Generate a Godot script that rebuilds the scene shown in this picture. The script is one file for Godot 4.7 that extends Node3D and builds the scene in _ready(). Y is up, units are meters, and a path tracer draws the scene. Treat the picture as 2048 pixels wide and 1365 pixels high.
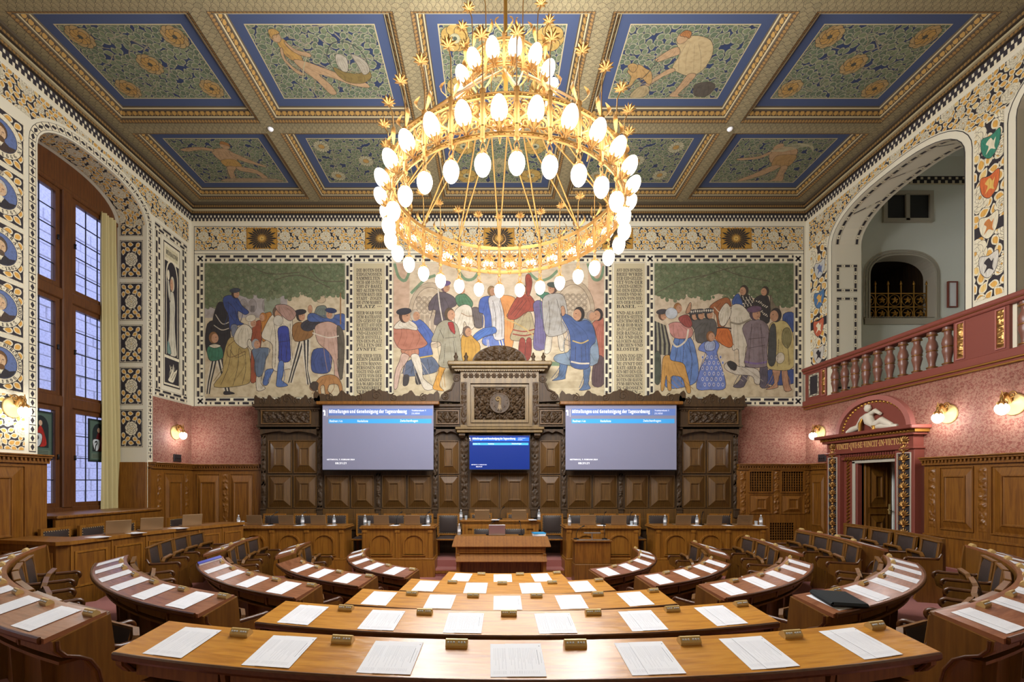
extends Node3D
# A council chamber. Units are metres, y is up; the camera stands at x = 0, z = 0 and looks along -z. "Z" below is the distance ahead of it.

const FOCAL := 915.0          # pixels, for a frame 2048 x 1365
const PX := 983.0             # where the optical axis meets the frame
const PY := 964.0
const EYE := 2.1
const WZ := 11.8              # the front wall
const XL := -7.74             # the wall with the windows
const XR := 8.11              # the wall with the door and the gallery
const MID := 0.19             # the middle of the room
const CORE := Vector3(0.185, 0, -9.2)   # the desks curve about this point
const YC := 9.2               # underside of the ceiling beams
const ORD := ["first", "second", "third", "fourth", "fifth", "sixth", "seventh", "eighth", "ninth", "tenth"]

var M := {}
var used := {}
var rng := RandomNumberGenerator.new()


class G:
	# collects triangles; corners run counter-clockwise seen from outside
	var v := PackedVector3Array()
	var n := PackedVector3Array()
	var uv := PackedVector2Array()
	var t := Transform3D.IDENTITY

	func tri(a: Vector3, b: Vector3, c: Vector3, ua := Vector2.ZERO, ub := Vector2.ZERO, uc := Vector2.ZERO) -> void:
		a = t * a
		b = t * b
		c = t * c
		var q := (b - a).cross(c - a)
		if q.length_squared() < 1e-16:
			return
		q = q.normalized()
		v.append(a); v.append(c); v.append(b)
		n.append(q); n.append(q); n.append(q)
		uv.append(ua); uv.append(uc); uv.append(ub)

	func quad(a: Vector3, b: Vector3, c: Vector3, d: Vector3, ua := Vector2(0, 1), ub := Vector2(1, 1), uc := Vector2(1, 0), ud := Vector2(0, 0)) -> void:
		tri(a, b, c, ua, ub, uc)
		tri(a, c, d, ua, uc, ud)

	func slab(lo: Vector3, hi: Vector3, bev := 0.0) -> void:
		box((lo + hi) / 2.0, (hi - lo).abs(), bev)

	func box(c: Vector3, s: Vector3, bev := 0.0) -> void:
		var h := s / 2.0
		var b: float = minf(bev, minf(h.x, minf(h.y, h.z)) * 0.8)
		for ax in 3:
			for sg in [-1.0, 1.0]:
				var u := (ax + 1) % 3
				var w := (ax + 2) % 3
				var p := []
				for k in [[-1, -1], [1, -1], [1, 1], [-1, 1]]:
					var q := Vector3.ZERO
					q[ax] = sg * h[ax]
					q[u] = k[0] * (h[u] - b)
					q[w] = k[1] * (h[w] - b)
					p.append(c + q)
				if sg > 0:
					quad(p[0], p[1], p[2], p[3])
				else:
					quad(p[3], p[2], p[1], p[0])
		if b <= 0.0:
			return
		for ax in 3:
			var u := (ax + 1) % 3
			var w := (ax + 2) % 3
			for su in [-1.0, 1.0]:
				for sw in [-1.0, 1.0]:
					var p := []
					for k in [[-1, 0], [1, 0], [1, 1], [-1, 1]]:
						var q := Vector3.ZERO
						q[ax] = k[0] * (h[ax] - b)
						q[u] = su * (h[u] - (b if k[1] == 1 else 0.0))
						q[w] = sw * (h[w] - (0.0 if k[1] == 1 else b))
						p.append(c + q)
					if su * sw > 0:
						quad(p[0], p[1], p[2], p[3])
					else:
						quad(p[3], p[2], p[1], p[0])

	func grid(P: Array, closed_u := false, closed_v := false, us := 1.0, vs := 1.0) -> void:
		# rows of points; smooth. Outside is (along the row) x (row to row)
		var R := P.size()
		var C: int = P[0].size()
		var N := []
		for i in R:
			var row := PackedVector3Array()
			for j in C:
				var jl: int = (j - 1 + C) % C if closed_u else maxi(j - 1, 0)
				var jr: int = (j + 1) % C if closed_u else mini(j + 1, C - 1)
				var il: int = (i - 1 + R) % R if closed_v else maxi(i - 1, 0)
				var ir: int = (i + 1) % R if closed_v else mini(i + 1, R - 1)
				var du: Vector3 = P[i][jr] - P[i][jl]
				var dv: Vector3 = P[ir][j] - P[il][j]
				if du.length_squared() < 1e-14:
					du = P[ir][jr] - P[ir][jl]
					if du.length_squared() < 1e-14:
						du = P[il][jr] - P[il][jl]
				row.append((t.basis * du).cross(t.basis * dv).normalized())
			N.append(row)
		for i in (R if closed_v else R - 1):
			for j in (C if closed_u else C - 1):
				var i2 := (i + 1) % R
				var j2 := (j + 1) % C
				var u0 := float(j) / maxf(C - 1, 1) * us
				var u1 := float(j + 1) / maxf(C - 1, 1) * us
				var v0 := float(i) / maxf(R - 1, 1) * vs
				var v1 := float(i + 1) / maxf(R - 1, 1) * vs
				_sm(P[i][j], P[i][j2], P[i2][j2], N[i][j], N[i][j2], N[i2][j2], Vector2(u0, v0), Vector2(u1, v0), Vector2(u1, v1))
				_sm(P[i][j], P[i2][j2], P[i2][j], N[i][j], N[i2][j2], N[i2][j], Vector2(u0, v0), Vector2(u1, v1), Vector2(u0, v1))

	func _sm(a: Vector3, b: Vector3, c: Vector3, na: Vector3, nb: Vector3, nc: Vector3, ua: Vector2, ub: Vector2, uc: Vector2) -> void:
		if (b - a).cross(c - a).length_squared() < 1e-16:
			return
		v.append(t * a); v.append(t * c); v.append(t * b)
		n.append(na); n.append(nc); n.append(nb)
		uv.append(ua); uv.append(uc); uv.append(ub)

	func lathe(prof: Array, seg := 16, at := Vector3.ZERO, axis := Basis.IDENTITY) -> void:
		# prof: [r, y, r, y ...] from the bottom up
		var P := []
		for i in range(0, prof.size(), 2):
			var row := PackedVector3Array()
			for k in seg:
				var a := TAU * k / seg
				row.append(at + axis * Vector3(prof[i] * sin(a), prof[i + 1], prof[i] * cos(a)))
			P.append(row)
		grid(P, true, false)

	func tube(path: PackedVector3Array, r, seg := 8, closed := false) -> void:
		var P := []
		var up := Vector3.UP
		var m := path.size()
		for i in m:
			var a := path[(i - 1 + m) % m] if closed else path[maxi(i - 1, 0)]
			var b := path[(i + 1) % m] if closed else path[mini(i + 1, m - 1)]
			var d := (b - a).normalized()
			if i == 0:
				up = Vector3.UP if absf(d.y) < 0.9 else Vector3.RIGHT
			var s := d.cross(up).normalized()
			up = s.cross(d).normalized()
			var rr: float = r if r is float else r[i]
			var row := PackedVector3Array()
			for k in seg:
				var w := TAU * k / seg
				row.append(path[i] + (s * cos(w) + up * sin(w)) * rr)
			P.append(row)
		grid(P, true, closed)
		if not closed:
			for e in [0, m - 1]:
				for k in range(1, seg - 1):
					if e == 0:
						tri(P[0][0], P[0][k + 1], P[0][k])
					else:
						tri(P[e][0], P[e][k], P[e][k + 1])

	func prism(poly: PackedVector2Array, z0: float, z1: float, back := true) -> void:
		var q := poly
		if Geometry2D.is_polygon_clockwise(q):
			q = poly.duplicate()
			q.reverse()
		var ix := Geometry2D.triangulate_polygon(q)
		for i in range(0, ix.size(), 3):
			var a := q[ix[i]]
			var b := q[ix[i + 1]]
			var c := q[ix[i + 2]]
			if (b - a).cross(c - a) < 0:
				var s := b
				b = c
				c = s
			tri(Vector3(a.x, a.y, z1), Vector3(b.x, b.y, z1), Vector3(c.x, c.y, z1), a, b, c)
			if back:
				tri(Vector3(a.x, a.y, z0), Vector3(c.x, c.y, z0), Vector3(b.x, b.y, z0), a, c, b)
		for i in q.size():
			var a := q[i]
			var b := q[(i + 1) % q.size()]
			quad(Vector3(a.x, a.y, z0), Vector3(b.x, b.y, z0), Vector3(b.x, b.y, z1), Vector3(a.x, a.y, z1))

	func ring(outer: Array, inner: Array, z0: float, z1: float) -> void:
		# a flat frame between two loops of equal length, front at z1
		var m := outer.size()
		for i in m:
			var a: Vector2 = outer[i]
			var b: Vector2 = outer[(i + 1) % m]
			var c: Vector2 = inner[(i + 1) % m]
			var d: Vector2 = inner[i]
			quad(Vector3(a.x, a.y, z1), Vector3(b.x, b.y, z1), Vector3(c.x, c.y, z1), Vector3(d.x, d.y, z1))
			quad(Vector3(a.x, a.y, z0), Vector3(b.x, b.y, z0), Vector3(b.x, b.y, z1), Vector3(a.x, a.y, z1))
			quad(Vector3(d.x, d.y, z1), Vector3(c.x, c.y, z1), Vector3(c.x, c.y, z0), Vector3(d.x, d.y, z0))

	func frame(x0: float, y0: float, x1: float, y1: float, w: float, z0: float, z1: float) -> void:
		ring([Vector2(x0, y0), Vector2(x1, y0), Vector2(x1, y1), Vector2(x0, y1)], [Vector2(x0 + w, y0 + w), Vector2(x1 - w, y0 + w), Vector2(x1 - w, y1 - w), Vector2(x0 + w, y1 - w)], z0, z1)

	func slope(x0: float, y0: float, x1: float, y1: float, wx: float, wy: float, z0: float, z1: float) -> void:
		# four mitred slopes from the outer rectangle (at z0) to the inner one (at z1)
		var o := [Vector3(x0, y0, z0), Vector3(x1, y0, z0), Vector3(x1, y1, z0), Vector3(x0, y1, z0)]
		var i := [Vector3(x0 + wx, y0 + wy, z1), Vector3(x1 - wx, y0 + wy, z1), Vector3(x1 - wx, y1 - wy, z1), Vector3(x0 + wx, y1 - wy, z1)]
		for k in 4:
			quad(o[k], o[(k + 1) % 4], i[(k + 1) % 4], i[k])

	func sheet(w: float, h: float, nx: int, ny: int, f: Callable) -> void:
		# a carved field: height over a rectangle centred on the origin, facing +z
		var P := []
		for i in ny + 1:
			var row := PackedVector3Array()
			for j in nx + 1:
				var u := float(j) / nx
				var q := float(i) / ny
				row.append(Vector3((u - 0.5) * w, (q - 0.5) * h, f.call(u, q)))
			P.append(row)
		grid(P)

	func add(m: Mesh, xf: Transform3D) -> void:
		for s in m.get_surface_count():
			var a := m.surface_get_arrays(s)
			var vv: PackedVector3Array = a[Mesh.ARRAY_VERTEX]
			var nn: PackedVector3Array = a[Mesh.ARRAY_NORMAL]
			var ix = a[Mesh.ARRAY_INDEX]
			var w := t * xf
			var nb := w.basis.inverse().transposed()
			for k in (ix.size() if ix else vv.size()):
				var i: int = ix[k] if ix else k
				v.append(w * vv[i])
				n.append((nb * nn[i]).normalized())
				uv.append(Vector2.ZERO)

	func mesh(mat: Material = null) -> ArrayMesh:
		var a := []
		a.resize(Mesh.ARRAY_MAX)
		a[Mesh.ARRAY_VERTEX] = v
		a[Mesh.ARRAY_NORMAL] = n
		a[Mesh.ARRAY_TEX_UV] = uv
		var m := ArrayMesh.new()
		if v.size():
			m.add_surface_from_arrays(Mesh.PRIMITIVE_TRIANGLES, a)
			if mat:
				m.surface_set_material(0, mat)
		return m


class P:
	# paints flat colour into a picture, span by span
	var im: Image
	var o := Vector2.ZERO
	var k := 1.0
	var ink := Color8(62, 50, 42)

	func _init(w: int, h: int, c: Color) -> void:
		im = Image.create(w, h, false, Image.FORMAT_RGB8)
		im.fill(c)

	func raw(p: PackedVector2Array, c: Color) -> void:
		var m := p.size()
		var lo := 1e9
		var hi := -1e9
		for q in p:
			lo = minf(lo, q.y)
			hi = maxf(hi, q.y)
		var w := im.get_width()
		for y in range(maxi(int(floor(lo)), 0), mini(int(ceil(hi)), im.get_height())):
			var yc := y + 0.5
			var xs := PackedFloat32Array()
			for i in m:
				var a := p[i]
				var b := p[(i + 1) % m]
				if (a.y <= yc) != (b.y <= yc):
					xs.append(a.x + (yc - a.y) / (b.y - a.y) * (b.x - a.x))
			xs.sort()
			for i in range(0, xs.size() - 1, 2):
				var x0 := maxi(int(round(xs[i])), 0)
				var x1 := mini(int(round(xs[i + 1])), w)
				if x1 > x0:
					im.fill_rect(Rect2i(x0, y, x1 - x0, 1), c)

	func pts(d: Array) -> PackedVector2Array:
		var q := PackedVector2Array()
		for i in range(0, d.size(), 2):
			q.append((Vector2(d[i], d[i + 1]) - o) * k)
		return q

	func smooth(q: PackedVector2Array, n := 4, closed := true) -> PackedVector2Array:
		var r := PackedVector2Array()
		var m := q.size()
		for i in (m if closed else m - 1):
			var a := q[(i - 1 + m) % m] if closed else q[maxi(i - 1, 0)]
			var d := q[(i + 2) % m] if closed else q[mini(i + 2, m - 1)]
			for s in n:
				r.append(q[i].cubic_interpolate(q[(i + 1) % m], a, d, float(s) / n))
		if not closed:
			r.append(q[m - 1])
		return r

	func poly(d: Array, c: Color) -> void:
		raw(pts(d), c)

	func blob(d: Array, c: Color, line := 2.8) -> void:
		var q := smooth(pts(d))
		raw(q, c)
		if line <= 0:
			return
		# a few brushed folds from top to bottom, then the outline
		var mid := Vector2.ZERO
		var it := 0
		var ib := 0
		var lo := 1e9
		var hi := -1e9
		for i in q.size():
			mid += q[i] / q.size()
			lo = minf(lo, q[i].x)
			hi = maxf(hi, q[i].x)
			if q[i].y < q[it].y: it = i
			if q[i].y > q[ib].y: ib = i
		if hi - lo > 24 and q[ib].y - q[it].y > 40:
			for f in [-0.26, -0.1, 0.08, 0.24]:
				var s := Vector2(f * (hi - lo), 0)
				stroke(smooth(PackedVector2Array([mid + (q[it] - mid) * 0.62 + s * 0.6, mid + s + Vector2(f * 18, 0), mid + (q[ib] - mid) * 0.72 + s * 1.1]), 5, false), 2.2 + absf(f) * 6, c.darkened(0.13 + 0.2 * absf(f)))
		stroke(q, line, ink, true)

	func stroke(q: PackedVector2Array, w: float, c: Color, closed := false) -> void:
		for i in (q.size() if closed else q.size() - 1):
			var a := q[i]
			var b := q[(i + 1) % q.size()]
			var d := (b - a)
			if d.length() < 0.01:
				continue
			d = d.normalized() * (w / 2)
			var s := Vector2(-d.y, d.x)
			raw(PackedVector2Array([a - d + s, b + d + s, b + d - s, a - d - s]), c)

	func line(d: Array, w: float, c: Color, curved := true) -> void:
		var q := pts(d)
		stroke(smooth(q, 5, false) if curved else q, w, c)

	func ell(x: float, y: float, rx: float, ry: float, c: Color, turn := 0.0, rim := 0.0) -> void:
		var q := PackedVector2Array()
		var m := 12 if rx * k < 14 else 26
		for i in m:
			var a := TAU * i / m
			q.append((Vector2(x, y) - o) * k + Vector2(cos(a) * rx, sin(a) * ry).rotated(turn) * k)
		if rim > 0:
			stroke(q, rim * 2, ink, true)
		raw(q, c)

	func rect(x: float, y: float, w: float, h: float, c: Color) -> void:
		var a := (Vector2(x, y) - o) * k
		im.fill_rect(Rect2i(int(round(a.x)), int(round(a.y)), maxi(int(round(w * k)), 1), maxi(int(round(h * k)), 1)), c)

	func petals(x: float, y: float, r: float, n: int, c: Color, turn := 0.0, fat := 0.55, rim := 2.0) -> void:
		for i in n:
			var a := turn + TAU * i / n
			ell(x + cos(a) * r * 0.6, y + sin(a) * r * 0.6, r * 0.42, r * fat * 0.7, c, a, rim)

	func tex() -> ImageTexture:
		return ImageTexture.create_from_image(im)


# ---------------------------------------------------------------- nodes

func numbered(s: String) -> String:
	used[s] = used.get(s, -1) + 1
	return s if used[s] == 0 else "%s_%03d" % [s, used[s]]

func tag(o: Node, label: String, category: String, group := "", kind := "") -> void:
	o.set_meta("label", label)
	o.set_meta("category", category)
	if group:
		o.set_meta("group", group)
	if kind:
		o.set_meta("kind", kind)

func thing(called: String, label: String, category: String, group := "", at := Vector3.ZERO, turn := 0.0) -> Node3D:
	var o := Node3D.new()
	o.name = numbered(called)
	add_child(o)
	o.position = at
	o.rotation.y = turn
	tag(o, label, category, group)
	return o

func setting(called: String, label: String, category: String, at := Vector3.ZERO) -> Node3D:
	var o := thing(called, label, category, "", at)
	o.set_meta("kind", "structure")
	return o

func part(what, called: String, mat: Material, parent: Node3D, xf := Transform3D.IDENTITY) -> MeshInstance3D:
	var o := MeshInstance3D.new()
	o.mesh = what.mesh() if what is G else what
	o.material_override = mat
	o.name = called
	o.transform = xf
	parent.add_child(o, true)
	return o

func single(what, called: String, mat: Material, label: String, category: String, group := "", xf := Transform3D.IDENTITY) -> MeshInstance3D:
	var o := MeshInstance3D.new()
	o.mesh = what.mesh() if what is G else what
	o.material_override = mat
	o.name = numbered(called)
	add_child(o)
	o.transform = xf
	tag(o, label, category, group)
	return o

func copy(o: Node3D, at: Vector3, turn: float, label: String) -> Node3D:
	var base: String = o.name
	if base.length() > 4 and base[-4] == "_" and base.right(3).is_valid_int():
		base = base.left(-4)
	var c: Node3D = o.duplicate()
	c.name = numbered(base)
	add_child(c)
	c.position = at
	c.rotation.y = turn
	c.set_meta("label", label)
	return c

func inn(o: Node3D) -> G:
	# a collector for shapes given in room coordinates, to become parts of o
	var g := G.new()
	g.t = o.transform.affine_inverse()
	return g

func seen(px: float, py: float, Z: float) -> Vector3:
	# the point at distance Z that a survey from the camera's place gives
	return Vector3((px - PX) / FOCAL * Z, EYE + (PY - py) / FOCAL * Z, -Z)

func polar(r: float, a: float, y := 0.0) -> Vector3:
	return Vector3(CORE.x + r * sin(a), y, CORE.z + r * cos(a))

func turned(at: Vector3, ry: float) -> Transform3D:
	return Transform3D(Basis(Vector3.UP, ry), at)

# a wall's own axes: x along it (to the right, facing it), y up, z out of it into the room
func on_front(x: float, y: float, off := 0.0) -> Transform3D:
	return Transform3D(Basis.IDENTITY, Vector3(x, y, -WZ + off))

func on_left(Z: float, y: float, off := 0.0) -> Transform3D:
	return Transform3D(Basis(Vector3.UP, PI / 2), Vector3(XL + off, y, -Z))

func on_right(Z: float, y: float, off := 0.0) -> Transform3D:
	return Transform3D(Basis(Vector3.UP, -PI / 2), Vector3(XR - off, y, -Z))

func lettering(text: String, height: float, font := "serif", bold := false) -> Mesh:
	var t := TextMesh.new()
	var f := SystemFont.new()
	f.font_names = PackedStringArray(["Droid Serif" if font == "serif" else "Droid Sans"])
	f.font_weight = 700 if bold else 400
	t.font = f
	t.font_size = 32
	t.pixel_size = height / 23.0
	t.depth = 0.002
	t.curve_step = 4.0
	t.text = text
	var m := ArrayMesh.new()
	m.add_surface_from_arrays(Mesh.PRIMITIVE_TRIANGLES, t.get_mesh_arrays())
	return m

func write(g: G, text: String, height: float, xf: Transform3D, width := 0.0, font := "serif", bold := false) -> void:
	# adds a line of lettering; with a width given it is drawn out to fill it
	var m := lettering(text, height, font, bold)
	var b := m.get_aabb()
	var s := Vector3.ONE
	if width > 0 and b.size.x > 0:
		s.x = width / b.size.x
	g.add(m, xf * Transform3D(Basis.from_scale(s), Vector3(-b.get_center().x * s.x, -b.get_center().y, 0)))


func _ready() -> void:
	# the camera: level, with a shifted lens
	var cam := Camera3D.new()
	cam.projection = Camera3D.PROJECTION_FRUSTUM
	cam.near = 0.05
	cam.far = 200.0
	cam.size = 1365.0 / FOCAL * cam.near
	cam.frustum_offset = Vector2((1024.0 - PX) / FOCAL, (PY - 682.5) / FOCAL) * cam.near
	cam.position = Vector3(0, EYE, 0)
	cam.current = true
	add_child(cam)
	# early morning sky
	var sky := ProceduralSkyMaterial.new()
	sky.sky_top_color = Color8(146, 156, 214)
	sky.sky_horizon_color = Color8(186, 192, 230)
	sky.ground_bottom_color = Color8(90, 92, 104)
	sky.ground_horizon_color = Color8(150, 156, 180)
	sky.sky_energy_multiplier = 1.9
	var env := Environment.new()
	env.background_mode = Environment.BG_SKY
	env.sky = Sky.new()
	env.sky.sky_material = sky
	env.tonemap_mode = Environment.TONE_MAPPER_LINEAR
	env.tonemap_exposure = 1.0
	env.sdfgi_enabled = true
	env.ssao_enabled = true
	env.ssil_enabled = true
	var we := WorldEnvironment.new()
	we.environment = env
	add_child(we)
	materials()
	paints()
	shell()
	build_things()

# ---------------------------------------------------------------- materials

func col(r: int, g: int, b: int) -> Color:
	return Color8(r, g, b)

func mat(called: String, c: Color, rough := 0.6, metal := 0.0) -> StandardMaterial3D:
	var m := StandardMaterial3D.new()
	m.resource_name = called
	m.albedo_color = c
	m.roughness = rough
	m.metallic = metal
	M[called] = m
	return m

func noise_tex(sd: int, freq: float, ramp: Array, oct := 4, kind := FastNoiseLite.TYPE_SIMPLEX_SMOOTH, size := 512) -> NoiseTexture2D:
	var f := FastNoiseLite.new()
	f.seed = sd
	f.noise_type = kind
	f.frequency = freq
	f.fractal_octaves = oct
	var t := NoiseTexture2D.new()
	t.noise = f
	t.width = size
	t.height = size
	t.seamless = true
	if ramp:
		var g := Gradient.new()
		var off := PackedFloat32Array()
		var cs := PackedColorArray()
		for i in ramp.size():
			off.append(float(i) / (ramp.size() - 1))
			cs.append(ramp[i])
		g.offsets = off
		g.colors = cs
		t.color_ramp = g
	return t

func wood(called: String, dark: Color, mid: Color, pale: Color, rough: float, scale: Vector3, coat := 0.0, sd := 3) -> StandardMaterial3D:
	var m := mat(called, Color(0.78, 0.755, 0.52), rough)   # the stain
	m.albedo_texture = noise_tex(sd, 0.012, [dark, mid, pale, mid, dark.lerp(mid, 0.5), pale])
	m.uv1_triplanar = true
	m.uv1_world_triplanar = true
	m.uv1_scale = scale
	if coat > 0:
		m.clearcoat_enabled = true
		m.clearcoat = coat
		m.clearcoat_roughness = 0.25
	return m

func print_mat(called: String, t: Texture2D, rough := 0.8, tint := Color.WHITE) -> StandardMaterial3D:
	var m := mat(called, tint, rough)
	m.albedo_texture = t
	if not M.has("age"):
		M["age"] = noise_tex(61, 0.03, [col(214, 209, 202), col(238, 236, 232), col(255, 255, 255), col(242, 239, 234)], 6)
	m.detail_enabled = rough > 0.75   # old paint is never even
	m.detail_albedo = M.age
	m.detail_blend_mode = BaseMaterial3D.BLEND_MODE_MUL
	return m

func glow(called: String, c: Color, e: float, base := Color.WHITE) -> StandardMaterial3D:
	var m := mat(called, base, 0.4)
	m.emission_enabled = true
	m.emission = c
	m.emission_energy_multiplier = e
	return m

func materials() -> void:
	var V := Vector3(2.6, 0.16, 2.6)
	wood("oak", col(86, 58, 32), col(112, 78, 44), col(128, 92, 54), 0.5, V, 0.15, 3)
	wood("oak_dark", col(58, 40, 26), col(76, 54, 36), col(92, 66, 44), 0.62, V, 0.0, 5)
	wood("oak_grey", col(104, 82, 60), col(132, 106, 80), col(150, 122, 92), 0.55, V, 0.1, 6)
	wood("oak_warm", col(118, 72, 30), col(152, 98, 44), col(172, 116, 56), 0.45, V, 0.2, 7)
	wood("oak_bench", col(140, 88, 38), col(172, 114, 54), col(188, 130, 66), 0.42, V, 0.25, 8)
	wood("oak_matte", col(138, 84, 34), col(164, 104, 44), col(178, 118, 54), 0.75, V, 0.0, 8)
	wood("window_wood", col(84, 46, 24), col(108, 62, 34), col(122, 74, 42), 0.5, V, 0.1, 9)
	wood("seat_wood", col(104, 66, 32), col(138, 92, 48), col(156, 108, 60), 0.4, V, 0.3, 12)
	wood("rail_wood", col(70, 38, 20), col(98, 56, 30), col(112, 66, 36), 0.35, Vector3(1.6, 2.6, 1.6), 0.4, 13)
	# desk tops: grain runs along the arc
	for d in [["desk_oak", col(160, 102, 30), col(186, 124, 40), col(198, 138, 50)], ["desk_brown", col(108, 64, 40), col(136, 84, 54), col(150, 98, 66)]]:
		var m := mat(d[0], Color.WHITE, 0.34)
		m.albedo_texture = noise_tex(21, 0.014, [d[1], d[2], d[3], d[2], d[1].lerp(d[2], 0.4), d[3]], 5)
		m.uv1_scale = Vector3(0.22, 2.6, 1)
		m.clearcoat_enabled = true
		m.clearcoat = 0.35
		m.clearcoat_roughness = 0.22
		m.normal_enabled = true
		m.normal_texture = noise_normal(31, 0.05)
		m.normal_scale = 0.12
	var l := mat("leather", col(56, 46, 42), 0.42)
	l.normal_enabled = true
	l.normal_texture = noise_normal(5, 0.2)
	l.normal_scale = 0.35
	l.uv1_triplanar = true
	l.uv1_scale = Vector3(6, 6, 6)
	var cp := mat("carpet", Color.WHITE, 0.95)
	cp.albedo_texture = noise_tex(9, 0.18, [col(130, 72, 64), col(152, 90, 80), col(140, 80, 72), col(162, 100, 88)], 3)
	cp.uv1_triplanar = true
	cp.uv1_world_triplanar = true
	cp.uv1_scale = Vector3(1.5, 1.5, 1.5)
	cp.rim_enabled = true
	cp.rim = 0.3
	mat("plaster", col(214, 206, 182), 0.85)
	mat("parchment", col(182, 168, 134), 0.85)
	mat("plaster_plain", col(205, 196, 170), 0.9)
	mat("gallery_grey", col(230, 232, 222), 0.9)
	mat("ink", col(44, 38, 40), 0.8)
	mat("gold", col(186, 142, 82), 0.4, 0.92)
	mat("gold_dull", col(176, 130, 58), 0.42, 0.8)
	mat("brass", col(206, 176, 114), 0.42, 0.3)
	mat("metal_black", col(26, 25, 26), 0.4, 0.5)
	mat("lead", col(40, 42, 50), 0.5, 0.6)
	mat("lid", col(158, 128, 92), 0.42, 0.55)
	mat("steel", col(190, 190, 192), 0.3, 0.9)
	mat("button", col(200, 204, 208), 0.35)
	mat("black_cloth", col(30, 33, 34), 0.95)
	mat("black_plastic", col(24, 24, 27), 0.4)
	mat("blue_card", col(44, 74, 190), 0.3)
	mat("cyan_card", col(40, 150, 205), 0.35)
	mat("white_card", col(236, 236, 238), 0.6)
	mat("terracotta", col(124, 60, 46), 0.6)
	mat("terracotta_pale", col(160, 96, 84), 0.7)
	mat("marble", col(120, 78, 62), 0.35)
	mat("stone_pale", col(182, 174, 156), 0.7)
	mat("relief_white", col(206, 196, 176), 0.7)
	var cu := mat("curtain", col(186, 172, 122), 0.9)
	cu.backlight_enabled = true
	cu.backlight = Color(0.25, 0.22, 0.15)
	var gl := mat("glass", Color(0.86, 0.9, 1.0, 0.08), 0.05)
	gl.transparency = BaseMaterial3D.TRANSPARENCY_ALPHA
	var cg := mat("clear", Color(0.92, 0.97, 1.0, 0.16), 0.04)
	cg.transparency = BaseMaterial3D.TRANSPARENCY_ALPHA
	glow("bulb", Color(1.0, 0.96, 0.88), 3.6, col(255, 248, 232))
	var wl := mat("outer_wall", Color.WHITE, 0.9)
	wl.albedo_texture = noise_tex(40, 0.02, [col(196, 196, 200), col(222, 222, 226), col(232, 232, 236)])
	wl.uv1_triplanar = true
	wl.uv1_world_triplanar = true

func noise_normal(sd: int, freq: float) -> NoiseTexture2D:
	var t := noise_tex(sd, freq, [], 3, FastNoiseLite.TYPE_SIMPLEX_SMOOTH, 256)
	t.as_normal_map = true
	t.bump_strength = 3.0
	return t

# ---------------------------------------------------------------- painted surfaces

const CREAM := Color8(224, 214, 184)
const OCHRE := Color8(216, 164, 78)
const CEILING_TINT := Color(0.8, 0.81, 0.84)   # even tint that darkens the beam and moulding patterns
const INK := Color8(46, 40, 44)

func leaf(p: P, x: float, y: float, l: float, a: float, outer: Color, inner: Color, rim := 2.0) -> void:
	var q := PackedVector2Array()
	var r := PackedVector2Array()
	for s in [[-0.5, 0.0], [-0.34, 0.26], [0.0, 0.36], [0.3, 0.2], [0.5, 0.0], [0.3, -0.2], [0.0, -0.36], [-0.34, -0.26]]:
		q.append(Vector2(x, y) + Vector2(s[0], s[1]).rotated(a) * l)
		r.append(Vector2(x, y) + Vector2(s[0], s[1]).rotated(a) * l * 0.66)
	q = p.smooth(q, 3)
	p.raw(q, outer)
	if rim > 0:
		p.stroke(q, rim, p.ink, true)
	p.raw(p.smooth(r, 3), inner)

func rose(p: P, x: float, y: float, r: float, c: Color, heart: Color) -> void:
	p.petals(x, y, r, 8, c, 0.2, 0.62, 2.5)
	p.petals(x, y, r * 0.68, 6, c, 0.5, 0.66, 2.5)
	p.petals(x, y, r * 0.42, 5, c, 0.1, 0.7, 2.0)
	p.ell(x, y, r * 0.13, r * 0.13, heart, 0, 2)

func floral_tile() -> Image:
	var p := P.new(1024, 1024, INK)
	p.ink = INK
	rng.seed = 11
	var roses := [[210, 230, 128], [690, 520, 138], [260, 760, 118], [830, 120, 84], [860, 880, 92], [520, 130, 78], [480, 930, 74], [80, 510, 66], [480, 420, 70]]
	for s in 7:
		var x := rng.randf() * 1024
		var y := rng.randf() * 1024
		var d := []
		for i in 6:
			d.append_array([x, y])
			x += rng.randf_range(60, 150)
			y += rng.randf_range(-110, 110)
		for ox in [-1024, 0]:
			for oy in [-1024, 0, 1024]:
				p.o = Vector2(-ox, -oy)
				p.line(d, 13, CREAM)
	p.o = Vector2.ZERO
	for gy in 11:
		for gx in 10:
			var x := gx * 102.4 + (51.2 if gy % 2 else 0.0) + rng.randf_range(-16, 16)
			var y := gy * 93.1 + rng.randf_range(-14, 14)
			var a := rng.randf() * TAU
			var l := rng.randf_range(104, 134)
			for ox in [-1024, 0, 1024]:
				for oy in [-1024, 0, 1024]:
					if x + ox > -70 and x + ox < 1094 and y + oy > -70 and y + oy < 1094:
						leaf(p, x + ox, y + oy, l, a, CREAM, OCHRE if (gx + gy * 3) % 7 else Color8(226, 192, 120))
	for r in roses:
		for ox in [-1024, 0, 1024]:
			for oy in [-1024, 0, 1024]:
				if r[0] + ox > -150 and r[0] + ox < 1174 and r[1] + oy > -150 and r[1] + oy < 1174:
					rose(p, r[0] + ox, r[1] + oy, r[2], CREAM, OCHRE)
	return p.im

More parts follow.
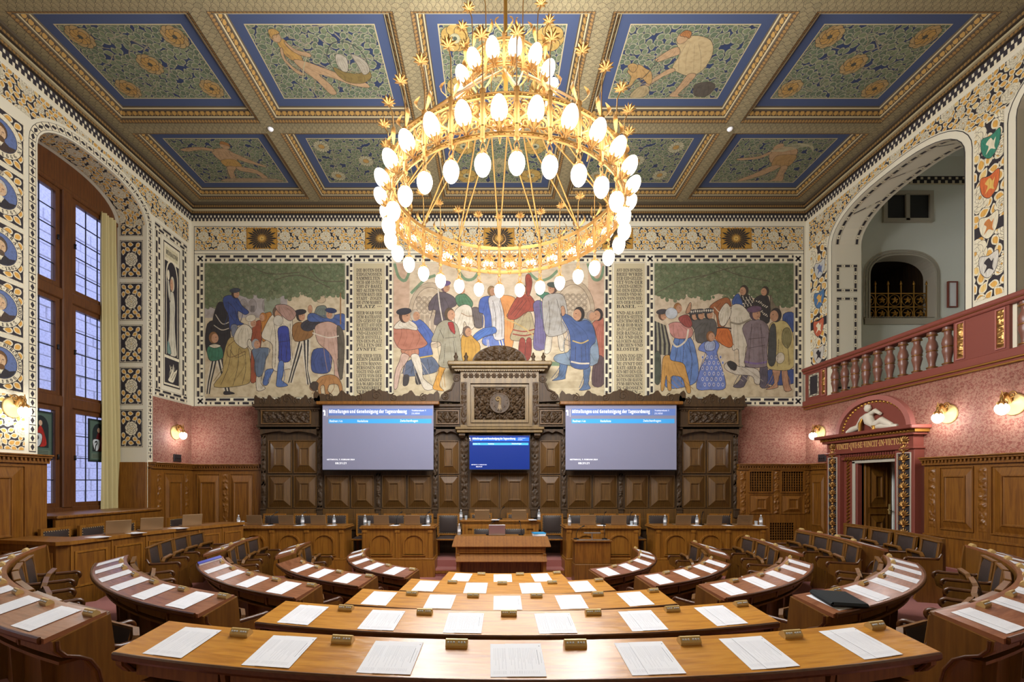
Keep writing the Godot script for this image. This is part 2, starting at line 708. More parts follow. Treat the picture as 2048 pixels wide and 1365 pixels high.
func rose_panel() -> ImageTexture:
	var p := P.new(256, 368, CREAM)
	p.ink = INK
	p.rect(6, 6, 244, 356, INK)
	p.rect(10, 10, 236, 348, CREAM)
	p.rect(16, 16, 224, 336, INK)
	p.line([60, 350, 90, 290, 130, 250, 120, 180], 8, CREAM)
	p.line([200, 350, 190, 280, 140, 240], 8, CREAM)
	p.line([130, 170, 100, 110, 60, 70], 7, CREAM)
	p.line([130, 170, 180, 110, 190, 60], 7, CREAM)
	for q in [[50, 50, 0.7], [120, 45, 0.1], [196, 52, 2.4], [44, 118, 1.7], [212, 120, 1.4], [44, 250, 1.4], [212, 248, 1.7], [50, 318, 2.4], [126, 322, 0.2], [204, 316, 0.7], [90, 92, 0.4], [165, 95, 2.7], [88, 282, 2.7], [168, 286, 0.5]]:
		leaf(p, q[0], q[1], 62, q[2], CREAM, OCHRE)
	rose(p, 128, 186, 66, CREAM, Color8(230, 210, 160))
	return p.tex()

func sunburst() -> ImageTexture:
	var p := P.new(256, 192, Color8(176, 132, 52))
	for i in 28:
		var a := TAU * i / 28
		var c := Vector2(128, 96)
		var d := Vector2(cos(a), sin(a))
		var s := Vector2(-d.y, d.x)
		var e := 0.86 if i % 2 else 1.05
		p.raw(PackedVector2Array([c + d * 26, c + d * 52 * e + s * 5, c + d * 96 * e + s * 9, c + d * 124 * e, c + d * 96 * e - s * 9, c + d * 52 * e - s * 5]), Color8(42, 38, 34))
	p.petals(128, 96, 22, 8, Color8(216, 178, 96), 0, 0.5, 1.5)
	for e in [[0, 0, 256, 8], [0, 184, 256, 8], [0, 0, 8, 192], [248, 0, 8, 192]]:
		p.rect(e[0], e[1], e[2], e[3], Color8(150, 108, 42))
	return p.tex()

func checker() -> ImageTexture:
	# two rows of offset cream squares over dark, with a cream line below
	var p := P.new(64, 64, INK)
	p.rect(4, 6, 24, 18, CREAM)
	p.rect(36, 32, 24, 22, CREAM)
	p.rect(0, 54, 64, 10, CREAM)
	return p.tex()

func dashes() -> ImageTexture:
	# a border of long dark dashes in two lanes, cream between
	var p := P.new(128, 64, CREAM)
	for y in [[8, 0], [36, 44]]:
		p.rect(0, y[0] - 2, 128, 22, Color8(226, 216, 186))
		for s in [-88, 0, 88]:
			p.rect(y[1] + s, y[0], 58, 18, INK)
	for y in [0, 31, 62]:
		p.rect(0, y, 128, 2, INK)
	return p.tex()

func dash_line() -> ImageTexture:
	var p := P.new(128, 64, CREAM)
	p.rect(8, 12, 74, 40, INK)
	p.rect(98, 24, 14, 16, INK)
	for y in [0, 61]:
		p.rect(0, y, 128, 3, INK)
	return p.tex()

func diamonds() -> ImageTexture:
	var p := P.new(64, 64, CREAM)
	p.poly([32, 10, 50, 36, 32, 60, 14, 36], INK)
	p.rect(4, 0, 56, 7, INK)
	for x in [0, 61]:
		p.rect(x, 0, 3, 64, INK)
	return p.tex()

func scales() -> ImageTexture:
	var p := P.new(128, 128, Color8(168, 150, 106))
	p.ink = Color8(84, 70, 48)
	for row in 5:
		for c in 3:
			var x := c * 64.0 + (32.0 if row % 2 else 0.0)
			var y := 128.0 - row * 32.0
			p.blob([x - 32, y - 34, x + 32, y - 34, x + 31, y - 6, x + 12, y + 6, x, y + 12, x - 12, y + 6, x - 31, y - 6], Color8(176, 158, 112) if (row + c) % 2 else Color8(162, 146, 104), 2.5)
			p.line([x, y - 30, x, y + 8], 2, Color8(120, 104, 72), false)
	return p.tex()

func eggs(a: Color, b: Color) -> ImageTexture:
	var p := P.new(64, 64, b)
	p.ink = Color8(60, 42, 20)
	p.ell(32, 26, 23, 30, a, 0, 2)
	p.ell(0, 40, 7, 22, a.darkened(0.15), 0, 2)
	p.ell(64, 40, 7, 22, a.darkened(0.15), 0, 2)
	p.rect(0, 0, 64, 6, p.ink)
	p.rect(0, 58, 64, 6, p.ink)
	return p.tex()

func damask() -> ImageTexture:
	var p := P.new(512, 512, Color8(206, 146, 134))
	var c := Color8(172, 92, 84)
	rng.seed = 5
	for i in 520:
		var x := rng.randf() * 512
		var y := rng.randf() * 512
		var a := rng.randf() * TAU
		var d := []
		for s in 4:
			d.append_array([x + cos(a) * s * 7, y + sin(a) * s * 7])
			a += rng.randf_range(0.3, 1.1)
		for ox in [-512, 0, 512]:
			p.o = Vector2(-ox, 0)
			if x + ox > -40 and x + ox < 552:
				p.line(d, rng.randf_range(3, 6.5), c)
	p.o = Vector2.ZERO
	return p.tex()

func thicket(w: int, h: int, sd: int, ground: Color, greens: Array, rim: Color, branch: Color, l0: float) -> P:
	# leaves and branches on a coloured ground
	var p := P.new(w, h, ground)
	p.ink = ground.darkened(0.35)
	rng.seed = sd
	for s in 9:
		var x := rng.randf() * w
		var y := h + 10.0
		var d := []
		var a := rng.randf_range(-2.2, -0.9)
		for i in 7:
			d.append_array([x, y])
			x += cos(a) * h * 0.17
			y += sin(a) * h * 0.17
			a += rng.randf_range(-0.6, 0.6)
		p.line(d, 9, branch)
	var nx := int(w / (l0 * 0.72))
	var ny := int(h / (l0 * 0.66))
	for gy in ny + 1:
		for gx in nx + 1:
			var x := (gx + (0.5 if gy % 2 else 0.0)) * w / nx + rng.randf_range(-l0, l0) * 0.2
			var y := gy * float(h) / ny + rng.randf_range(-l0, l0) * 0.2
			if rng.randf() < 0.06:
				continue
			var a := rng.randf() * TAU
			leaf(p, x, y, l0 * rng.randf_range(0.95, 1.3), a, rim, greens[rng.randi() % greens.size()], 2.0)
			p.line([x - cos(a) * l0 * 0.4, y - sin(a) * l0 * 0.4, x + cos(a) * l0 * 0.4, y + sin(a) * l0 * 0.4], 2.0, rim.darkened(0.2), false)
	for s in 12:
		var x := rng.randf() * w
		var y := rng.randf() * h
		var d := []
		var a := rng.randf() * TAU
		for i in 4:
			d.append_array([x, y])
			x += cos(a) * 52
			y += sin(a) * 52
			a += rng.randf_range(-0.7, 0.7)
		p.line(d, 6, branch)
	return p

func ceiling_art(kind: String) -> ImageTexture:
	var w := 800
	var h := 560
	var greens := [Color8(116, 126, 88), Color8(102, 114, 82), Color8(130, 134, 92)]
	var p := thicket(w, h, hash(kind) % 1000, Color8(44, 58, 92), greens, Color8(176, 166, 126), Color8(172, 152, 118), 56.0)
	p.ink = Color8(70, 54, 38)
	var yellow := Color8(206, 154, 78)
	var skin := Color8(206, 160, 112)
	if kind == "blossom":
		for q in [[90, 80], [710, 80], [90, 480], [710, 480], [400, 280]]:
			p.petals(q[0], q[1], 78, 9, Color8(196, 156, 96), 0.1, 0.6, 2.5)
			p.petals(q[0], q[1], 52, 8, yellow, 0.3, 0.6, 2.5)
			p.ell(q[0], q[1], 13, 13, Color8(78, 74, 60), 0, 2)
	elif kind == "anemone":
		for q in [[95, 90], [705, 90], [100, 470], [700, 470]]:
			p.petals(q[0], q[1], 92, 7, Color8(214, 168, 84), 0.2, 0.75, 3)
			p.ell(q[0], q[1], 34, 34, Color8(206, 190, 140), 0, 1)
			p.ell(q[0], q[1], 14, 14, Color8(80, 84, 66))
		p.petals(400, 330, 100, 12, Color8(190, 170, 120), 0, 0.4, 2)
	elif kind == "daisy":
		for q in [[90, 90], [700, 100], [110, 470], [690, 460], [420, 270]]:
			p.petals(q[0], q[1], 66, 15, Color8(206, 190, 146), 0, 0.3, 2)
			p.ell(q[0], q[1], 25, 25, yellow, 0, 2)
	elif kind == "fisher":
		p.blob([150, 90, 200, 100, 220, 150, 260, 210, 250, 280, 190, 250, 150, 190], yellow)
		p.blob([195, 110, 250, 170, 320, 190, 330, 215, 300, 225, 235, 195, 200, 150], skin)
		p.blob([160, 160, 150, 250, 200, 330, 230, 350, 215, 370, 170, 340, 130, 250, 140, 170], skin)
		p.blob([195, 250, 260, 250, 350, 290, 430, 330, 560, 400, 640, 430, 650, 470, 540, 450, 420, 390, 330, 360, 380, 440, 400, 520, 350, 525, 300, 420, 240, 340], skin)
		p.ell(150, 75, 34, 42, skin, 0, 2)
		p.blob([118, 60, 130, 30, 170, 26, 190, 50, 170, 62, 140, 70, 128, 95], yellow)
		p.line([300, 215, 240, 310, 190, 420], 7, Color8(196, 176, 130))
		p.line([450, 330, 430, 230, 480, 140, 560, 110, 650, 150, 690, 240, 680, 330], 6, Color8(70, 66, 58))
		p.blob([450, 300, 520, 340, 610, 350, 680, 320, 690, 380, 620, 430, 520, 425, 460, 370], Color8(150, 120, 60))
		p.blob([480, 270, 500, 200, 560, 230, 540, 330, 500, 330], Color8(200, 180, 150))
		p.blob([600, 200, 680, 250, 690, 330, 640, 360, 620, 280], Color8(190, 170, 140))
	elif kind == "herdsman":
		p.blob([330, 110, 420, 70, 540, 100, 600, 200, 590, 320, 520, 370, 420, 340, 370, 300, 380, 200], Color8(212, 178, 124))
		p.blob([350, 150, 300, 170, 250, 220, 230, 240, 260, 260, 320, 230, 380, 200], skin)
		p.ell(355, 85, 36, 42, skin, 0, 2)
		p.blob([330, 70, 350, 36, 395, 46, 400, 90, 375, 80], Color8(190, 120, 60))
		p.blob([400, 330, 330, 380, 270, 440, 220, 520, 170, 540, 150, 525, 210, 470, 280, 380, 360, 310], skin)
		p.blob([500, 360, 560, 360, 540, 440, 500, 530, 540, 548, 440, 545, 470, 480], skin)
		p.blob([70, 330, 130, 280, 190, 310, 240, 340, 270, 420, 250, 440, 190, 390, 150, 400, 130, 470, 110, 460, 110, 380], Color8(200, 152, 88))
		p.blob([90, 330, 60, 290, 90, 270, 130, 290, 120, 340], Color8(200, 152, 88))
		p.blob([180, 470, 240, 450, 280, 500, 250, 552, 150, 552], Color8(190, 160, 110))
		p.blob([590, 440, 680, 420, 740, 460, 720, 540, 640, 545, 600, 500], Color8(96, 82, 66))
		p.line([250, 240, 200, 380, 60, 520], 6, Color8(84, 72, 56))
	elif kind == "bather":
		p.blob([330, 130, 440, 110, 500, 170, 480, 260, 420, 320, 340, 290, 310, 200], skin)
		p.blob([330, 150, 230, 130, 120, 150, 60, 140, 60, 120, 200, 95, 330, 110], skin)
		p.blob([470, 150, 560, 220, 640, 290, 700, 330, 690, 350, 600, 310, 480, 240], skin)
		p.blob([330, 260, 460, 250, 480, 340, 400, 370, 330, 340], yellow)
		p.blob([340, 340, 420, 350, 360, 420, 330, 500, 280, 520, 300, 430], skin)
		p.blob([430, 340, 560, 370, 620, 430, 640, 520, 590, 520, 560, 440, 430, 400], skin)
		p.ell(470, 80, 38, 42, skin, 0, 2)
		p.blob([440, 60, 470, 28, 515, 50, 512, 90, 480, 66], Color8(196, 130, 64))
		p.blob([230, 510, 420, 500, 700, 512, 740, 552, 200, 552], Color8(184, 150, 110))
	elif kind == "reaper":
		p.blob([330, 130, 450, 90, 560, 130, 590, 240, 500, 310, 400, 270], skin)
		p.blob([430, 200, 580, 190, 620, 270, 600, 350, 470, 340, 430, 280], Color8(196, 148, 88))
		p.blob([350, 180, 280, 240, 130, 260, 90, 250, 100, 235, 260, 210, 330, 150], skin)
		p.blob([460, 330, 540, 340, 480, 430, 330, 530, 250, 530, 350, 440], skin)
		p.blob([550, 340, 610, 340, 640, 440, 680, 540, 560, 540, 590, 500], skin)
		p.ell(370, 95, 38, 42, skin, 0, 2)
		for i in 9:
			p.line([330 + i * 14, 150, 480 + i * 20, 60 + i * 3, 640 + i * 9, 60 + i * 12], 5, Color8(200, 184, 138))
		p.line([200, 545, 700, 545], 12, Color8(186, 156, 116))
	return p.tex()

func stripes(p: P, d: Array, a: Color, b: Color, n: int) -> void:
	# a limb or skirt in lengthwise stripes: d is left edge then right edge, top to bottom
	var q := p.pts(d)
	var h := q.size() / 2
	for s in n:
		var f0 := float(s) / n
		var f1 := float(s + 1) / n
		var r := PackedVector2Array()
		for i in h:
			r.append(q[i].lerp(q[h + i], f0))
		for i in range(h - 1, -1, -1):
			r.append(q[i].lerp(q[h + i], f1))
		p.raw(r, a if s % 2 == 0 else b)

func head(p: P, x: float, y: float, r: float, hair: Color, face := 1.0, hat = null) -> void:
	var skin := Color8(196, 150, 116)
	p.ell(x, y, r, r * 1.28, hair, 0, 1.5)
	p.ell(x + face * r * 0.34, y + r * 0.16, r * 0.78, r * 1.02, skin)
	p.ell(x + face * r * 0.95, y + r * 0.22, r * 0.2, r * 0.16, skin)
	p.ell(x + face * r * 0.55, y - r * 0.08, r * 0.1, r * 0.08, p.ink)
	p.line([x + face * r * 0.5, y + r * 0.6, x + face * r * 0.85, y + r * 0.58], 2, Color8(140, 84, 70), false)
	if hat != null:
		p.ell(x - face * r * 0.1, y - r * 0.85, r * 1.45, r * 0.62, hat, -0.12 * face, 1.5)

func foliage(p: P, x0: float, x1: float, y0: float, edge: Array, sd: int) -> void:
	rng.seed = sd
	var d := [x0, y0, x1, y0]
	d.append_array(edge)
	p.poly(d, Color8(112, 124, 90))
	var pg := p.pts(edge)
	for i in 900:
		var x := rng.randf_range(x0, x1)
		var y := rng.randf_range(y0, y0 + 320)
		var q := (Vector2(x, y) - p.o) * p.k
		var lim := 0.0
		for j in pg.size() - 1:
			if (pg[j].x - q.x) * (pg[j + 1].x - q.x) <= 0 and pg[j].x != pg[j + 1].x:
				lim = pg[j].y + (q.x - pg[j].x) / (pg[j + 1].x - pg[j].x) * (pg[j + 1].y - pg[j].y)
		if q.y < lim + 14:
			var c := Color8(104, 120, 84).lerp(Color8(136, 140, 106), rng.randf())
			p.ell(x, y, rng.randf_range(9, 17), rng.randf_range(8, 14), c, rng.randf() * 3, 0.6)

func folds(p: P, d: Array) -> void:
	for f in d:
		p.line(f, 2.4, p.ink)

func mural_square() -> ImageTexture:
	var p := P.new(930, 883, Color8(206, 190, 158))
	p.o = Vector2(133, 360)
	p.poly([133, 560, 680, 560, 680, 720, 133, 720], Color8(178, 170, 164))
	for x in [390, 450, 540, 610]:
		p.ell(x, 640, 26, 44, Color8(160, 152, 146), 0, 1)
		p.rect(x - 14, 640, 28, 40, Color8(120, 112, 106))
	p.poly([680, 560, 1063, 560, 1063, 820, 680, 820], Color8(214, 198, 164))
	p.poly([525, 500, 640, 500, 630, 690, 530, 690], Color8(150, 158, 132))
	p.ell(905, 600, 30, 22, Color8(200, 180, 146), 0, 1.5)
	p.blob([860, 740, 870, 660, 900, 640, 940, 650, 945, 740], Color8(120, 128, 116))
	p.poly([133, 1120, 1063, 1100, 1063, 1243, 133, 1243], Color8(208, 192, 156))
	p.blob([150, 380, 260, 370, 250, 520, 240, 640, 170, 640, 190, 500], Color8(124, 112, 92))
	foliage(p, 133, 1063, 360, [1063, 585, 960, 560, 870, 590, 780, 545, 700, 585, 640, 560, 540, 590, 470, 560, 400, 585, 330, 560, 280, 600, 240, 650, 133, 650], 4)
	for d in [[420, 370, 560, 430, 760, 420], [600, 470, 760, 440, 960, 520], [820, 380, 900, 470, 1050, 480]]:
		p.line(d, 5, Color8(96, 88, 70))
	var blue := Color8(66, 82, 136)
	var blk := Color8(54, 50, 50)
	var white := Color8(218, 208, 182)
	# rider on a black horse
	p.blob([150, 760, 240, 740, 300, 800, 290, 930, 200, 980, 140, 930], blk)
	p.blob([230, 615, 280, 640, 305, 700, 305, 800, 275, 905, 235, 905, 205, 860, 185, 760, 198, 680], blk)
	p.line([205, 700, 250, 760, 300, 745], 6, Color8(190, 180, 160))
	p.line([195, 770, 245, 800, 290, 790], 6, Color8(190, 180, 160))
	p.blob([255, 590, 300, 570, 350, 590, 380, 640, 425, 680, 400, 700, 352, 676, 362, 740, 392, 762, 332, 775, 300, 800, 288, 700, 262, 650], blue)
	p.blob([308, 770, 348, 770, 338, 840, 314, 836], Color8(130, 134, 146))
	head(p, 335, 560, 24, Color8(70, 54, 44), 1, Color8(70, 74, 84))
	folds(p, [[290, 620, 330, 660, 345, 720], [300, 700, 330, 740]])
	# boy in green
	stripes(p, [172, 990, 160, 1060, 146, 1140, 136, 1222, 212, 1000, 196, 1070, 176, 1150, 166, 1222], white, blk, 4)
	stripes(p, [206, 990, 222, 1060, 240, 1130, 262, 1218, 250, 985, 266, 1060, 288, 1140, 302, 1216], white, blk, 4)
	p.blob([262, 1206, 300, 1206, 330, 1220, 264, 1226], blk)
	p.blob([155, 910, 200, 888, 246, 920, 250, 985, 172, 1004, 148, 950], Color8(70, 122, 94))
	head(p, 190, 850, 30, Color8(138, 100, 62), 1)
	p.blob([160, 905, 200, 892, 240, 905, 200, 920], white)
	# red and orange gowns behind
	p.blob([445, 800, 480, 740, 522, 750, 512, 850, 492, 1000, 476, 1132, 434, 1132, 440, 950], Color8(158, 84, 54))
	p.blob([508, 705, 540, 688, 576, 690, 580, 800, 520, 880, 508, 780], Color8(192, 130, 62))
	head(p, 520, 715, 22, Color8(180, 120, 60), -1)
	# woman in a golden dress
	p.blob([300, 850, 400, 900, 430, 960, 437, 1100, 405, 1160, 196, 1176, 250, 1080, 255, 980], Color8(182, 158, 98))
	folds(p, [[310, 900, 290, 1040, 240, 1160], [360, 920, 350, 1050, 320, 1165], [400, 940, 404, 1060, 380, 1160], [300, 930, 340, 980, 400, 960]])
	p.blob([350, 790, 400, 762, 447, 800, 432, 880, 395, 924, 326, 866], white)
	p.blob([430, 860, 470, 930, 460, 945, 415, 900], white)
	head(p, 447, 752, 24, Color8(214, 204, 180), 1)
	p.ell(438, 722, 34, 22, white, -0.2, 1.5)
	p.line([330, 870, 280, 920, 300, 980, 400, 940], 4, Color8(120, 90, 60))
	# child
	p.blob([478, 1092, 512, 1092, 505, 1150, 535, 1186, 478, 1198], white)
	p.blob([448, 930, 520, 916, 566, 930, 536, 1000, 514, 1096, 474, 1100, 462, 1000], Color8(104, 118, 136))
	head(p, 470, 892, 26, Color8(160, 160, 158), 1)
	# bearded man in a pale coat
	p.blob([580, 700, 640, 688, 712, 720, 708, 900, 722, 1056, 690, 1056, 586, 1064, 582, 900, 512, 850, 530, 780], white)
	p.blob([620, 790, 682, 780, 696, 860, 702, 992, 660, 1014, 624, 1004, 624, 900], Color8(64, 74, 150))
	p.blob([624, 1012, 657, 1012, 652, 1100, 642, 1130, 684, 1166, 612, 1174, 610, 1120], Color8(96, 120, 172))
	p.blob([540, 1064, 590, 1060, 560, 1120, 548, 1162, 520, 1160, 528, 1110], Color8(96, 120, 172))
	p.ell(618, 684, 34, 42, Color8(104, 84, 66), 0, 1.5)
	p.ell(622, 694, 24, 30, Color8(196, 150, 116))
	p.ell(620, 738, 32, 34, Color8(206, 198, 178), 0, 1.5)
	folds(p, [[596, 760, 604, 900, 598, 1050], [700, 760, 700, 900, 706, 1040], [640, 900, 644, 1000], [672, 900, 676, 1000], [622, 880, 690, 872]])
	# man in stripes
	stripes(p, [752, 860, 724, 960, 700, 1060, 678, 1148, 800, 866, 772, 980, 736, 1080, 716, 1148], white, blk, 5)
	stripes(p, [776, 870, 784, 980, 796, 1060, 806, 1160, 836, 860, 830, 960, 822, 1060, 846, 1160], white, blk, 5)
	p.blob([714, 780, 770, 748, 852, 800, 832, 852, 732, 874], Color8(146, 106, 60))
	p.blob([776, 756, 850, 718, 908, 718, 904, 760, 832, 806, 780, 796], Color8(66, 64, 70))
	folds(p, [[800, 750, 880, 735], [800, 775, 890, 750]])
	head(p, 768, 706, 28, Color8(60, 52, 46), 1, Color8(58, 54, 56))
	# roan horse and its groom
	p.blob([600, 640, 680, 636, 740, 690, 700, 740, 640, 700], Color8(182, 146, 130))
	p.blob([818, 700, 860, 690, 930, 722, 1000, 700, 1062, 700, 1062, 800, 1000, 770, 940, 748, 828, 745], Color8(80, 100, 150))
	p.ell(832, 662, 14, 26, Color8(196, 150, 116), 0, 1.5)
	head(p, 968, 694, 26, Color8(180, 172, 158), -1, Color8(56, 66, 100))
	p.blob([856, 930, 964, 938, 964, 1072, 866, 1084, 838, 1040], Color8(70, 84, 132))
	p.blob([870, 770, 950, 744, 1012, 770, 1046, 830, 1040, 950, 1012, 1000, 1024, 1100, 1048, 1116, 998, 1122, 988, 1010, 950, 940, 890, 890, 868, 830], Color8(194, 160, 140))
	p.blob([1010, 780, 1046, 800, 1060, 900, 1046, 1110, 1024, 1100, 1020, 950], Color8(100, 92, 76))
	p.line([850, 820, 950, 850, 1020, 840], 7, Color8(216, 206, 184))
	p.line([1034, 560, 1034, 760], 8, Color8(150, 112, 70), false)
	# dog
	p.blob([828, 1182, 840, 1150, 870, 1140, 900, 1110, 960, 1094, 1012, 1110, 1042, 1160, 1046, 1216, 1030, 1216, 1014, 1162, 960, 1162, 950, 1200, 966, 1222, 934, 1222, 924, 1166, 902, 1176, 906, 1232, 888, 1232, 880, 1182, 850, 1202], Color8(180, 130, 78))
	p.blob([832, 1176, 850, 1142, 886, 1150, 876, 1196, 856, 1200], Color8(80, 64, 52))
	return p.tex()

func mural_oath() -> ImageTexture:
	var p := P.new(1548, 965, Color8(218, 200, 170))
	p.o = Vector2(100, 180)
	var green := Color8(126, 150, 116)
	for x in [[100, 218], [1530, 1648]]:
		p.rect(x[0], 180, x[1] - x[0], 800, Color8(208, 178, 150))
	for c in [[370, 560], [1420, 540]]:
		p.ell(c[0], c[1], 160, 240, Color8(196, 178, 150), 0, 2)
		p.ell(c[0], c[1], 132, 206, Color8(206, 188, 160), 0, 2)
		for i in 5:
			for j in 3:
				p.ell(c[0] - 84 + i * 42, c[1] - 120 + j * 42, 19, 19, Color8(186, 170, 144), 0, 1.5)
				p.ell(c[0] - 84 + i * 42, c[1] - 120 + j * 42, 10, 10, Color8(206, 188, 160), 0, 1)
		for i in 6:
			p.rect(c[0] - 110 + i * 38, c[1] - 10, 26, 150, Color8(178, 162, 138))
	for d in [[110, 190, 140, 280, 190, 300, 230, 200], [236, 390, 330, 300, 400, 270], [560, 200, 620, 290, 690, 290, 740, 210], [1080, 230, 1160, 300, 1240, 290, 1300, 240], [1530, 190, 1570, 290, 1620, 290, 1645, 210]]:
		p.line(d, 20, green)
	p.poly([100, 790, 1648, 790, 1648, 1145, 100, 1145], Color8(212, 196, 160))
	p.poly([760, 760, 1300, 760, 1320, 880, 740, 880], Color8(216, 200, 168))
	p.poly([1230, 890, 1648, 890, 1648, 920, 1230, 920], green)
	p.poly([1240, 1030, 1648, 1030, 1648, 1080, 1220, 1080], Color8(196, 180, 144))
	var white := Color8(222, 212, 190)
	var blk := Color8(72, 66, 64)
	# back row: riders and the men on the steps
	p.blob([366, 460, 440, 388, 540, 420, 562, 480, 502, 520, 482, 600, 400, 622, 410, 520, 362, 520], Color8(98, 88, 92))
	head(p, 480, 352, 30, Color8(120, 90, 90), 1, Color8(110, 90, 130))
	p.line([424, 330, 440, 480, 462, 600], 9, Color8(220, 210, 190))
	p.blob([556, 424, 620, 398, 682, 460, 664, 504, 580, 490], Color8(92, 130, 96))
	head(p, 600, 372, 24, Color8(110, 90, 70), 1)
	p.blob([668, 510, 722, 500, 758, 560, 754, 640, 702, 642, 690, 580], Color8(108, 98, 94))
	p.blob([548, 560, 560, 512, 620, 478, 672, 500, 682, 590, 694, 640, 652, 662, 622, 600, 604, 690, 556, 690], white)
	p.line([600, 540, 640, 560, 676, 560], 4, Color8(150, 110, 70))
	p.blob([738, 440, 800, 416, 852, 440, 842, 560, 852, 700, 778, 722, 768, 560, 728, 530], Color8(82, 104, 170))
	p.blob([770, 710, 925, 704, 930, 770, 770, 772], Color8(110, 130, 190))
	stripes(p, [786, 730, 790, 800, 800, 730, 806, 800], white, Color8(60, 90, 180), 3)
	stripes(p, [870, 730, 890, 800, 900, 730, 920, 800], white, Color8(60, 90, 180), 3)
	p.blob([800, 430, 880, 416, 912, 500, 928, 650, 922, 718, 840, 724, 818, 560], Color8(206, 202, 196))
	folds(p, [[830, 450, 850, 560, 850, 710], [880, 450, 894, 580, 896, 710]])
	p.blob([688, 702, 760, 650, 842, 640, 854, 680, 780, 704, 700, 744], Color8(84, 116, 180))
	head(p, 820, 380, 28, Color8(150, 120, 80), 1)
	p.blob([888, 420, 990, 428, 984, 500, 930, 560, 994, 600, 972, 790, 920, 790, 914, 560], Color8(224, 156, 92))
	p.blob([1000, 560, 1100, 528, 1132, 620, 1144, 722, 966, 734, 984, 640], Color8(178, 164, 128))
	for y in [660, 690]:
		p.line([980, y, 1060, y + 12, 1138, y - 4], 9, Color8(150, 72, 56))
	p.blob([1010, 420, 1080, 398, 1134, 450, 1134, 522, 1080, 532, 1000, 584, 936, 562], Color8(160, 80, 62))
	folds(p, [[960, 555, 1050, 450], [990, 570, 1080, 450]])
	p.blob([1028, 732, 1066, 732, 1070, 860, 1020, 868], Color8(150, 70, 56))
	p.blob([1078, 732, 1114, 730, 1110, 850, 1068, 880], Color8(150, 70, 56))
	head(p, 1050, 372, 28, Color8(120, 80, 60), 1)
	p.blob([1070, 280, 1100, 260, 1120, 320, 1100, 410, 1080, 400], Color8(160, 80, 62))
	p.line([920, 580, 1050, 640, 1190, 750], 10, Color8(196, 170, 110))
	p.blob([1128, 470, 1192, 458, 1204, 600, 1224, 782, 1130, 792, 1142, 600], Color8(116, 106, 144))
	p.blob([1148, 400, 1212, 388, 1254, 420, 1244, 600, 1206, 600, 1200, 450], Color8(84, 134, 108))
	p.blob([1228, 690, 1264, 690, 1254, 812, 1210, 824], white)
	p.blob([1308, 690, 1346, 690, 1358, 800, 1322, 804], white)
	p.blob([1200, 430, 1280, 398, 1352, 420, 1384, 560, 1378, 664, 1290, 706, 1220, 692, 1198, 560], Color8(178, 174, 164))
	folds(p, [[1240, 450, 1250, 580, 1240, 690], [1300, 440, 1330, 560, 1340, 680]])
	head(p, 1270, 362, 30, Color8(90, 70, 60), -1, Color8(80, 90, 80))
	# front left
	p.blob([232, 600, 300, 588, 372, 660, 404, 720, 372, 762, 384, 850, 268, 874, 268, 700], Color8(86, 108, 172))
	p.blob([268, 862, 372, 850, 424, 900, 434, 952, 330, 984, 178, 990, 190, 900], Color8(98, 108, 128))
	folds(p, [[250, 880, 230, 980], [300, 880, 300, 980], [350, 870, 370, 970]])
	p.line([262, 866, 384, 846], 10, Color8(206, 176, 96))
	head(p, 258, 556, 32, Color8(190, 180, 160), 1)
	p.blob([176, 990, 214, 990, 206, 1052, 172, 1060], blk)
	p.blob([262, 980, 296, 980, 310, 1040, 268, 1050], blk)
	p.blob([165, 788, 270, 780, 284, 842, 222, 856, 164, 832], Color8(190, 134, 104))
	p.blob([164, 830, 216, 850, 192, 900, 152, 960, 130, 1072, 104, 1080, 114, 960, 140, 900], Color8(210, 180, 160))
	p.blob([228, 850, 284, 840, 312, 930, 322, 1010, 400, 1076, 330, 1090, 278, 980], white)
	p.blob([104, 640, 180, 588, 252, 620, 278, 660, 332, 730, 348, 764, 290, 794, 160, 802, 104, 732], Color8(184, 122, 98))
	p.blob([116, 620, 180, 578, 262, 618, 272, 662, 190, 652, 108, 652], white)
	head(p, 180, 560, 38, Color8(80, 60, 50), 1, Color8(60, 58, 64))
	p.blob([448, 888, 494, 900, 462, 980, 440, 1060, 470, 1100, 392, 1086, 404, 1030, 430, 960], Color8(222, 164, 74))
	p.blob([428, 620, 490, 588, 562, 620, 588, 700, 614, 880, 602, 924, 440, 924, 450, 800, 440, 750, 380, 740, 396, 690], Color8(164, 158, 134))
	p.blob([500, 610, 540, 610, 552, 690, 520, 660], Color8(170, 60, 56))
	folds(p, [[480, 720, 560, 712], [480, 760, 470, 900], [540, 740, 560, 900], [440, 660, 470, 720]])
	head(p, 512, 548, 36, Color8(96, 80, 60), 1)
	p.blob([598, 720, 650, 688, 692, 720, 738, 780, 704, 900, 616, 900], Color8(198, 152, 66))
	head(p, 640, 672, 30, Color8(110, 90, 76), 1)
	# front right: a man swearing
	p.blob([1556, 620, 1620, 578, 1646, 600, 1646, 866, 1578, 870, 1588, 700], Color8(178, 110, 90))
	p.blob([1580, 866, 1646, 866, 1646, 1050, 1560, 1052], Color8(96, 76, 76))
	head(p, 1552, 560, 30, Color8(170, 150, 130), 1)
	head(p, 1606, 550, 34, Color8(60, 50, 46), -1)
	p.blob([1328, 880, 1384, 868, 1364, 990, 1356, 1014, 1266, 1026, 1312, 990], Color8(96, 118, 150))
	p.blob([1498, 930, 1548, 930, 1532, 1040, 1546, 1084, 1466, 1096, 1498, 1050], Color8(96, 118, 150))
	p.blob([1420, 600, 1400, 800, 1296, 840, 1286, 884, 1400, 916, 1600, 900, 1584, 680, 1530, 586], Color8(134, 152, 168))
	p.blob([1336, 540, 1400, 560, 1450, 600, 1522, 590, 1574, 650, 1584, 744, 1546, 794, 1534, 934, 1408, 924, 1402, 800, 1392, 680, 1340, 574], Color8(80, 100, 146))
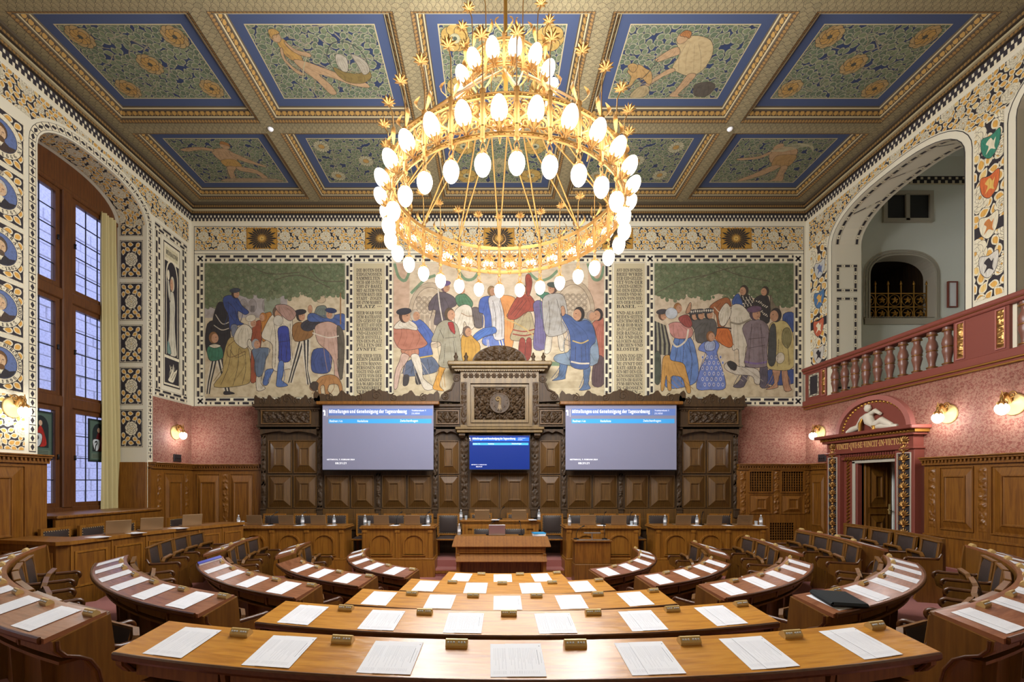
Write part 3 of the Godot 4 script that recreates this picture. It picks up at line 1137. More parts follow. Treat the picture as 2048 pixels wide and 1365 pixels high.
	p.line([1410, 890, 1470, 902, 1534, 902], 12, white)
	p.line([1420, 740, 1480, 756, 1530, 736], 9, Color8(206, 180, 110))
	folds(p, [[1440, 780, 1436, 880], [1480, 780, 1484, 890], [1510, 770, 1516, 880]])
	p.blob([1330, 500, 1352, 490, 1364, 540, 1340, 560], Color8(196, 150, 116))
	head(p, 1464, 546, 40, Color8(54, 48, 44), -1)
	return p.tex()

func mural_parade() -> ImageTexture:
	var p := P.new(928, 883, Color8(212, 194, 164))
	p.o = Vector2(292, 360)
	for x in [400, 580, 760]:
		p.line([x, 560, x, 700], 2, Color8(180, 160, 130), false)
	p.poly([292, 1080, 1220, 1080, 1220, 1243, 292, 1243], Color8(208, 192, 156))
	p.blob([1050, 480, 1120, 470, 1120, 620, 1130, 720, 1060, 720, 1064, 600], Color8(130, 118, 96))
	foliage(p, 292, 1220, 360, [1220, 620, 1130, 640, 1060, 560, 960, 580, 880, 540, 800, 580, 720, 560, 620, 590, 520, 560, 420, 600, 292, 570], 14)
	for d in [[300, 560, 480, 470, 640, 440], [560, 470, 760, 400, 900, 380], [700, 380, 860, 440, 1060, 480]]:
		p.line(d, 5, Color8(98, 90, 72))
	var white := Color8(220, 210, 186)
	var blk := Color8(62, 58, 56)
	# riders
	p.blob([808, 610, 850, 560, 886, 640, 880, 680, 830, 660], Color8(80, 104, 160))
	p.blob([868, 560, 930, 580, 956, 640, 900, 660], blk)
	p.blob([956, 600, 1050, 580, 1058, 744, 1000, 734], blk)
	for i in 26:
		p.ell(880 + (i * 37) % 66, 580 + (i * 23) % 66, 4, 4, white)
		p.ell(972 + (i * 41) % 76, 610 + (i * 29) % 110, 4, 4, white)
	head(p, 890, 540, 27, Color8(70, 60, 50), -1)
	head(p, 1030, 545, 25, Color8(70, 60, 50), -1)
	p.blob([800, 650, 880, 640, 954, 760, 930, 900, 900, 920, 894, 1060, 860, 1060, 850, 930, 812, 930, 800, 800], white)
	p.blob([658, 650, 720, 602, 782, 588, 804, 650, 770, 760, 720, 790, 700, 700], Color8(168, 106, 66))
	p.blob([720, 690, 770, 622, 804, 680, 764, 766, 730, 766], white)
	p.line([690, 650, 740, 690, 800, 650], 5, white)
	p.blob([678, 800, 782, 788, 814, 890, 782, 916, 700, 862], Color8(206, 116, 58))
	p.line([684, 790, 740, 784, 800, 790], 9, Color8(70, 50, 40))
	p.line([800, 750, 860, 760, 930, 730], 12, Color8(150, 140, 120))
	# crowd with slashed hats
	p.blob([530, 740, 690, 730, 692, 860, 580, 884, 556, 800], Color8(98, 94, 88))
	for h in [[552, 704], [594, 700], [652, 696]]:
		head(p, h[0], h[1], 26, blk, 1, Color8(76, 72, 72))
		for i in 5:
			p.ell(h[0] - 30 + i * 15, h[1] - 24, 5, 8, white)
	stripes(p, [292, 740, 292, 860, 292, 960, 366, 770, 398, 900, 396, 970], blk, Color8(150, 146, 120), 7)
	head(p, 344, 702, 26, Color8(110, 80, 60), 1, Color8(76, 72, 72))
	p.blob([292, 960, 330, 960, 330, 1140, 292, 1140], Color8(84, 90, 74))
	# woman in blue carrying a child
	p.blob([440, 830, 532, 850, 572, 960, 584, 1084, 540, 1162, 366, 1176, 388, 1000], Color8(102, 130, 182))
	folds(p, [[460, 860, 430, 1000, 400, 1160], [490, 860, 480, 1010, 470, 1160], [520, 870, 540, 1000, 530, 1150]])
	p.blob([388, 762, 450, 748, 532, 780, 548, 822, 520, 854, 430, 854, 388, 806], Color8(200, 142, 130))
	p.line([380, 770, 400, 860, 440, 910, 500, 870, 516, 800], 11, white)
	p.blob([452, 720, 512, 700, 544, 760, 522, 784, 478, 764], Color8(160, 82, 74))
	p.blob([500, 690, 520, 630, 536, 624, 530, 680], Color8(196, 150, 116))
	head(p, 446, 656, 26, Color8(170, 120, 70), 1)
	p.ell(404, 690, 40, 36, Color8(198, 204, 208), 0, 1.5)
	# girl in a patterned dress
	p.blob([620, 880, 692, 868, 724, 900, 708, 960, 742, 1050, 764, 1182, 660, 1194, 572, 1184, 600, 1050, 640, 960, 584, 930], Color8(116, 134, 194))
	for i in 30:
		var y := 980.0 + (i / 5) * 36
		p.ell(612 + (i % 5) * 30 + (15 if (i / 5) % 2 else 0), y, 8, 13, Color8(206, 206, 210), 0, 0)
		p.ell(612 + (i % 5) * 30 + (15 if (i / 5) % 2 else 0), y, 4, 8, Color8(84, 104, 176), 0, 0)
	p.blob([630, 882, 690, 874, 690, 930, 634, 934], Color8(172, 182, 206))
	head(p, 664, 842, 27, Color8(140, 96, 60), 1)
	# men at the right
	p.blob([1150, 700, 1220, 690, 1220, 810, 1160, 800], Color8(76, 94, 148))
	p.blob([1030, 1070, 1220, 1060, 1220, 1152, 1040, 1156], Color8(74, 90, 140))
	p.blob([898, 1036, 944, 1040, 912, 1110, 884, 1176, 816, 1174, 860, 1130], Color8(100, 92, 100))
	p.blob([998, 1036, 1044, 1036, 1042, 1150, 1060, 1174, 996, 1174], Color8(100, 92, 100))
	p.blob([878, 790, 930, 738, 1012, 738, 1054, 800, 1042, 950, 1052, 1036, 898, 1036, 910, 900], Color8(140, 124, 126))
	p.line([900, 1010, 970, 1022, 1050, 1010], 12, Color8(130, 108, 150))
	folds(p, [[940, 760, 930, 900, 920, 1020], [1000, 760, 1010, 900, 1020, 1020], [920, 860, 1030, 850], [920, 920, 1030, 900]])
	head(p, 960, 692, 34, Color8(90, 74, 80), 1, Color8(116, 90, 110))
	p.blob([1078, 1056, 1132, 1056, 1112, 1150, 1112, 1180, 1036, 1192, 1090, 1150], Color8(196, 150, 116))
	p.blob([1140, 1056, 1174, 1056, 1190, 1160, 1206, 1196, 1156, 1196], Color8(196, 150, 116))
	p.blob([1058, 770, 1130, 738, 1182, 760, 1218, 850, 1218, 1044, 1090, 1064, 1040, 1030, 1070, 900], Color8(204, 186, 124))
	p.blob([1062, 790, 1100, 780, 1098, 1010, 1050, 1014], Color8(84, 84, 80))
	p.blob([1150, 800, 1190, 790, 1206, 860, 1180, 920, 1144, 880], Color8(150, 142, 96))
	p.ell(1130, 985, 28, 36, white, 0.2, 2)
	folds(p, [[1180, 900, 1190, 1030], [1120, 860, 1110, 1040]])
	head(p, 1102, 702, 36, Color8(66, 58, 54), -1)
	# dogs
	p.blob([350, 980, 390, 966, 404, 1000, 482, 1020, 506, 1080, 534, 1202, 508, 1212, 480, 1124, 440, 1104, 402, 1112, 404, 1192, 380, 1192, 370, 1100, 354, 1192, 334, 1192, 340, 1060], Color8(198, 150, 78))
	p.blob([758, 1030, 800, 1004, 852, 1040, 980, 1060, 994, 1152, 962, 1152, 940, 1104, 840, 1094, 770, 1064], Color8(208, 198, 178))
	p.blob([776, 1020, 804, 1006, 840, 1030, 830, 1066, 800, 1056], blk)
	return p.tex()

func lady_panel() -> ImageTexture:
	var p := P.new(220, 620, CREAM)
	p.ink = INK
	p.rect(4, 4, 212, 612, INK)
	p.rect(10, 10, 200, 600, CREAM)
	p.rect(18, 84, 184, 400, INK)
	p.ell(110, 150, 78, 84, CREAM, 0, 0)
	p.ell(110, 154, 68, 76, INK, 0, 0)
	p.rect(42, 154, 136, 326, INK)
	p.rect(36, 150, 6, 330, CREAM)
	p.rect(178, 150, 6, 330, CREAM)
	var dress := Color8(200, 194, 172)
	p.blob([90, 210, 130, 205, 150, 260, 146, 330, 160, 420, 168, 474, 60, 474, 70, 400, 84, 320, 80, 260], dress)
	p.blob([70, 160, 96, 220, 84, 250, 56, 200, 52, 160], dress)
	p.blob([60, 420, 100, 470, 50, 474], Color8(120, 150, 140))
	for d in [[110, 260, 104, 360, 92, 470], [130, 260, 134, 360, 142, 470], [90, 300, 84, 380, 74, 460]]:
		p.line(d, 2, Color8(110, 104, 92))
	head(p, 116, 170, 26, Color8(200, 190, 160), -1)
	p.ell(64, 140, 16, 22, CREAM, 0, 2)
	p.rect(18, 496, 184, 106, INK)
	p.blob([60, 590, 90, 560, 80, 520, 110, 540, 130, 512, 140, 545, 180, 530, 150, 575, 120, 596], CREAM)
	for d in [[90, 560, 120, 530], [100, 575, 140, 540], [110, 585, 160, 550]]:
		p.line(d, 3, INK)
	p.rect(30, 24, 160, 46, Color8(206, 196, 160))
	return p.tex()

func medallion(i: int) -> ImageTexture:
	var p := P.new(256, 300, INK)
	p.ink = INK
	p.rect(0, 0, 256, 300, CREAM)
	p.rect(8, 8, 240, 284, INK)
	for q in [[40, 40, 0.7], [216, 40, 2.4], [40, 260, 2.4], [216, 260, 0.7], [90, 30, 0.1], [166, 30, 3.0], [90, 272, 0.1], [166, 272, 3.0], [26, 90, 1.5], [230, 90, 1.5], [26, 212, 1.5], [230, 212, 1.5]]:
		leaf(p, q[0], q[1], 56, q[2], CREAM, OCHRE)
	p.ell(128, 150, 118, 118, INK)
	p.ell(128, 150, 115, 115, CREAM)
	p.ell(128, 150, 88, 88, INK)
	p.ell(128, 150, 85, 85, Color8(96, 112, 156))
	var coat := Color8(48, 44, 48) if i % 3 else Color8(70, 56, 48)
	var q := PackedVector2Array()
	for k in 14:
		var a := lerpf(0.35, PI - 0.35, k / 13.0)
		q.append(Vector2(128 + cos(a) * 84, 150 + sin(a) * 84))
	q.append_array(PackedVector2Array([Vector2(86, 186), Vector2(112, 176), Vector2(146, 176), Vector2(172, 188)]))
	p.raw(q, coat)
	p.poly([112, 178, 128, 214, 146, 178, 128, 168], CREAM)
	var hair: Color = [Color8(96, 70, 46), Color8(190, 184, 172), Color8(90, 74, 60), Color8(150, 144, 134), Color8(110, 78, 46)][i % 5]
	p.ell(128, 128, 33, 42, hair, 0, 2)
	p.ell(130, 138, 25, 34, Color8(206, 172, 134))
	p.line([116, 132, 124, 132], 3, INK, false)
	p.line([136, 132, 144, 132], 3, INK, false)
	p.line([131, 134, 133, 148, 128, 150], 2, Color8(150, 110, 84))
	p.line([120, 160, 140, 160], 3, hair if i % 2 else Color8(160, 100, 80), false)
	if i % 2 == 0:
		p.ell(131, 172, 18, 16, hair)
	return p.tex()

func shield_strip(tile: Image, w: int, h: int, list: Array) -> ImageTexture:
	var p := P.new(w, h, INK)
	for y in range(0, h, 1024):
		p.im.blit_rect(tile, Rect2i(200, 100, w, 1024), Vector2i(0, y))
	p.ink = INK
	for s in list:
		var x: float = w / 2.0 + s[1]
		var y: float = s[0]
		var r: float = s[2]
		p.line([x + r, y - r * 1.6, x - r * 0.2, y + r * 1.7], 12, CREAM)
		p.blob([x - r, y - r * 1.05, x, y - r * 0.9, x + r, y - r * 1.05, x + r * 0.86, y + r * 0.4, x, y + r * 1.15, x - r * 0.86, y + r * 0.4], s[3], 5)
		p.blob([x - r * 0.5, y + r * 0.6, x - r * 0.2, y, x - r * 0.5, y - r * 0.4, x, y - r * 0.7, x + r * 0.3, y - r * 0.3, x + r * 0.55, y - r * 0.5, x + r * 0.4, y + r * 0.2, x + r * 0.5, y + r * 0.6, x, y + r * 0.3], s[4], 0)
	return p.tex()

func screen_picture(body: Color, bar: Color) -> ImageTexture:
	var p := P.new(444, 256, body)
	p.rect(24, 14, 416, 27, bar)
	p.rect(348, 14, 1, 27, body)
	p.rect(24, 54, 412, 18, Color8(64, 160, 226))
	p.rect(18, 16, 1, 30, Color8(240, 244, 250))
	return p.tex()

func agenda() -> ImageTexture:
	var p := P.new(210, 297, Color8(230, 230, 233))
	rng.seed = 8
	p.rect(16, 14, 4, 8, Color8(40, 40, 44))
	p.rect(60, 18, 70, 2, Color8(150, 150, 156))
	var y := 46
	while y < 280:
		var c := Color8(186, 186, 192)
		p.rect(30, y, rng.randi_range(60, 140), 2, c)
		p.rect(176, y, 18, 2, c)
		y += rng.randi_range(7, 15)
	p.rect(44, 40, 96, 3, Color8(120, 120, 128))
	return p.tex()

func stained(a: Color) -> ImageTexture:
	var p := P.new(128, 208, Color8(52, 66, 58))
	p.rect(6, 6, 116, 196, Color8(84, 104, 92))
	p.ell(64, 70, 44, 54, Color8(40, 48, 50))
	p.rect(20, 70, 88, 90, Color8(40, 48, 50))
	p.blob([40, 150, 46, 90, 64, 60, 84, 90, 96, 150], a)
	p.ell(64, 50, 10, 13, Color8(206, 170, 140))
	p.blob([26, 100, 70, 100, 68, 140, 48, 158, 28, 138], Color8(206, 212, 214))
	p.line([40, 150, 44, 130, 52, 118, 48, 108, 40, 112], 6, Color8(24, 24, 26))
	p.rect(14, 170, 100, 26, Color8(110, 122, 104))
	for i in 3:
		p.rect(22, 175 + i * 7, 84, 2, Color8(44, 50, 46))
	return p.tex()

func paints() -> void:
	var tile := floral_tile()
	print_mat("floral", ImageTexture.create_from_image(tile), 0.8, Color(0.94, 0.94, 0.94))
	print_mat("rose_panel", rose_panel())
	print_mat("sunburst", sunburst())
	print_mat("checker", checker())
	print_mat("dashes", dashes())
	print_mat("diamonds", diamonds())
	print_mat("dash_line", dash_line())
	print_mat("scales", scales(), 0.8, CEILING_TINT)
	print_mat("eggs", eggs(Color8(196, 150, 72), Color8(84, 62, 34)), 0.8, CEILING_TINT)
	print_mat("beads", eggs(Color8(166, 124, 62), Color8(92, 72, 44)), 0.8, CEILING_TINT)
	print_mat("damask", damask(), 0.8, Color(0.75, 0.75, 0.68))
	for c in ["blossom", "anemone", "daisy", "fisher", "herdsman", "bather", "reaper"]:
		print_mat("ceiling_" + c, ceiling_art(c), 0.8, Color(0.76, 0.8, 0.84))
	print_mat("mural_square", mural_square(), 0.8, Color(0.89, 0.88, 0.88))
	print_mat("mural_oath", mural_oath(), 0.8, Color(0.89, 0.88, 0.88))
	print_mat("mural_parade", mural_parade(), 0.8, Color(0.89, 0.88, 0.88))
	print_mat("lady", lady_panel())
	for i in 5:
		print_mat("medallion_%d" % i, medallion(i))
	print_mat("shields_near", shield_strip(tile, 300, 1600, [[250, 20, 96, Color8(58, 130, 104), CREAM], [600, 10, 96, Color8(206, 104, 52), Color8(216, 176, 90)], [960, 0, 96, CREAM, Color8(190, 120, 60)], [1310, 0, 96, Color8(210, 204, 190), INK]]))
	print_mat("shields_far", shield_strip(tile, 300, 1600, [[330, 20, 90, Color8(196, 196, 190), Color8(96, 110, 150)], [690, 10, 92, Color8(80, 118, 160), OCHRE], [1030, 0, 92, Color8(190, 96, 66), CREAM], [1360, 0, 92, Color8(198, 192, 180), INK]]))
	var sp := print_mat("projection", screen_picture(Color8(128, 128, 150), Color8(96, 122, 184)))
	sp.detail_enabled = false
	sp.emission_enabled = true
	sp.emission_texture = sp.albedo_texture
	sp.emission_energy_multiplier = 0.12
	var tv := print_mat("display", screen_picture(Color8(2, 36, 112), Color8(30, 96, 196)), 0.25)
	tv.emission_enabled = true
	tv.emission_texture = tv.albedo_texture
	tv.emission_energy_multiplier = 0.5
	print_mat("agenda", agenda(), 0.7)
	for s in [["stained_red", Color8(176, 50, 44)], ["stained_maroon", Color8(110, 34, 40)]]:
		var m := print_mat(s[0], stained(s[1]), 0.3)
		m.backlight_enabled = true
		m.backlight = Color(0.5, 0.5, 0.5)
	M.erase("none")

# ---------------------------------------------------------------- the room

const WIN := {a = 7.8, b = 10.28, sill = 1.5, top = 7.86, rise = 0.58}
const WIN2 := {a = 3.1, b = 5.58, sill = 1.5, top = 7.86, rise = 0.58}
const ARC := {a = -10.9, b = -7.84, sill = 4.0, top = 7.74, rise = 0.68}
const ARC2 := {a = -7.06, b = -4.0, sill = 4.0, top = 7.74, rise = 0.68}

func arch(o: Dictionary, u: float, grow := 0.0) -> float:
	var h: float = (o.b - o.a) / 2.0 + grow
	var s := clampf(absf(u - (o.a + o.b) / 2.0) / h, 0.0, 1.0)
	return o.top + (o.rise + grow) * sqrt(maxf(0.0, 1.0 - pow(s, 2.6)))

func arch_path(o: Dictionary, grow: float, low: float, n := 22) -> PackedVector2Array:
	var q := PackedVector2Array([Vector2(o.a - grow, low)])
	for i in n + 1:
		var u: float = (o.a + o.b) / 2.0 - cos(PI * i / n) * ((o.b - o.a) / 2.0 + grow)
		q.append(Vector2(u, arch(o, u, grow)))
	q.append(Vector2(o.b + grow, low))
	return q

func face(g: G, u0: float, u1: float, y0: float, y1: float, ops: Array, z: float, flip := false) -> void:
	var cut := [u0]
	for o in ops:
		cut.append_array([o.a, o.b])
	cut.append(u1)
	for i in range(0, cut.size(), 2):
		_f(g, cut[i], cut[i + 1], y0, y0, y1, y1, z, flip)
	for o in ops:
		_f(g, o.a, o.b, y0, y0, o.sill, o.sill, z, flip)
		var n := 22
		for i in n:
			var ua: float = (o.a + o.b) / 2.0 - cos(PI * i / n) * (o.b - o.a) / 2.0
			var ub: float = (o.a + o.b) / 2.0 - cos(PI * (i + 1) / n) * (o.b - o.a) / 2.0
			_f(g, ua, ub, arch(o, ua), arch(o, ub), y1, y1, z, flip)

func _f(g: G, ua: float, ub: float, la: float, lb: float, ta: float, tb: float, z: float, flip: bool) -> void:
	var a := Vector3(ua, la, z)
	var b := Vector3(ub, lb, z)
	var c := Vector3(ub, tb, z)
	var d := Vector3(ua, ta, z)
	if flip:
		g.quad(b, a, d, c)
	else:
		g.quad(a, b, c, d, Vector2(ua, -la), Vector2(ub, -lb), Vector2(ub, -tb), Vector2(ua, -ta))

func reveal(g: G, o: Dictionary, depth: float) -> void:
	var q := arch_path(o, 0.0, o.sill)
	q.append(q[0])
	var run := 0.0
	for i in q.size() - 1:
		var a := q[i]
		var b := q[i + 1]
		var l := a.distance_to(b)
		g.quad(Vector3(a.x, a.y, 0), Vector3(b.x, b.y, 0), Vector3(b.x, b.y, -depth), Vector3(a.x, a.y, -depth), Vector2(run, 0), Vector2(run + l, 0), Vector2(run + l, depth), Vector2(run, depth))
		run += l

func ribbon(g: G, inner: PackedVector2Array, outer: PackedVector2Array, z: float, period: float) -> void:
	# a painted band between two paths of equal length
	var run := 0.0
	for i in inner.size() - 1:
		var l := (inner[i].distance_to(inner[i + 1]) + outer[i].distance_to(outer[i + 1])) / 2.0 / period
		g.quad(Vector3(outer[i].x, outer[i].y, z), Vector3(inner[i].x, inner[i].y, z), Vector3(inner[i + 1].x, inner[i + 1].y, z), Vector3(outer[i + 1].x, outer[i + 1].y, z), Vector2(0, run), Vector2(1, run), Vector2(1, run + l), Vector2(0, run + l))
		run += l

func panel(g: G, x0: float, y0: float, x1: float, y1: float, z: float, us := 1.0, vs := 1.0) -> void:
	g.quad(Vector3(x0, y0, z), Vector3(x1, y0, z), Vector3(x1, y1, z), Vector3(x0, y1, z), Vector2(0, vs), Vector2(us, vs), Vector2(us, 0), Vector2(0, 0))

func upright(g: G, x0: float, y0: float, x1: float, y1: float, z: float, period: float) -> void:
	# a band that runs up: its texture's u goes along the height
	var l := (y1 - y0) / period
	g.quad(Vector3(x0, y0, z), Vector3(x1, y0, z), Vector3(x1, y1, z), Vector3(x0, y1, z), Vector2(0, 0), Vector2(0, 1), Vector2(l, 1), Vector2(l, 0))

func dash_frame(g: G, x0: float, y0: float, x1: float, y1: float, w: float, z: float, period := 0.36) -> void:
	panel(g, x0, y1 - w, x1, y1, z, (x1 - x0) / period)
	panel(g, x0, y0, x1, y0 + w, z, (x1 - x0) / period)
	upright(g, x0, y0 + w, x0 + w, y1 - w, z, period)
	upright(g, x1 - w, y0 + w, x1, y1 - w, z, period)

func shell() -> void:
	# floor: carpeted tiers about the middle of the house
	var fl := setting("floor", "reddish carpet over low curved tiers of the chamber", "floor")
	var g := G.new()
	g.slab(Vector3(XL - 0.8, -0.3, -WZ - 0.4), Vector3(XR + 0.8, 0.0, 4.0))
	part(g, "low_floor", M.carpet, fl)
	for k in TIER.size():
		g = G.new()
		var n := 60
		var rin: float = TIER[k][0]
		var y: float = TIER[k][1]
		for i in n:
			var a := lerpf(-2.9, 2.9, float(i) / n)
			var b := lerpf(-2.9, 2.9, float(i + 1) / n)
			if absf(a) > 1.72 or absf(b) > 1.72:
				continue
			var A := polar(rin, a, y)
			var B := polar(rin, b, y)
			# behind the counter by the windows the floor stays low
			var ra := _room(a) if a > -1.16 else 6.45
			var rb := _room(b) if b > -1.16 else 6.45
			if ra <= rin or rb <= rin:
				continue
			g.quad(A, polar(ra, a, y), polar(rb, b, y), B)
			g.quad(Vector3(A.x, y - 0.16, A.z), A, B, Vector3(B.x, y - 0.16, B.z))
		part(g, "tier", M.carpet, fl)
	# front wall
	var fw := setting("wall_front", "front wall painted with three historical scenes above panelling", "wall")
	g = G.new()
	g.slab(Vector3(XL - 0.8, -0.2, -WZ - 0.4), Vector3(XR + 0.8, 9.9, -WZ))
	part(g, "plaster", M.plaster, fw)
	front_paint(fw)
	# back wall, behind the camera
	var bw := setting("wall_back", "plain cream wall behind the seats", "wall")
	g = G.new()
	g.slab(Vector3(XL - 0.8, -0.2, 3.5), Vector3(XR + 0.8, 9.9, 3.9))
	part(g, "plaster", M.plaster_plain, bw)
	left_wall()
	right_wall()
	ceiling()

func _room(a: float) -> float:
	# how far from the middle of the house a wall stands in that direction
	var r := 30.0
	var s := sin(a)
	var c := cos(a)
	if s > 1e-6: r = minf(r, (XR - CORE.x) / s)
	if s < -1e-6: r = minf(r, (XL - CORE.x) / s)
	if c > 1e-6: r = minf(r, (3.5 - CORE.z) / c)
	if c < -1e-6: r = minf(r, (-WZ - CORE.z) / c)
	return r

func fx(px: float) -> float:
	return (px - PX) / FOCAL * WZ

func fy(py: float) -> float:
	return EYE + (PY - py) / FOCAL * WZ

func front_paint(fw: Node3D) -> void:
	var X := Transform3D(Basis.IDENTITY, Vector3(0, 0, -WZ))
	var g := G.new()
	panel(g, XL, 8.79, XR, 8.99, 0.004, (XR - XL) / 0.097)
	part(g, "chequer_band", M.checker, fw, X)
	g = G.new()
	var y0 := fy(500)
	var y1 := fy(455)
	panel(g, fx(391), y0, fx(1605), y1, 0.004, (fx(1605) - fx(391)) / 1.05, (y1 - y0) / 1.05)
	part(g, "floral_frieze", M.floral, fw, X)
	for c in [524, 761, 998, 1235, 1472]:
		g = G.new()
		panel(g, fx(c - 31), y0 + 0.02, fx(c + 31), y1 - 0.02, 0.008)
		part(g, "sunburst_panel", M.sunburst, fw, X)
	# thin dark lines and the border of dashes
	g = G.new()
	for y in [453.5, 501.5, 508.0]:
		panel(g, fx(388), fy(y + 0.5), fx(1608), fy(y - 0.5), 0.003)
	for x in [388.5, 1607.5]:
		panel(g, fx(x - 0.5), fy(815), fx(x + 0.5), fy(453), 0.003)
	part(g, "ink_lines", M.ink, fw, X)
	g = G.new()
	var bw := 0.215
	dash_frame(g, fx(392), fy(812), fx(1605), fy(509), bw, 0.004)
	for c in [699, 778, 1217, 1300]:
		upright(g, fx(c) - bw / 2, fy(812) + bw, fx(c) + bw / 2, fy(509) - bw, 0.004, 0.36)
	part(g, "dash_border", M.dashes, fw, X)
	g = G.new()
	for x in [401, 699, 778, 1217, 1300, 1596]:
		for y in [518, 803]:
			var a := fx(x) - 0.115
			var b := fy(y) - 0.115
			panel(g, a, b, a + 0.23, b + 0.23, 0.006)
	part(g, "corner_squares", M.plaster, fw, X)
	g = G.new()
	for x in [401, 699, 778, 1217, 1300, 1596]:
		for y in [518, 803]:
			for s in [-1.0, 1.0]:
				g.t = Transform3D(Basis(Vector3.BACK, s * PI / 4), Vector3(fx(x), fy(y), 0.008))
				panel(g, -0.09, -0.022, 0.09, 0.022, 0)
	part(g, "corner_crosses", M.ink, fw, X)
	for m in [["mural_square", 410, 690], ["mural_oath", 787, 1208], ["mural_parade", 1309, 1587]]:
		g = G.new()
		panel(g, fx(m[1]), fy(795), fx(m[2]), fy(527), 0.007)
		part(g, "mural", M[m[0]], fw, X).set_meta("label", {"mural_square": "painted square with rider and roan horse under trees", "mural_oath": "painted oath scene with a man raising his hand", "mural_parade": "painted procession with blue gowned woman and hounds"}[m[0]])
	var left := ["DIE·BOTEN·DER", "EIDGENOSSEN", "SAMMELTEN ❖", "SICH·AM·13·IVLI", "1501·ZV·BASEL", "MIT·ALTEM·VND", "NEVEM·RATE·DER", "STADT ❖ ZOGEN", "SIE·ZVM·MARKT-", "PLATZ ❖❖❖", "", "HIER·WAR·VOR", "DEM·RATHAVSE", "EIN·GERVST·ER-", "RICHTET·AVF·DEM", "RATSHERREN", "VND·GESANDTE", "SICH·AVFSTELL-", "TEN·DEN·PLATZ", "FVLLTEN·DIE", "ZVNFTE ❖❖❖", "", "DIE·VBER·VIER-", "ZEHN·JAHRE", "ALTEN·MANNS-", "PERSONEN·DIE", "VOGTE·VND·AMT-", "LEVTE·VON·DER", "LANDSCHAFT", "DA·WARD·DER", "BVNDESBRIEF", "VERLESEN ❖❖"]
	var right := ["AVF·DEN·BVNDES-", "BRIEF·WVRDE", "DER·EID·GELEIS-", "TET·VON·DER", "GANZEN·GEMEIN-", "DE·DEN·EIDGE-", "NOSSEN·VND·SO-", "DANN·VON·DIE-", "SEN·DER·STADT", "BASEL ❖❖❖", "", "VND·ALS·AVF", "BEIDEN·SEITEN", "GESCHWOREN", "WAR·HOB·MAN", "AN·ZV·LAVTEN·MIT", "DER·RATSGLO-", "CKE·VND·DEN", "GLOCKEN·ALLER", "KIRCHEN·VND", "KLOSTER ❖❖", "", "DANN·ZOG·EIN", "JEDER·AVF·SEI-", "NE·ZVNFT·DIE", "RATE·ABER·AS-", "SEN·MIT·DEN·EID-", "GENOSSISCHEN", "BOTEN·IM·HAVSE", "ZVM·BRVNNEN", "IN·GROSSEN", "FREVDEN ❖❖❖"]
	for c in [[left, 713, 764], [right, 1233, 1285]]:
		g = G.new()
		panel(g, fx(c[1] - 5), fy(795), fx(c[2] + 5), fy(527), 0.004)
		part(g, "inscription_ground", M.parchment, fw, X)
		g = G.new()
		var y := 541.0
		for line in c[0]:
			if line == "":
				y += 5.0
				continue
			write(g, line.replace(" ❖❖❖", " ···").replace(" ❖❖", " ··").replace("❖", "·"), 0.078, Transform3D(Basis.IDENTITY, Vector3(fx((c[1] + c[2]) / 2.0), fy(y), 0.006)), fx(c[2]) - fx(c[1]), "serif", true)
			y += 8.05
		part(g, "inscription", M.ink, fw, X)
	# red damask beside the panelling
	for s in [[XL, fx(524)], [fx(1474), XR]]:
		g = G.new()
		panel(g, s[0], 2.5, s[1], fy(813), 0.006, (s[1] - s[0]) / 0.75, 2.1)
		part(g, "damask", M.damask, fw, X)

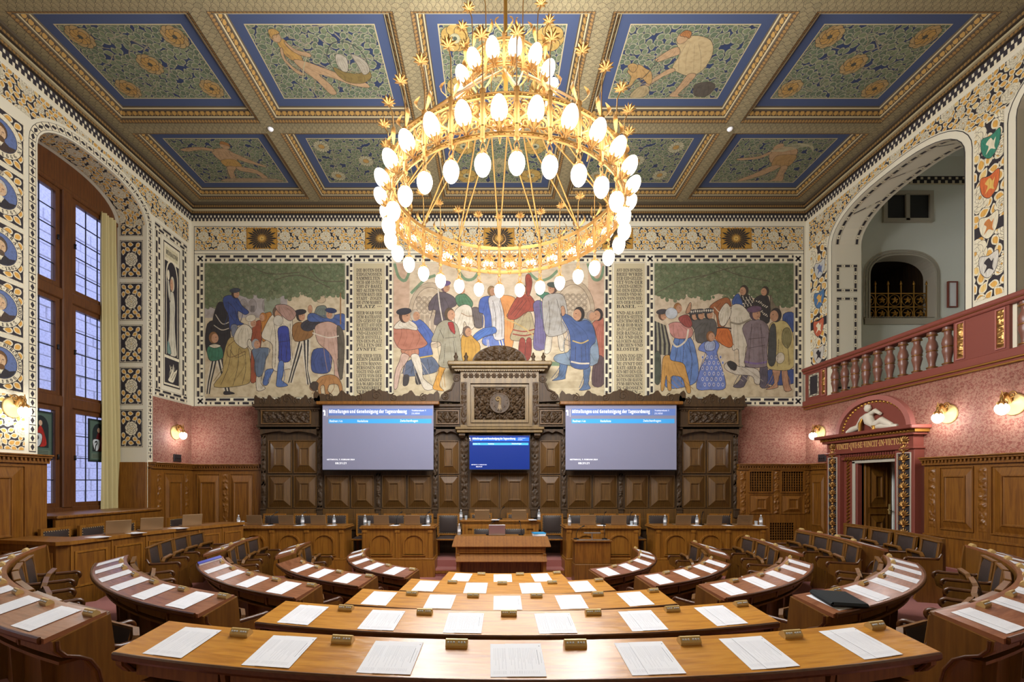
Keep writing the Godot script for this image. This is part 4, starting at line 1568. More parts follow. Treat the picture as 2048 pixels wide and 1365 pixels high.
func left_wall() -> void:
	var w := setting("wall_left", "window wall painted with roses, medallions and a robed figure", "wall")
	var X := Transform3D(Basis(Vector3.UP, PI / 2), Vector3(XL, 0, 0))
	var g := G.new()
	face(g, -3.5, WZ, -0.2, 9.9, [WIN2, WIN], 0.0)
	face(g, -3.5, WZ + 0.4, -0.2, 9.9, [WIN2, WIN], -0.78, true)
	part(g, "plaster", M.plaster, w, X)
	g = G.new()
	for o in [WIN, WIN2]:
		reveal(g, o, 0.78)
	part(g, "reveal", M.plaster, w, X)
	# painted inside of the arch
	for o in [WIN]:
		g = G.new()
		var q := arch_path(o, -0.006, 7.7)
		var run := 0.0
		for i in range(1, q.size() - 2):
			var l := q[i].distance_to(q[i + 1]) / 1.05
			g.quad(Vector3(q[i].x, q[i].y, -0.05), Vector3(q[i + 1].x, q[i + 1].y, -0.05), Vector3(q[i + 1].x, q[i + 1].y, -0.6), Vector3(q[i].x, q[i].y, -0.6), Vector2(run, 0), Vector2(run + l, 0), Vector2(run + l, 0.52), Vector2(run, 0.52))
			run += l
		part(g, "arch_soffit", M.floral, w, X)
	g = G.new()
	panel(g, 2.0, 8.79, WZ, 8.99, 0.004, (WZ - 2.0) / 0.097)
	part(g, "chequer_band", M.checker, w, X)
	# floral field over the windows
	g = G.new()
	var u := 2.2
	while u < 11.6:
		var e := minf(u + 0.1, 11.68)
		var la := 8.2
		var lb := 8.2
		for o in [WIN, WIN2]:
			if u > o.a - 0.32 and e < o.b + 0.32:
				la = maxf(arch(o, u, 0.2), 8.2) if u < o.a + 0.2 or u > o.b - 0.2 else arch(o, u, 0.2)
				lb = maxf(arch(o, e, 0.2), 8.2) if e < o.a + 0.2 or e > o.b - 0.2 else arch(o, e, 0.2)
		if la < 8.72:
			g.quad(Vector3(u, la, 0.004), Vector3(e, minf(lb, 8.72), 0.004), Vector3(e, 8.72, 0.004), Vector3(u, 8.72, 0.004), Vector2(u, -la) / 1.05, Vector2(e, -lb) / 1.05, Vector2(e, -8.72) / 1.05, Vector2(u, -8.72) / 1.05)
		u += 0.1
	part(g, "floral_field", M.floral, w, X)
	g = G.new()
	for o in [WIN, WIN2]:
		ribbon(g, arch_path(o, 0.03, 2.6), arch_path(o, 0.15, 2.6), 0.005, 0.15)
	part(g, "diamond_border", M.diamonds, w, X)
	# roses on the far jamb, which faces the room's back
	var J := Transform3D(Basis.IDENTITY, Vector3(0, 0, -WIN.b + 0.004))
	var y := 2.86
	for i in 6:
		g = G.new()
		var h := 0.88 if i < 5 else 0.62
		panel(g, XL - 0.62, y, XL - 0.08, y + h, 0.0)
		part(g, "rose_panel", M.rose_panel, w, J)
		y += h + 0.07
	# robed figure in its frame
	g = G.new()
	dash_frame(g, 10.52, 4.08, 11.62, 8.1, 0.19, 0.005)
	part(g, "dash_border", M.dashes, w, X)
	g = G.new()
	panel(g, 10.78, 4.36, 11.37, 7.84, 0.005)
	part(g, "robed_figure", M.lady, w, X).set_meta("label", "painted pale robed woman holding a mask")
	g = G.new()
	write(g, "MENDACIVM", 0.1, Transform3D(Basis.IDENTITY, Vector3(11.07, 7.58, 0.006)), 0.4, "serif", true)
	part(g, "inscription", M.ink, w, X)
	g = G.new()
	panel(g, 10.45, 2.5, WZ, 4.06, 0.004, 1.8, 2.1)
	part(g, "damask", M.damask, w, X)
	# medallions on the pier
	var names := [["D     LIN", "54-1666"], ["VD    ESCH", "60-1761"], ["·SARASIN·", "1797-1862"], ["IX·BURCKHARDT", "24·1885"], ["N·BURCKHARDT", "36·1890"]]
	for i in 5:
		var c: float = [7.58, 6.68, 5.78, 4.88, 3.98][i]
		g = G.new()
		panel(g, 6.84, c - 0.43, 7.58, c + 0.43, 0.005)
		part(g, "portrait_medallion", M["medallion_%d" % i], w, X)
		g = G.new()
		for line in 2:
			var s: String = names[i][line]
			for k in s.length():
				if s[k] == " ":
					continue
				var f := float(k) / (s.length() - 1)
				var a := lerpf(1.75, -0.3, f) if line == 0 else lerpf(-2.2, -0.75, f)
				var at := Vector3(7.21 + cos(a) * 0.292, c + sin(a) * 0.292, 0.007)
				write(g, s[k], 0.05, Transform3D(Basis(Vector3.BACK, a - PI / 2 if line == 0 else a + PI / 2), at), 0.0, "serif", true)
		part(g, "inscription", M.ink, w, X)
	g = G.new()
	panel(g, 6.84, 2.62, 7.58, 3.5, 0.005, 0.7, 0.84)
	part(g, "floral_field", M.floral, w, X)
	window(WIN, 1)
	window(WIN2, 2)
	# the yard outside: a pale stone wall across from the windows
	var yard := setting("wall_courtyard", "pale coursed stone wall seen through the leaded window", "wall")
	g = G.new()
	g.slab(Vector3(-13.4, -2, -22), Vector3(-13.0, 13.0, 4))
	part(g, "masonry", M.outer_wall, yard)
	rng.seed = 77
	var bm := []
	for k in 4:
		g = G.new()
		g.box(Vector3.ZERO, Vector3(0.06, 0.34, [0.7, 0.86, 0.6, 1.0][k] - 0.03), 0.015)
		bm.append(g.mesh())
	var cy := 0.9
	var count := 0
	while cy < 12.0:
		var cz := -9.5 - rng.randf() * 0.5
		while cz > -18.0 and count < 290:
			var k := rng.randi() % 4
			var l: float = [0.7, 0.86, 0.6, 1.0][k]
			part(bm[k], "stone_block", M.outer_wall, yard, Transform3D(Basis.IDENTITY, Vector3(-13.0 + rng.randf() * 0.02, cy, cz - l / 2)))
			cz -= l
			count += 1
		cy += 0.36
	g = G.new()
	g.slab(Vector3(-13.4, -2.3, -22), Vector3(XL - 0.8, -2.0, 4))
	part(g, "yard_ground", M.stone_pale, yard)

func window(o: Dictionary, n: int) -> void:
	var w := setting("window_%d" % n, "tall leaded window with reddish brown wooden mullion and two transoms" if n == 1 else "tall leaded window nearer the back of the room", "window", Vector3(XL - 0.72, o.sill, -(o.a + o.b) / 2.0))
	w.rotation.y = PI / 2
	var h: float = (o.b - o.a) / 2.0
	var rows := [[0.1, 2.06], [2.26, 4.16], [4.38, 6.3]]
	var g := G.new()
	g.slab(Vector3(-h, 0, -0.06), Vector3(-h + 0.1, o.top - o.sill, 0.06), 0.01)
	g.slab(Vector3(h - 0.1, 0, -0.06), Vector3(h, o.top - o.sill, 0.06), 0.01)
	g.slab(Vector3(-h, 0, -0.06), Vector3(h, 0.1, 0.08), 0.01)
	part(g, "frame", M.window_wood, w)
	g = G.new()
	g.slab(Vector3(-0.11, 0.08, -0.08), Vector3(0.11, 6.34, 0.1), 0.02)
	part(g, "mullion", M.window_wood, w)
	for y in [2.06, 4.16, 6.3]:
		g = G.new()
		g.slab(Vector3(-h, y, -0.07), Vector3(h, y + (0.22 if y < 6 else 0.1), 0.09), 0.02)
		part(g, "transom", M.window_wood, w)
	# boarded head under the arch
	g = G.new()
	var q := PackedVector2Array()
	for p in arch_path(o, -0.01, 7.86):
		q.append(Vector2(p.x - (o.a + o.b) / 2.0, p.y - o.sill))
	q[0].y = 6.36
	q[q.size() - 1].y = 6.36
	g.prism(q, -0.05, 0.03)
	part(g, "head_board", M.window_wood, w)
	var cols := 3
	var bar := G.new()
	for r in rows:
		var lines := 5 if r[0] > 4 else 4
		for s in [-1.0, 1.0]:
			var x0: float = 0.13 if s > 0 else -h + 0.1
			var x1: float = h - 0.1 if s > 0 else -0.13
			g = G.new()
			g.frame(x0, r[0], x1, r[1], 0.085, -0.04, 0.05)
			var sash := part(g, "sash", M.window_wood, w)
			g = G.new()
			var hx := 0.12 if s > 0 else -0.12
			g.lathe([0.0, -0.05, 0.02, -0.045, 0.012, 0.0, 0.02, 0.045, 0.0, 0.05], 8, Vector3(hx + s * 0.06, (r[0] + r[1]) / 2, 0.075))
			part(g, "handle", M.metal_black, sash)
			x0 += 0.085
			x1 -= 0.085
			var ya: float = r[0] + 0.085
			var yb: float = r[1] - 0.085
			for i in cols:
				for j in lines:
					var a := x0 + (x1 - x0) * i / cols
					var b := x0 + (x1 - x0) * (i + 1) / cols
					var c := ya + (yb - ya) * j / lines
					var d := ya + (yb - ya) * (j + 1) / lines
					g = G.new()
					g.quad(Vector3(a, c, 0), Vector3(b, c, 0), Vector3(b, d, 0), Vector3(a, d, 0))
					part(g, "pane", M.glass, sash)
			for i in range(1, cols):
				g = G.new()
				var a := x0 + (x1 - x0) * i / cols
				g.slab(Vector3(a - 0.008, ya, -0.008), Vector3(a + 0.008, yb, 0.008))
				part(g, "lead_came", M.lead, sash)
			for j in range(1, lines):
				g = G.new()
				var a := ya + (yb - ya) * j / lines
				g.slab(Vector3(x0, a - 0.008, -0.009), Vector3(x1, a + 0.008, 0.009))
				part(g, "lead_came", M.lead, sash)
			if r[0] < 1 and n == 1:
				g = G.new()
				g.slab(Vector3(x1 - 0.52, 1.02, 0.012), Vector3(x1 - 0.02, 1.93, 0.024))
				part(g, "glass_leading", M.lead, sash)
				g = G.new()
				panel(g, x1 - 0.5, 1.04, x1 - 0.04, 1.91, 0.026)
				part(g, "heraldic_glass", M.stained_red if s < 0 else M.stained_maroon, sash).set_meta("label", "painted glass with a red robed figure and shield")

func right_wall() -> void:
	var w := setting("wall_right", "wall with damask below and an arched gallery opening above the door", "wall")
	var X := Transform3D(Basis(Vector3.UP, -PI / 2), Vector3(XR, 0, 0))
	var door := {a = -10.02, b = -9.08, sill = -0.2, top = 2.62, rise = 0.0001}
	var g := G.new()
	face(g, -WZ, 3.5, 4.0, 9.9, [ARC, ARC2], 0.0)
	face(g, -WZ, 3.5, -0.2, 4.0, [door], 0.0)
	face(g, -WZ - 0.4, 3.5, 4.0, 9.9, [ARC, ARC2], -0.7, true)
	face(g, -WZ - 0.4, 3.5, -0.2, 4.0, [door], -0.7, true)
	part(g, "plaster", M.plaster, w, X)
	g = G.new()
	for o in [ARC, ARC2]:
		reveal(g, o, 0.7)
	reveal(g, door, 0.7)
	part(g, "reveal", M.plaster, w, X)
	g = G.new()
	panel(g, -WZ, 8.79, -2.0, 8.99, 0.004, (WZ - 2.0) / 0.097)
	part(g, "chequer_band", M.checker, w, X)
	g = G.new()
	var u := -11.68
	while u < -2.6:
		var e := u + 0.1
		var la := 8.0
		var lb := 8.0
		for o in [ARC, ARC2]:
			if u > o.a - 0.3 and e < o.b + 0.3:
				la = maxf(arch(o, u, 0.15), 8.0)
				lb = maxf(arch(o, e, 0.15), 8.0)
		if la < 8.72:
			g.quad(Vector3(u, la, 0.004), Vector3(e, minf(lb, 8.72), 0.004), Vector3(e, 8.72, 0.004), Vector3(u, 8.72, 0.004), Vector2(u, -la) / 1.05, Vector2(e, -lb) / 1.05, Vector2(e, -8.72) / 1.05, Vector2(u, -8.72) / 1.05)
		u += 0.1
	part(g, "floral_field", M.floral, w, X)
	for s in [[-11.62, -11.06, "shields_far"], [-7.68, -7.24, "shields_near"]]:
		g = G.new()
		panel(g, s[0], 4.75 if s[2] == "shields_far" else 5.1, s[1], 8.02, 0.005)
		part(g, "shield_strip", M[s[2]], w, X).set_meta("label", "painted coats of arms hung among leaves")
	g = G.new()
	for o in [ARC, ARC2]:
		ribbon(g, arch_path(o, 0.0, 4.9), arch_path(o, 0.012, 4.9), 0.005, 1.0)
		ribbon(g, arch_path(o, 0.12, 4.9), arch_path(o, 0.132, 4.9), 0.005, 1.0)
	part(g, "ink_lines", M.ink, w, X)
	# painted frames on the far jamb and the inside of the arch
	var J := Transform3D(Basis.IDENTITY, Vector3(0, 0, ARC.a + 0.004))
	g = G.new()
	dash_frame(g, XR + 0.1, 6.62, XR + 0.6, 7.28, 0.08, 0.0, 0.2)
	dash_frame(g, XR + 0.1, 4.3, XR + 0.6, 6.5, 0.08, 0.0, 0.2)
	part(g, "jamb_frames", M.dash_line, w, J)
	g = G.new()
	var q := arch_path(ARC, -0.006, 7.7)
	for z in [-0.08, -0.54]:
		var run := 0.0
		for i in range(1, q.size() - 2):
			var l := q[i].distance_to(q[i + 1]) / 0.2
			g.quad(Vector3(q[i].x, q[i].y, z), Vector3(q[i + 1].x, q[i + 1].y, z), Vector3(q[i + 1].x, q[i + 1].y, z - 0.09), Vector3(q[i].x, q[i].y, z - 0.09), Vector2(run, 0), Vector2(run + l, 0), Vector2(run + l, 1), Vector2(run, 1))
			run += l
	for f in [0.25, 0.5, 0.75]:
		var i := int(1 + f * 21)
		var d := (q[i + 1] - q[i]).normalized() * 0.05
		g.quad(Vector3(q[i].x, q[i].y, -0.17), Vector3(q[i].x + d.x, q[i].y + d.y, -0.17), Vector3(q[i + 2].x + d.x, q[i + 2].y + d.y, -0.54), Vector3(q[i + 2].x, q[i + 2].y, -0.54), Vector2(0, 0), Vector2(0, 1), Vector2(1.3, 1), Vector2(1.3, 0))
	part(g, "arch_bands", M.dash_line, w, X)
	g = G.new()
	panel(g, -WZ, 2.5, 3.5, 4.02, 0.004, (WZ + 3.5) / 0.75, 2.05)
	part(g, "damask", M.damask, w, X)
	gallery()

func gallery() -> void:
	# the stair hall beyond the arch
	var w := setting("wall_gallery", "grey wall of the stair hall seen through the arch", "wall")
	var g := G.new()
	var op := {a = 9.86, b = 11.56, sill = 6.36, top = 7.5, rise = 0.5}
	var Z := -11.95
	var X := Transform3D(Basis.IDENTITY, Vector3(0, 0, Z))
	face(g, XR + 0.7, 13.2, 3.8, 10.6, [op], 0.0)
	part(g, "plaster", M.gallery_grey, w, X)
	g = G.new()
	reveal(g, op, 0.3)
	g.ring([Vector2(9.72, 6.24), Vector2(11.72, 6.24), Vector2(11.72, 6.4), Vector2(9.72, 6.4)], [Vector2(9.73, 6.25), Vector2(11.71, 6.25), Vector2(11.71, 6.39), Vector2(9.73, 6.39)], 0.0, 0.03)
	g.slab(Vector3(9.72, 6.2, 0), Vector3(11.72, 6.36, 0.05))
	for s in [0.0, 0.06, 0.12]:
		var a := arch_path(op, 0.04 + s, 6.36)
		var b := arch_path(op, s, 6.36)
		for i in a.size() - 1:
			g.quad(Vector3(a[i].x, a[i].y, 0.05 - s * 0.3), Vector3(b[i].x, b[i].y, 0.05 - s * 0.3), Vector3(b[i + 1].x, b[i + 1].y, 0.05 - s * 0.3), Vector3(a[i + 1].x, a[i + 1].y, 0.05 - s * 0.3))
			g.quad(Vector3(b[i].x, b[i].y, 0.05 - s * 0.3), Vector3(b[i].x, b[i].y, 0), Vector3(b[i + 1].x, b[i + 1].y, 0), Vector3(b[i + 1].x, b[i + 1].y, 0.05 - s * 0.3))
	part(g, "arched_surround", M.stone_pale, w, X)
	# dark room behind the inner arch, with a gilt railing before it
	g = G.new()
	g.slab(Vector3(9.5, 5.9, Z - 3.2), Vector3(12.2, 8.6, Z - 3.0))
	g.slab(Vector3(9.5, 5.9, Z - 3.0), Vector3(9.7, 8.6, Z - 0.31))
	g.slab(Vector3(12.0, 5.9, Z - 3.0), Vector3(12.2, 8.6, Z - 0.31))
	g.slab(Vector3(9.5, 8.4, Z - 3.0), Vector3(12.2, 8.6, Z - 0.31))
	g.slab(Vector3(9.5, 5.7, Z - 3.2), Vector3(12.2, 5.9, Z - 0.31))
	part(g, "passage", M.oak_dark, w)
	var r := thing("gilt_railing", "gilded wrought iron railing of round medallions inside the grey arch", "railing", "", Vector3(10.7, 6.36, Z - 0.2))
	for i in 5:
		for j in 2:
			var c := Vector3(-0.68 + i * 0.34, 0.2 + j * 0.36, 0)
			g = G.new()
			var ring := PackedVector3Array()
			for k in 20:
				ring.append(c + Vector3(cos(TAU * k / 20), sin(TAU * k / 20), 0) * 0.145)
			g.tube(ring, 0.009, 5, true)
			for k in 5:
				var a := TAU * k / 5 + 0.3
				var d := Vector3(cos(a), sin(a), 0)
				g.tube(PackedVector3Array([c, c + d * 0.05 + Vector3(0, 0, 0.02), c + d * 0.1]), PackedFloat32Array([0.012, 0.028, 0.006]), 6)
			part(g, "medallion", M.gold_dull, r)
	g = G.new()
	for i in 6:
		var x := -0.85 + i * 0.34
		g.slab(Vector3(x - 0.012, 0, -0.012), Vector3(x + 0.012, 0.95, 0.012))
		g.lathe([0.0, 0.95, 0.03, 0.98, 0.02, 1.03, 0.0, 1.09], 8, Vector3(x, 0, 0))
	part(g, "posts", M.gold_dull, r)
	g = G.new()
	for y in [0.015, 0.38, 0.74]:
		g.slab(Vector3(-0.86, y - 0.012, -0.01), Vector3(0.86, y + 0.012, 0.01))
	part(g, "rails", M.gold_dull, r)
	# small upper window
	g = G.new()
	g.frame(10.2, 8.86, 11.5, 9.68, 0.1, 0.0, 0.06)
	g.slab(Vector3(10.78, 8.9, 0.0), Vector3(10.88, 9.6, 0.06))
	part(g, "upper_window_frame", M.stone_pale, w, X)
	g = G.new()
	g.slab(Vector3(10.28, 8.94, -0.02), Vector3(11.42, 9.6, 0.015))
	part(g, "upper_window_glass", M.black_plastic, w, X)
	g = G.new()
	panel(g, XR + 0.7, 9.86, 13.2, 10.08, 0.01, 24.0)
	part(g, "chequer_band", M.checker, w, X)
	# a notice in a red frame
	var fr := thing("framed_notice", "small framed notice in a reddish frame on the grey wall", "picture", "", Vector3(11.98, 6.98, Z + 0.03))
	g = G.new()
	g.frame(-0.1, -0.34, 0.16, 0.34, 0.03, -0.02, 0.02)
	part(g, "frame", M.terracotta, fr)
	g = G.new()
	g.slab(Vector3(-0.08, -0.32, -0.02), Vector3(0.14, 0.32, 0.0))
	part(g, "sheet", M.white_card, fr)
	# enclosure of the hall
	var e := setting("wall_stair_hall", "side walls and roof of the stair hall behind the gallery", "wall")
	g = G.new()
	g.slab(Vector3(13.2, 3.6, -12.4), Vector3(13.5, 10.8, 3.9))
	g.slab(Vector3(XR + 0.7, 10.6, -12.4), Vector3(13.5, 10.9, 3.9))
	g.slab(Vector3(XR + 0.7, 3.6, 3.5), Vector3(13.5, 10.9, 3.9))
	g.slab(Vector3(XR, 9.9, -12.4), Vector3(XR + 0.7, 10.9, 3.9))
	part(g, "plaster", M.gallery_grey, e)
	g = G.new()
	g.slab(Vector3(XR + 0.7, 3.6, -12.4), Vector3(13.5, 3.95, 3.9))
	part(g, "gallery_floor", M.stone_pale, e)

func mitre(g: G, x0: float, z0: float, x1: float, z1: float, ya: float, inset: float, yb: float, period: float) -> void:
	# a ring of four mitred strips seen from below, rising from ya at the outer edge to yb at the inner one
	var o := [Vector3(x0, ya, z0), Vector3(x1, ya, z0), Vector3(x1, ya, z1), Vector3(x0, ya, z1)]
	var i := [Vector3(x0 + inset, yb, z0 + inset), Vector3(x1 - inset, yb, z0 + inset), Vector3(x1 - inset, yb, z1 - inset), Vector3(x0 + inset, yb, z1 - inset)]
	for k in 4:
		var m := (k + 1) % 4
		var l: float = o[k].distance_to(o[m]) / period
		var s := inset / period
		g.quad(o[k], o[m], i[m], i[k], Vector2(0, 1), Vector2(l, 1), Vector2(l - s, 0), Vector2(s, 0))

func ceiling() -> void:
	var c := setting("ceiling", "coffered ceiling painted with leaves, blossoms and figures in blue borders", "ceiling")
	var xs := [XL, -7.34, -4.57, -4.31, -1.49, -1.23, 1.58, 1.84, 4.66, 4.92, 7.71, XR]
	var zs := [-WZ, -11.5, -9.32, -9.06, -6.9, -6.64, -4.48, -4.22, 3.5]
	var g := G.new()
	g.slab(Vector3(XL - 0.8, 9.6, -WZ - 0.4), Vector3(XR + 0.8, 9.95, 3.9))
	part(g, "slab", M.plaster_plain, c)
	# soffits of the beams: lengthwise, then across
	for i in range(0, 12, 2):
		g = G.new()
		var l: float = (zs[7] - zs[0]) / 0.26
		var n: float = (xs[i + 1] - xs[i]) / 0.26
		g.quad(Vector3(xs[i], YC, zs[0]), Vector3(xs[i + 1], YC, zs[0]), Vector3(xs[i + 1], YC, zs[7]), Vector3(xs[i], YC, zs[7]), Vector2(0, 0), Vector2(n, 0), Vector2(n, l), Vector2(0, l))
		part(g, "long_beam", M.scales, c)
	for j in [0, 2, 4, 6]:
		for i in range(1, 11, 2):
			g = G.new()
			var l: float = (xs[i + 1] - xs[i]) / 0.26
			var n: float = (zs[j + 1] - zs[j]) / 0.26
			g.quad(Vector3(xs[i], YC, zs[j]), Vector3(xs[i + 1], YC, zs[j]), Vector3(xs[i + 1], YC, zs[j + 1]), Vector3(xs[i], YC, zs[j + 1]), Vector2(0, 0), Vector2(0, l), Vector2(n, l), Vector2(n, 0))
			part(g, "cross_beam", M.scales, c)
	g = G.new()
	g.quad(Vector3(XL, YC, zs[7]), Vector3(XR, YC, zs[7]), Vector3(XR, YC, 3.5), Vector3(XL, YC, 3.5), Vector2(0, 0), Vector2(60, 0), Vector2(60, 30), Vector2(0, 30))
	part(g, "rear_soffit", M.scales, c)
	var art := [["bather", "daisy", "anemone", "daisy", "reaper"], ["blossom", "fisher", "anemone", "herdsman", "blossom"], ["daisy", "blossom", "daisy", "blossom", "daisy"]]
	mat("cream_line", Color8(166, 152, 116), 0.8)
	mat("coffer_blue", Color8(54, 66, 94), 0.8)
	mat("coffer_dark", Color8(74, 62, 44), 0.8)
	for r in 3:
		for k in 5:
			var x0: float = xs[1 + k * 2]
			var x1: float = xs[2 + k * 2]
			var z0: float = zs[1 + r * 2]
			var z1: float = zs[2 + r * 2]
			var y := YC
			var ins := 0.0
			var cf := Node3D.new()
			cf.name = "coffer"
			c.add_child(cf, true)
			for s in [["beads", 0.06, 0.03, 0.06, "bead_moulding"], ["coffer_dark", 0.02, 0.02, 1.0, "fillet"], ["cream_line", 0.02, 0.01, 1.0, "fillet"], ["eggs", 0.05, 0.07, 0.11, "egg_moulding"], ["coffer_dark", 0.015, 0.02, 1.0, "fillet"], ["cream_line", 0.02, 0.01, 1.0, "fillet"], ["coffer_dark", 0.015, 0.02, 1.0, "fillet"], ["coffer_blue", 0.17, 0.0, 1.0, "blue_border"], ["cream_line", 0.018, 0.0, 1.0, "fillet"]]:
				g = G.new()
				mitre(g, x0 + ins, z0 + ins, x1 - ins, z1 - ins, y, s[1], y + s[2], s[3])
				ins += s[1]
				y += s[2]
				part(g, s[4], M[s[0]], cf)
			g = G.new()
			g.quad(Vector3(x0 + ins, y, z0 + ins), Vector3(x1 - ins, y, z0 + ins), Vector3(x1 - ins, y, z1 - ins), Vector3(x0 + ins, y, z1 - ins), Vector2(0, 1), Vector2(1, 1), Vector2(1, 0), Vector2(0, 0))
			part(g, "painted_panel", M["ceiling_" + art[r][k]], cf)
	# cornice round the room
	for s in [[8.99, 9.05, 0.05, "beads", 0.06], [9.05, 9.085, 0.1, "cream_line", 1.0], [9.085, 9.15, 0.15, "beads", 0.06], [9.15, 9.2, 0.2, "coffer_dark", 1.0]]:
		g = G.new()
		g.t = Transform3D(Basis.IDENTITY, Vector3(0, 0, -WZ))
		_corn(g, XL, XR, s)
		g.t = Transform3D(Basis(Vector3.UP, PI / 2), Vector3(XL, 0, 0))
		_corn(g, 2.0, WZ, s)
		g.t = Transform3D(Basis(Vector3.UP, -PI / 2), Vector3(XR, 0, 0))
		_corn(g, -WZ, -2.0, s)
		part(g, "cornice_moulding", M[s[3]], c)
	for px in [541, 1460]:
		var p := seen(px, 257, 9.19)
		g = G.new()
		g.lathe([0.0, -0.05, 0.035, -0.045, 0.055, -0.02, 0.06, 0.0, 0.0, 0.0], 14)
		single(g, "smoke_detector", M.white_card, "small white smoke detector at a beam crossing, %s side of the chandelier" % ("window" if px < 900 else "door"), "detector", "smoke detectors", Transform3D(Basis.IDENTITY, Vector3(p.x, YC, p.z)))

func _corn(g: G, a: float, b: float, s: Array) -> void:
	panel(g, a, s[0], b, s[1], s[2], (b - a) / s[4])
	g.quad(Vector3(a, s[0], 0), Vector3(b, s[0], 0), Vector3(b, s[0], s[2]), Vector3(a, s[0], s[2]), Vector2(0, 0), Vector2(1, 0), Vector2(1, 0.05), Vector2(0, 0.05))

# ---------------------------------------------------------------- lamps

const LAMP := 0.98            # of each chandelier bulb at one metre
const SCONCE := 0.55

func lamp_light(parent: Node3D, at: Vector3, e: float, size: float) -> void:
	var l := OmniLight3D.new()
	l.name = "light"
	l.light_color = Color(0.975, 0.985, 1.0)
	l.light_energy = e
	l.light_size = size
	l.omni_range = 40.0
	l.omni_attenuation = 2.0
	l.shadow_enabled = true
	l.position = at
	parent.add_child(l, true)

func egg(r: float, l: float) -> ArrayMesh:
	# a bulb hanging from the origin along -y
	var p := []
	for i in 11:
		var s := float(i) / 10
		var a := s * PI
		p.append_array([r * sin(a) * (1.0 - 0.12 * cos(a)) if i % 10 else 0.0, -l * 0.5 - l * 0.5 * cos(a)])
	var g := G.new()
	g.lathe(p, 16)
	return g.mesh()

func calyx(r: float) -> ArrayMesh:
	# petals and a hook holding a bulb from above
	var g := G.new()
	g.lathe([r * 0.75, -0.03, r * 0.7, 0.005, r * 0.4, 0.03, r * 0.2, 0.05, r * 0.22, 0.07, 0.0, 0.09], 10)
	for k in 6:
		var a := TAU * k / 6
		var d := Vector3(sin(a), 0, cos(a))
		g.tube(PackedVector3Array([d * r * 0.3 + Vector3(0, 0.04, 0), d * r * 0.8 + Vector3(0, 0.01, 0), d * r * 1.05 + Vector3(0, -0.05, 0), d * r * 1.2 + Vector3(0, -0.06, 0)]), PackedFloat32Array([0.006, 0.014, 0.011, 0.003]), 5)
	for s in [-1.0, 1.0]:
		g.tube(PackedVector3Array([Vector3(s * r * 0.3, 0.05, 0), Vector3(s * r * 0.45, 0.1, 0), Vector3(s * r * 0.15, 0.14, 0), Vector3(0, 0.19, 0)]), 0.006, 5)
	return g.mesh()

func scroll(c: Vector3, r: float, a0: float, turns: float, hand: float) -> PackedVector3Array:
	var q := PackedVector3Array()
	var n := int(10 * turns) + 4
	for i in n + 1:
		var s := float(i) / n
		var a := a0 + hand * s * turns * TAU
		q.append(c + Vector3(cos(a), sin(a), 0) * r * (1.0 - 0.75 * s))
	return q

func lily(h: float) -> ArrayMesh:
	# a stem between two leaves, with a drooping star flower
	var g := G.new()
	var top := Vector3(0, h, 0.06)
	g.tube(PackedVector3Array([Vector3(0, 0, 0), Vector3(0, h * 0.5, 0.0), Vector3(0, h * 0.85, 0.01), top]), 0.007, 5)
	for s in [-1.0, 1.0]:
		var P := []
		for i in 6:
			var f := i / 5.0
			var c := Vector3(s * (0.015 + 0.1 * sin(f * 2.6)), f * 0.2, 0.03 * sin(f * 3.0))
			var w := 0.026 * sin(PI * clampf(f * 0.92 + 0.06, 0, 1)) + 0.002
			P.append(PackedVector3Array([c + Vector3(0, 0, -w), c + Vector3(s * 0.006, 0, 0), c + Vector3(0, 0, w)]))
		g.grid(P)
	for k in 9:
		var a := TAU * k / 9
		var d := Vector3(cos(a), 0.35, sin(a)).normalized()
		g.tube(PackedVector3Array([top, top + d * 0.05 + Vector3(0, 0.01, 0), top + d * 0.095]), PackedFloat32Array([0.008, 0.018, 0.002]), 5)
	for k in 6:
		var a := TAU * k / 6
		g.tube(PackedVector3Array([top, top + Vector3(cos(a) * 0.03, 0.05, sin(a) * 0.03), top + Vector3(cos(a) * 0.05, 0.09, sin(a) * 0.05)]), PackedFloat32Array([0.008, 0.014, 0.002]), 5)
	return g.mesh()

func hoop(r: float, y0: float, y1: float, w: float) -> ArrayMesh:
	var g := G.new()
	var h := y1 - y0
	g.lathe([r - w, y0, r, y0, r + w * 0.6, y0 + 0.006, r + w * 0.6, y0 + 0.012, r + w * 0.2, y0 + 0.014, r + w * 0.2, y0 + h - 0.014, r + w * 0.6, y0 + h - 0.012, r + w * 0.6, y0 + h - 0.004, r, y0 + h, r - w, y0 + h, r - w, y0], 96)
	return g.mesh()

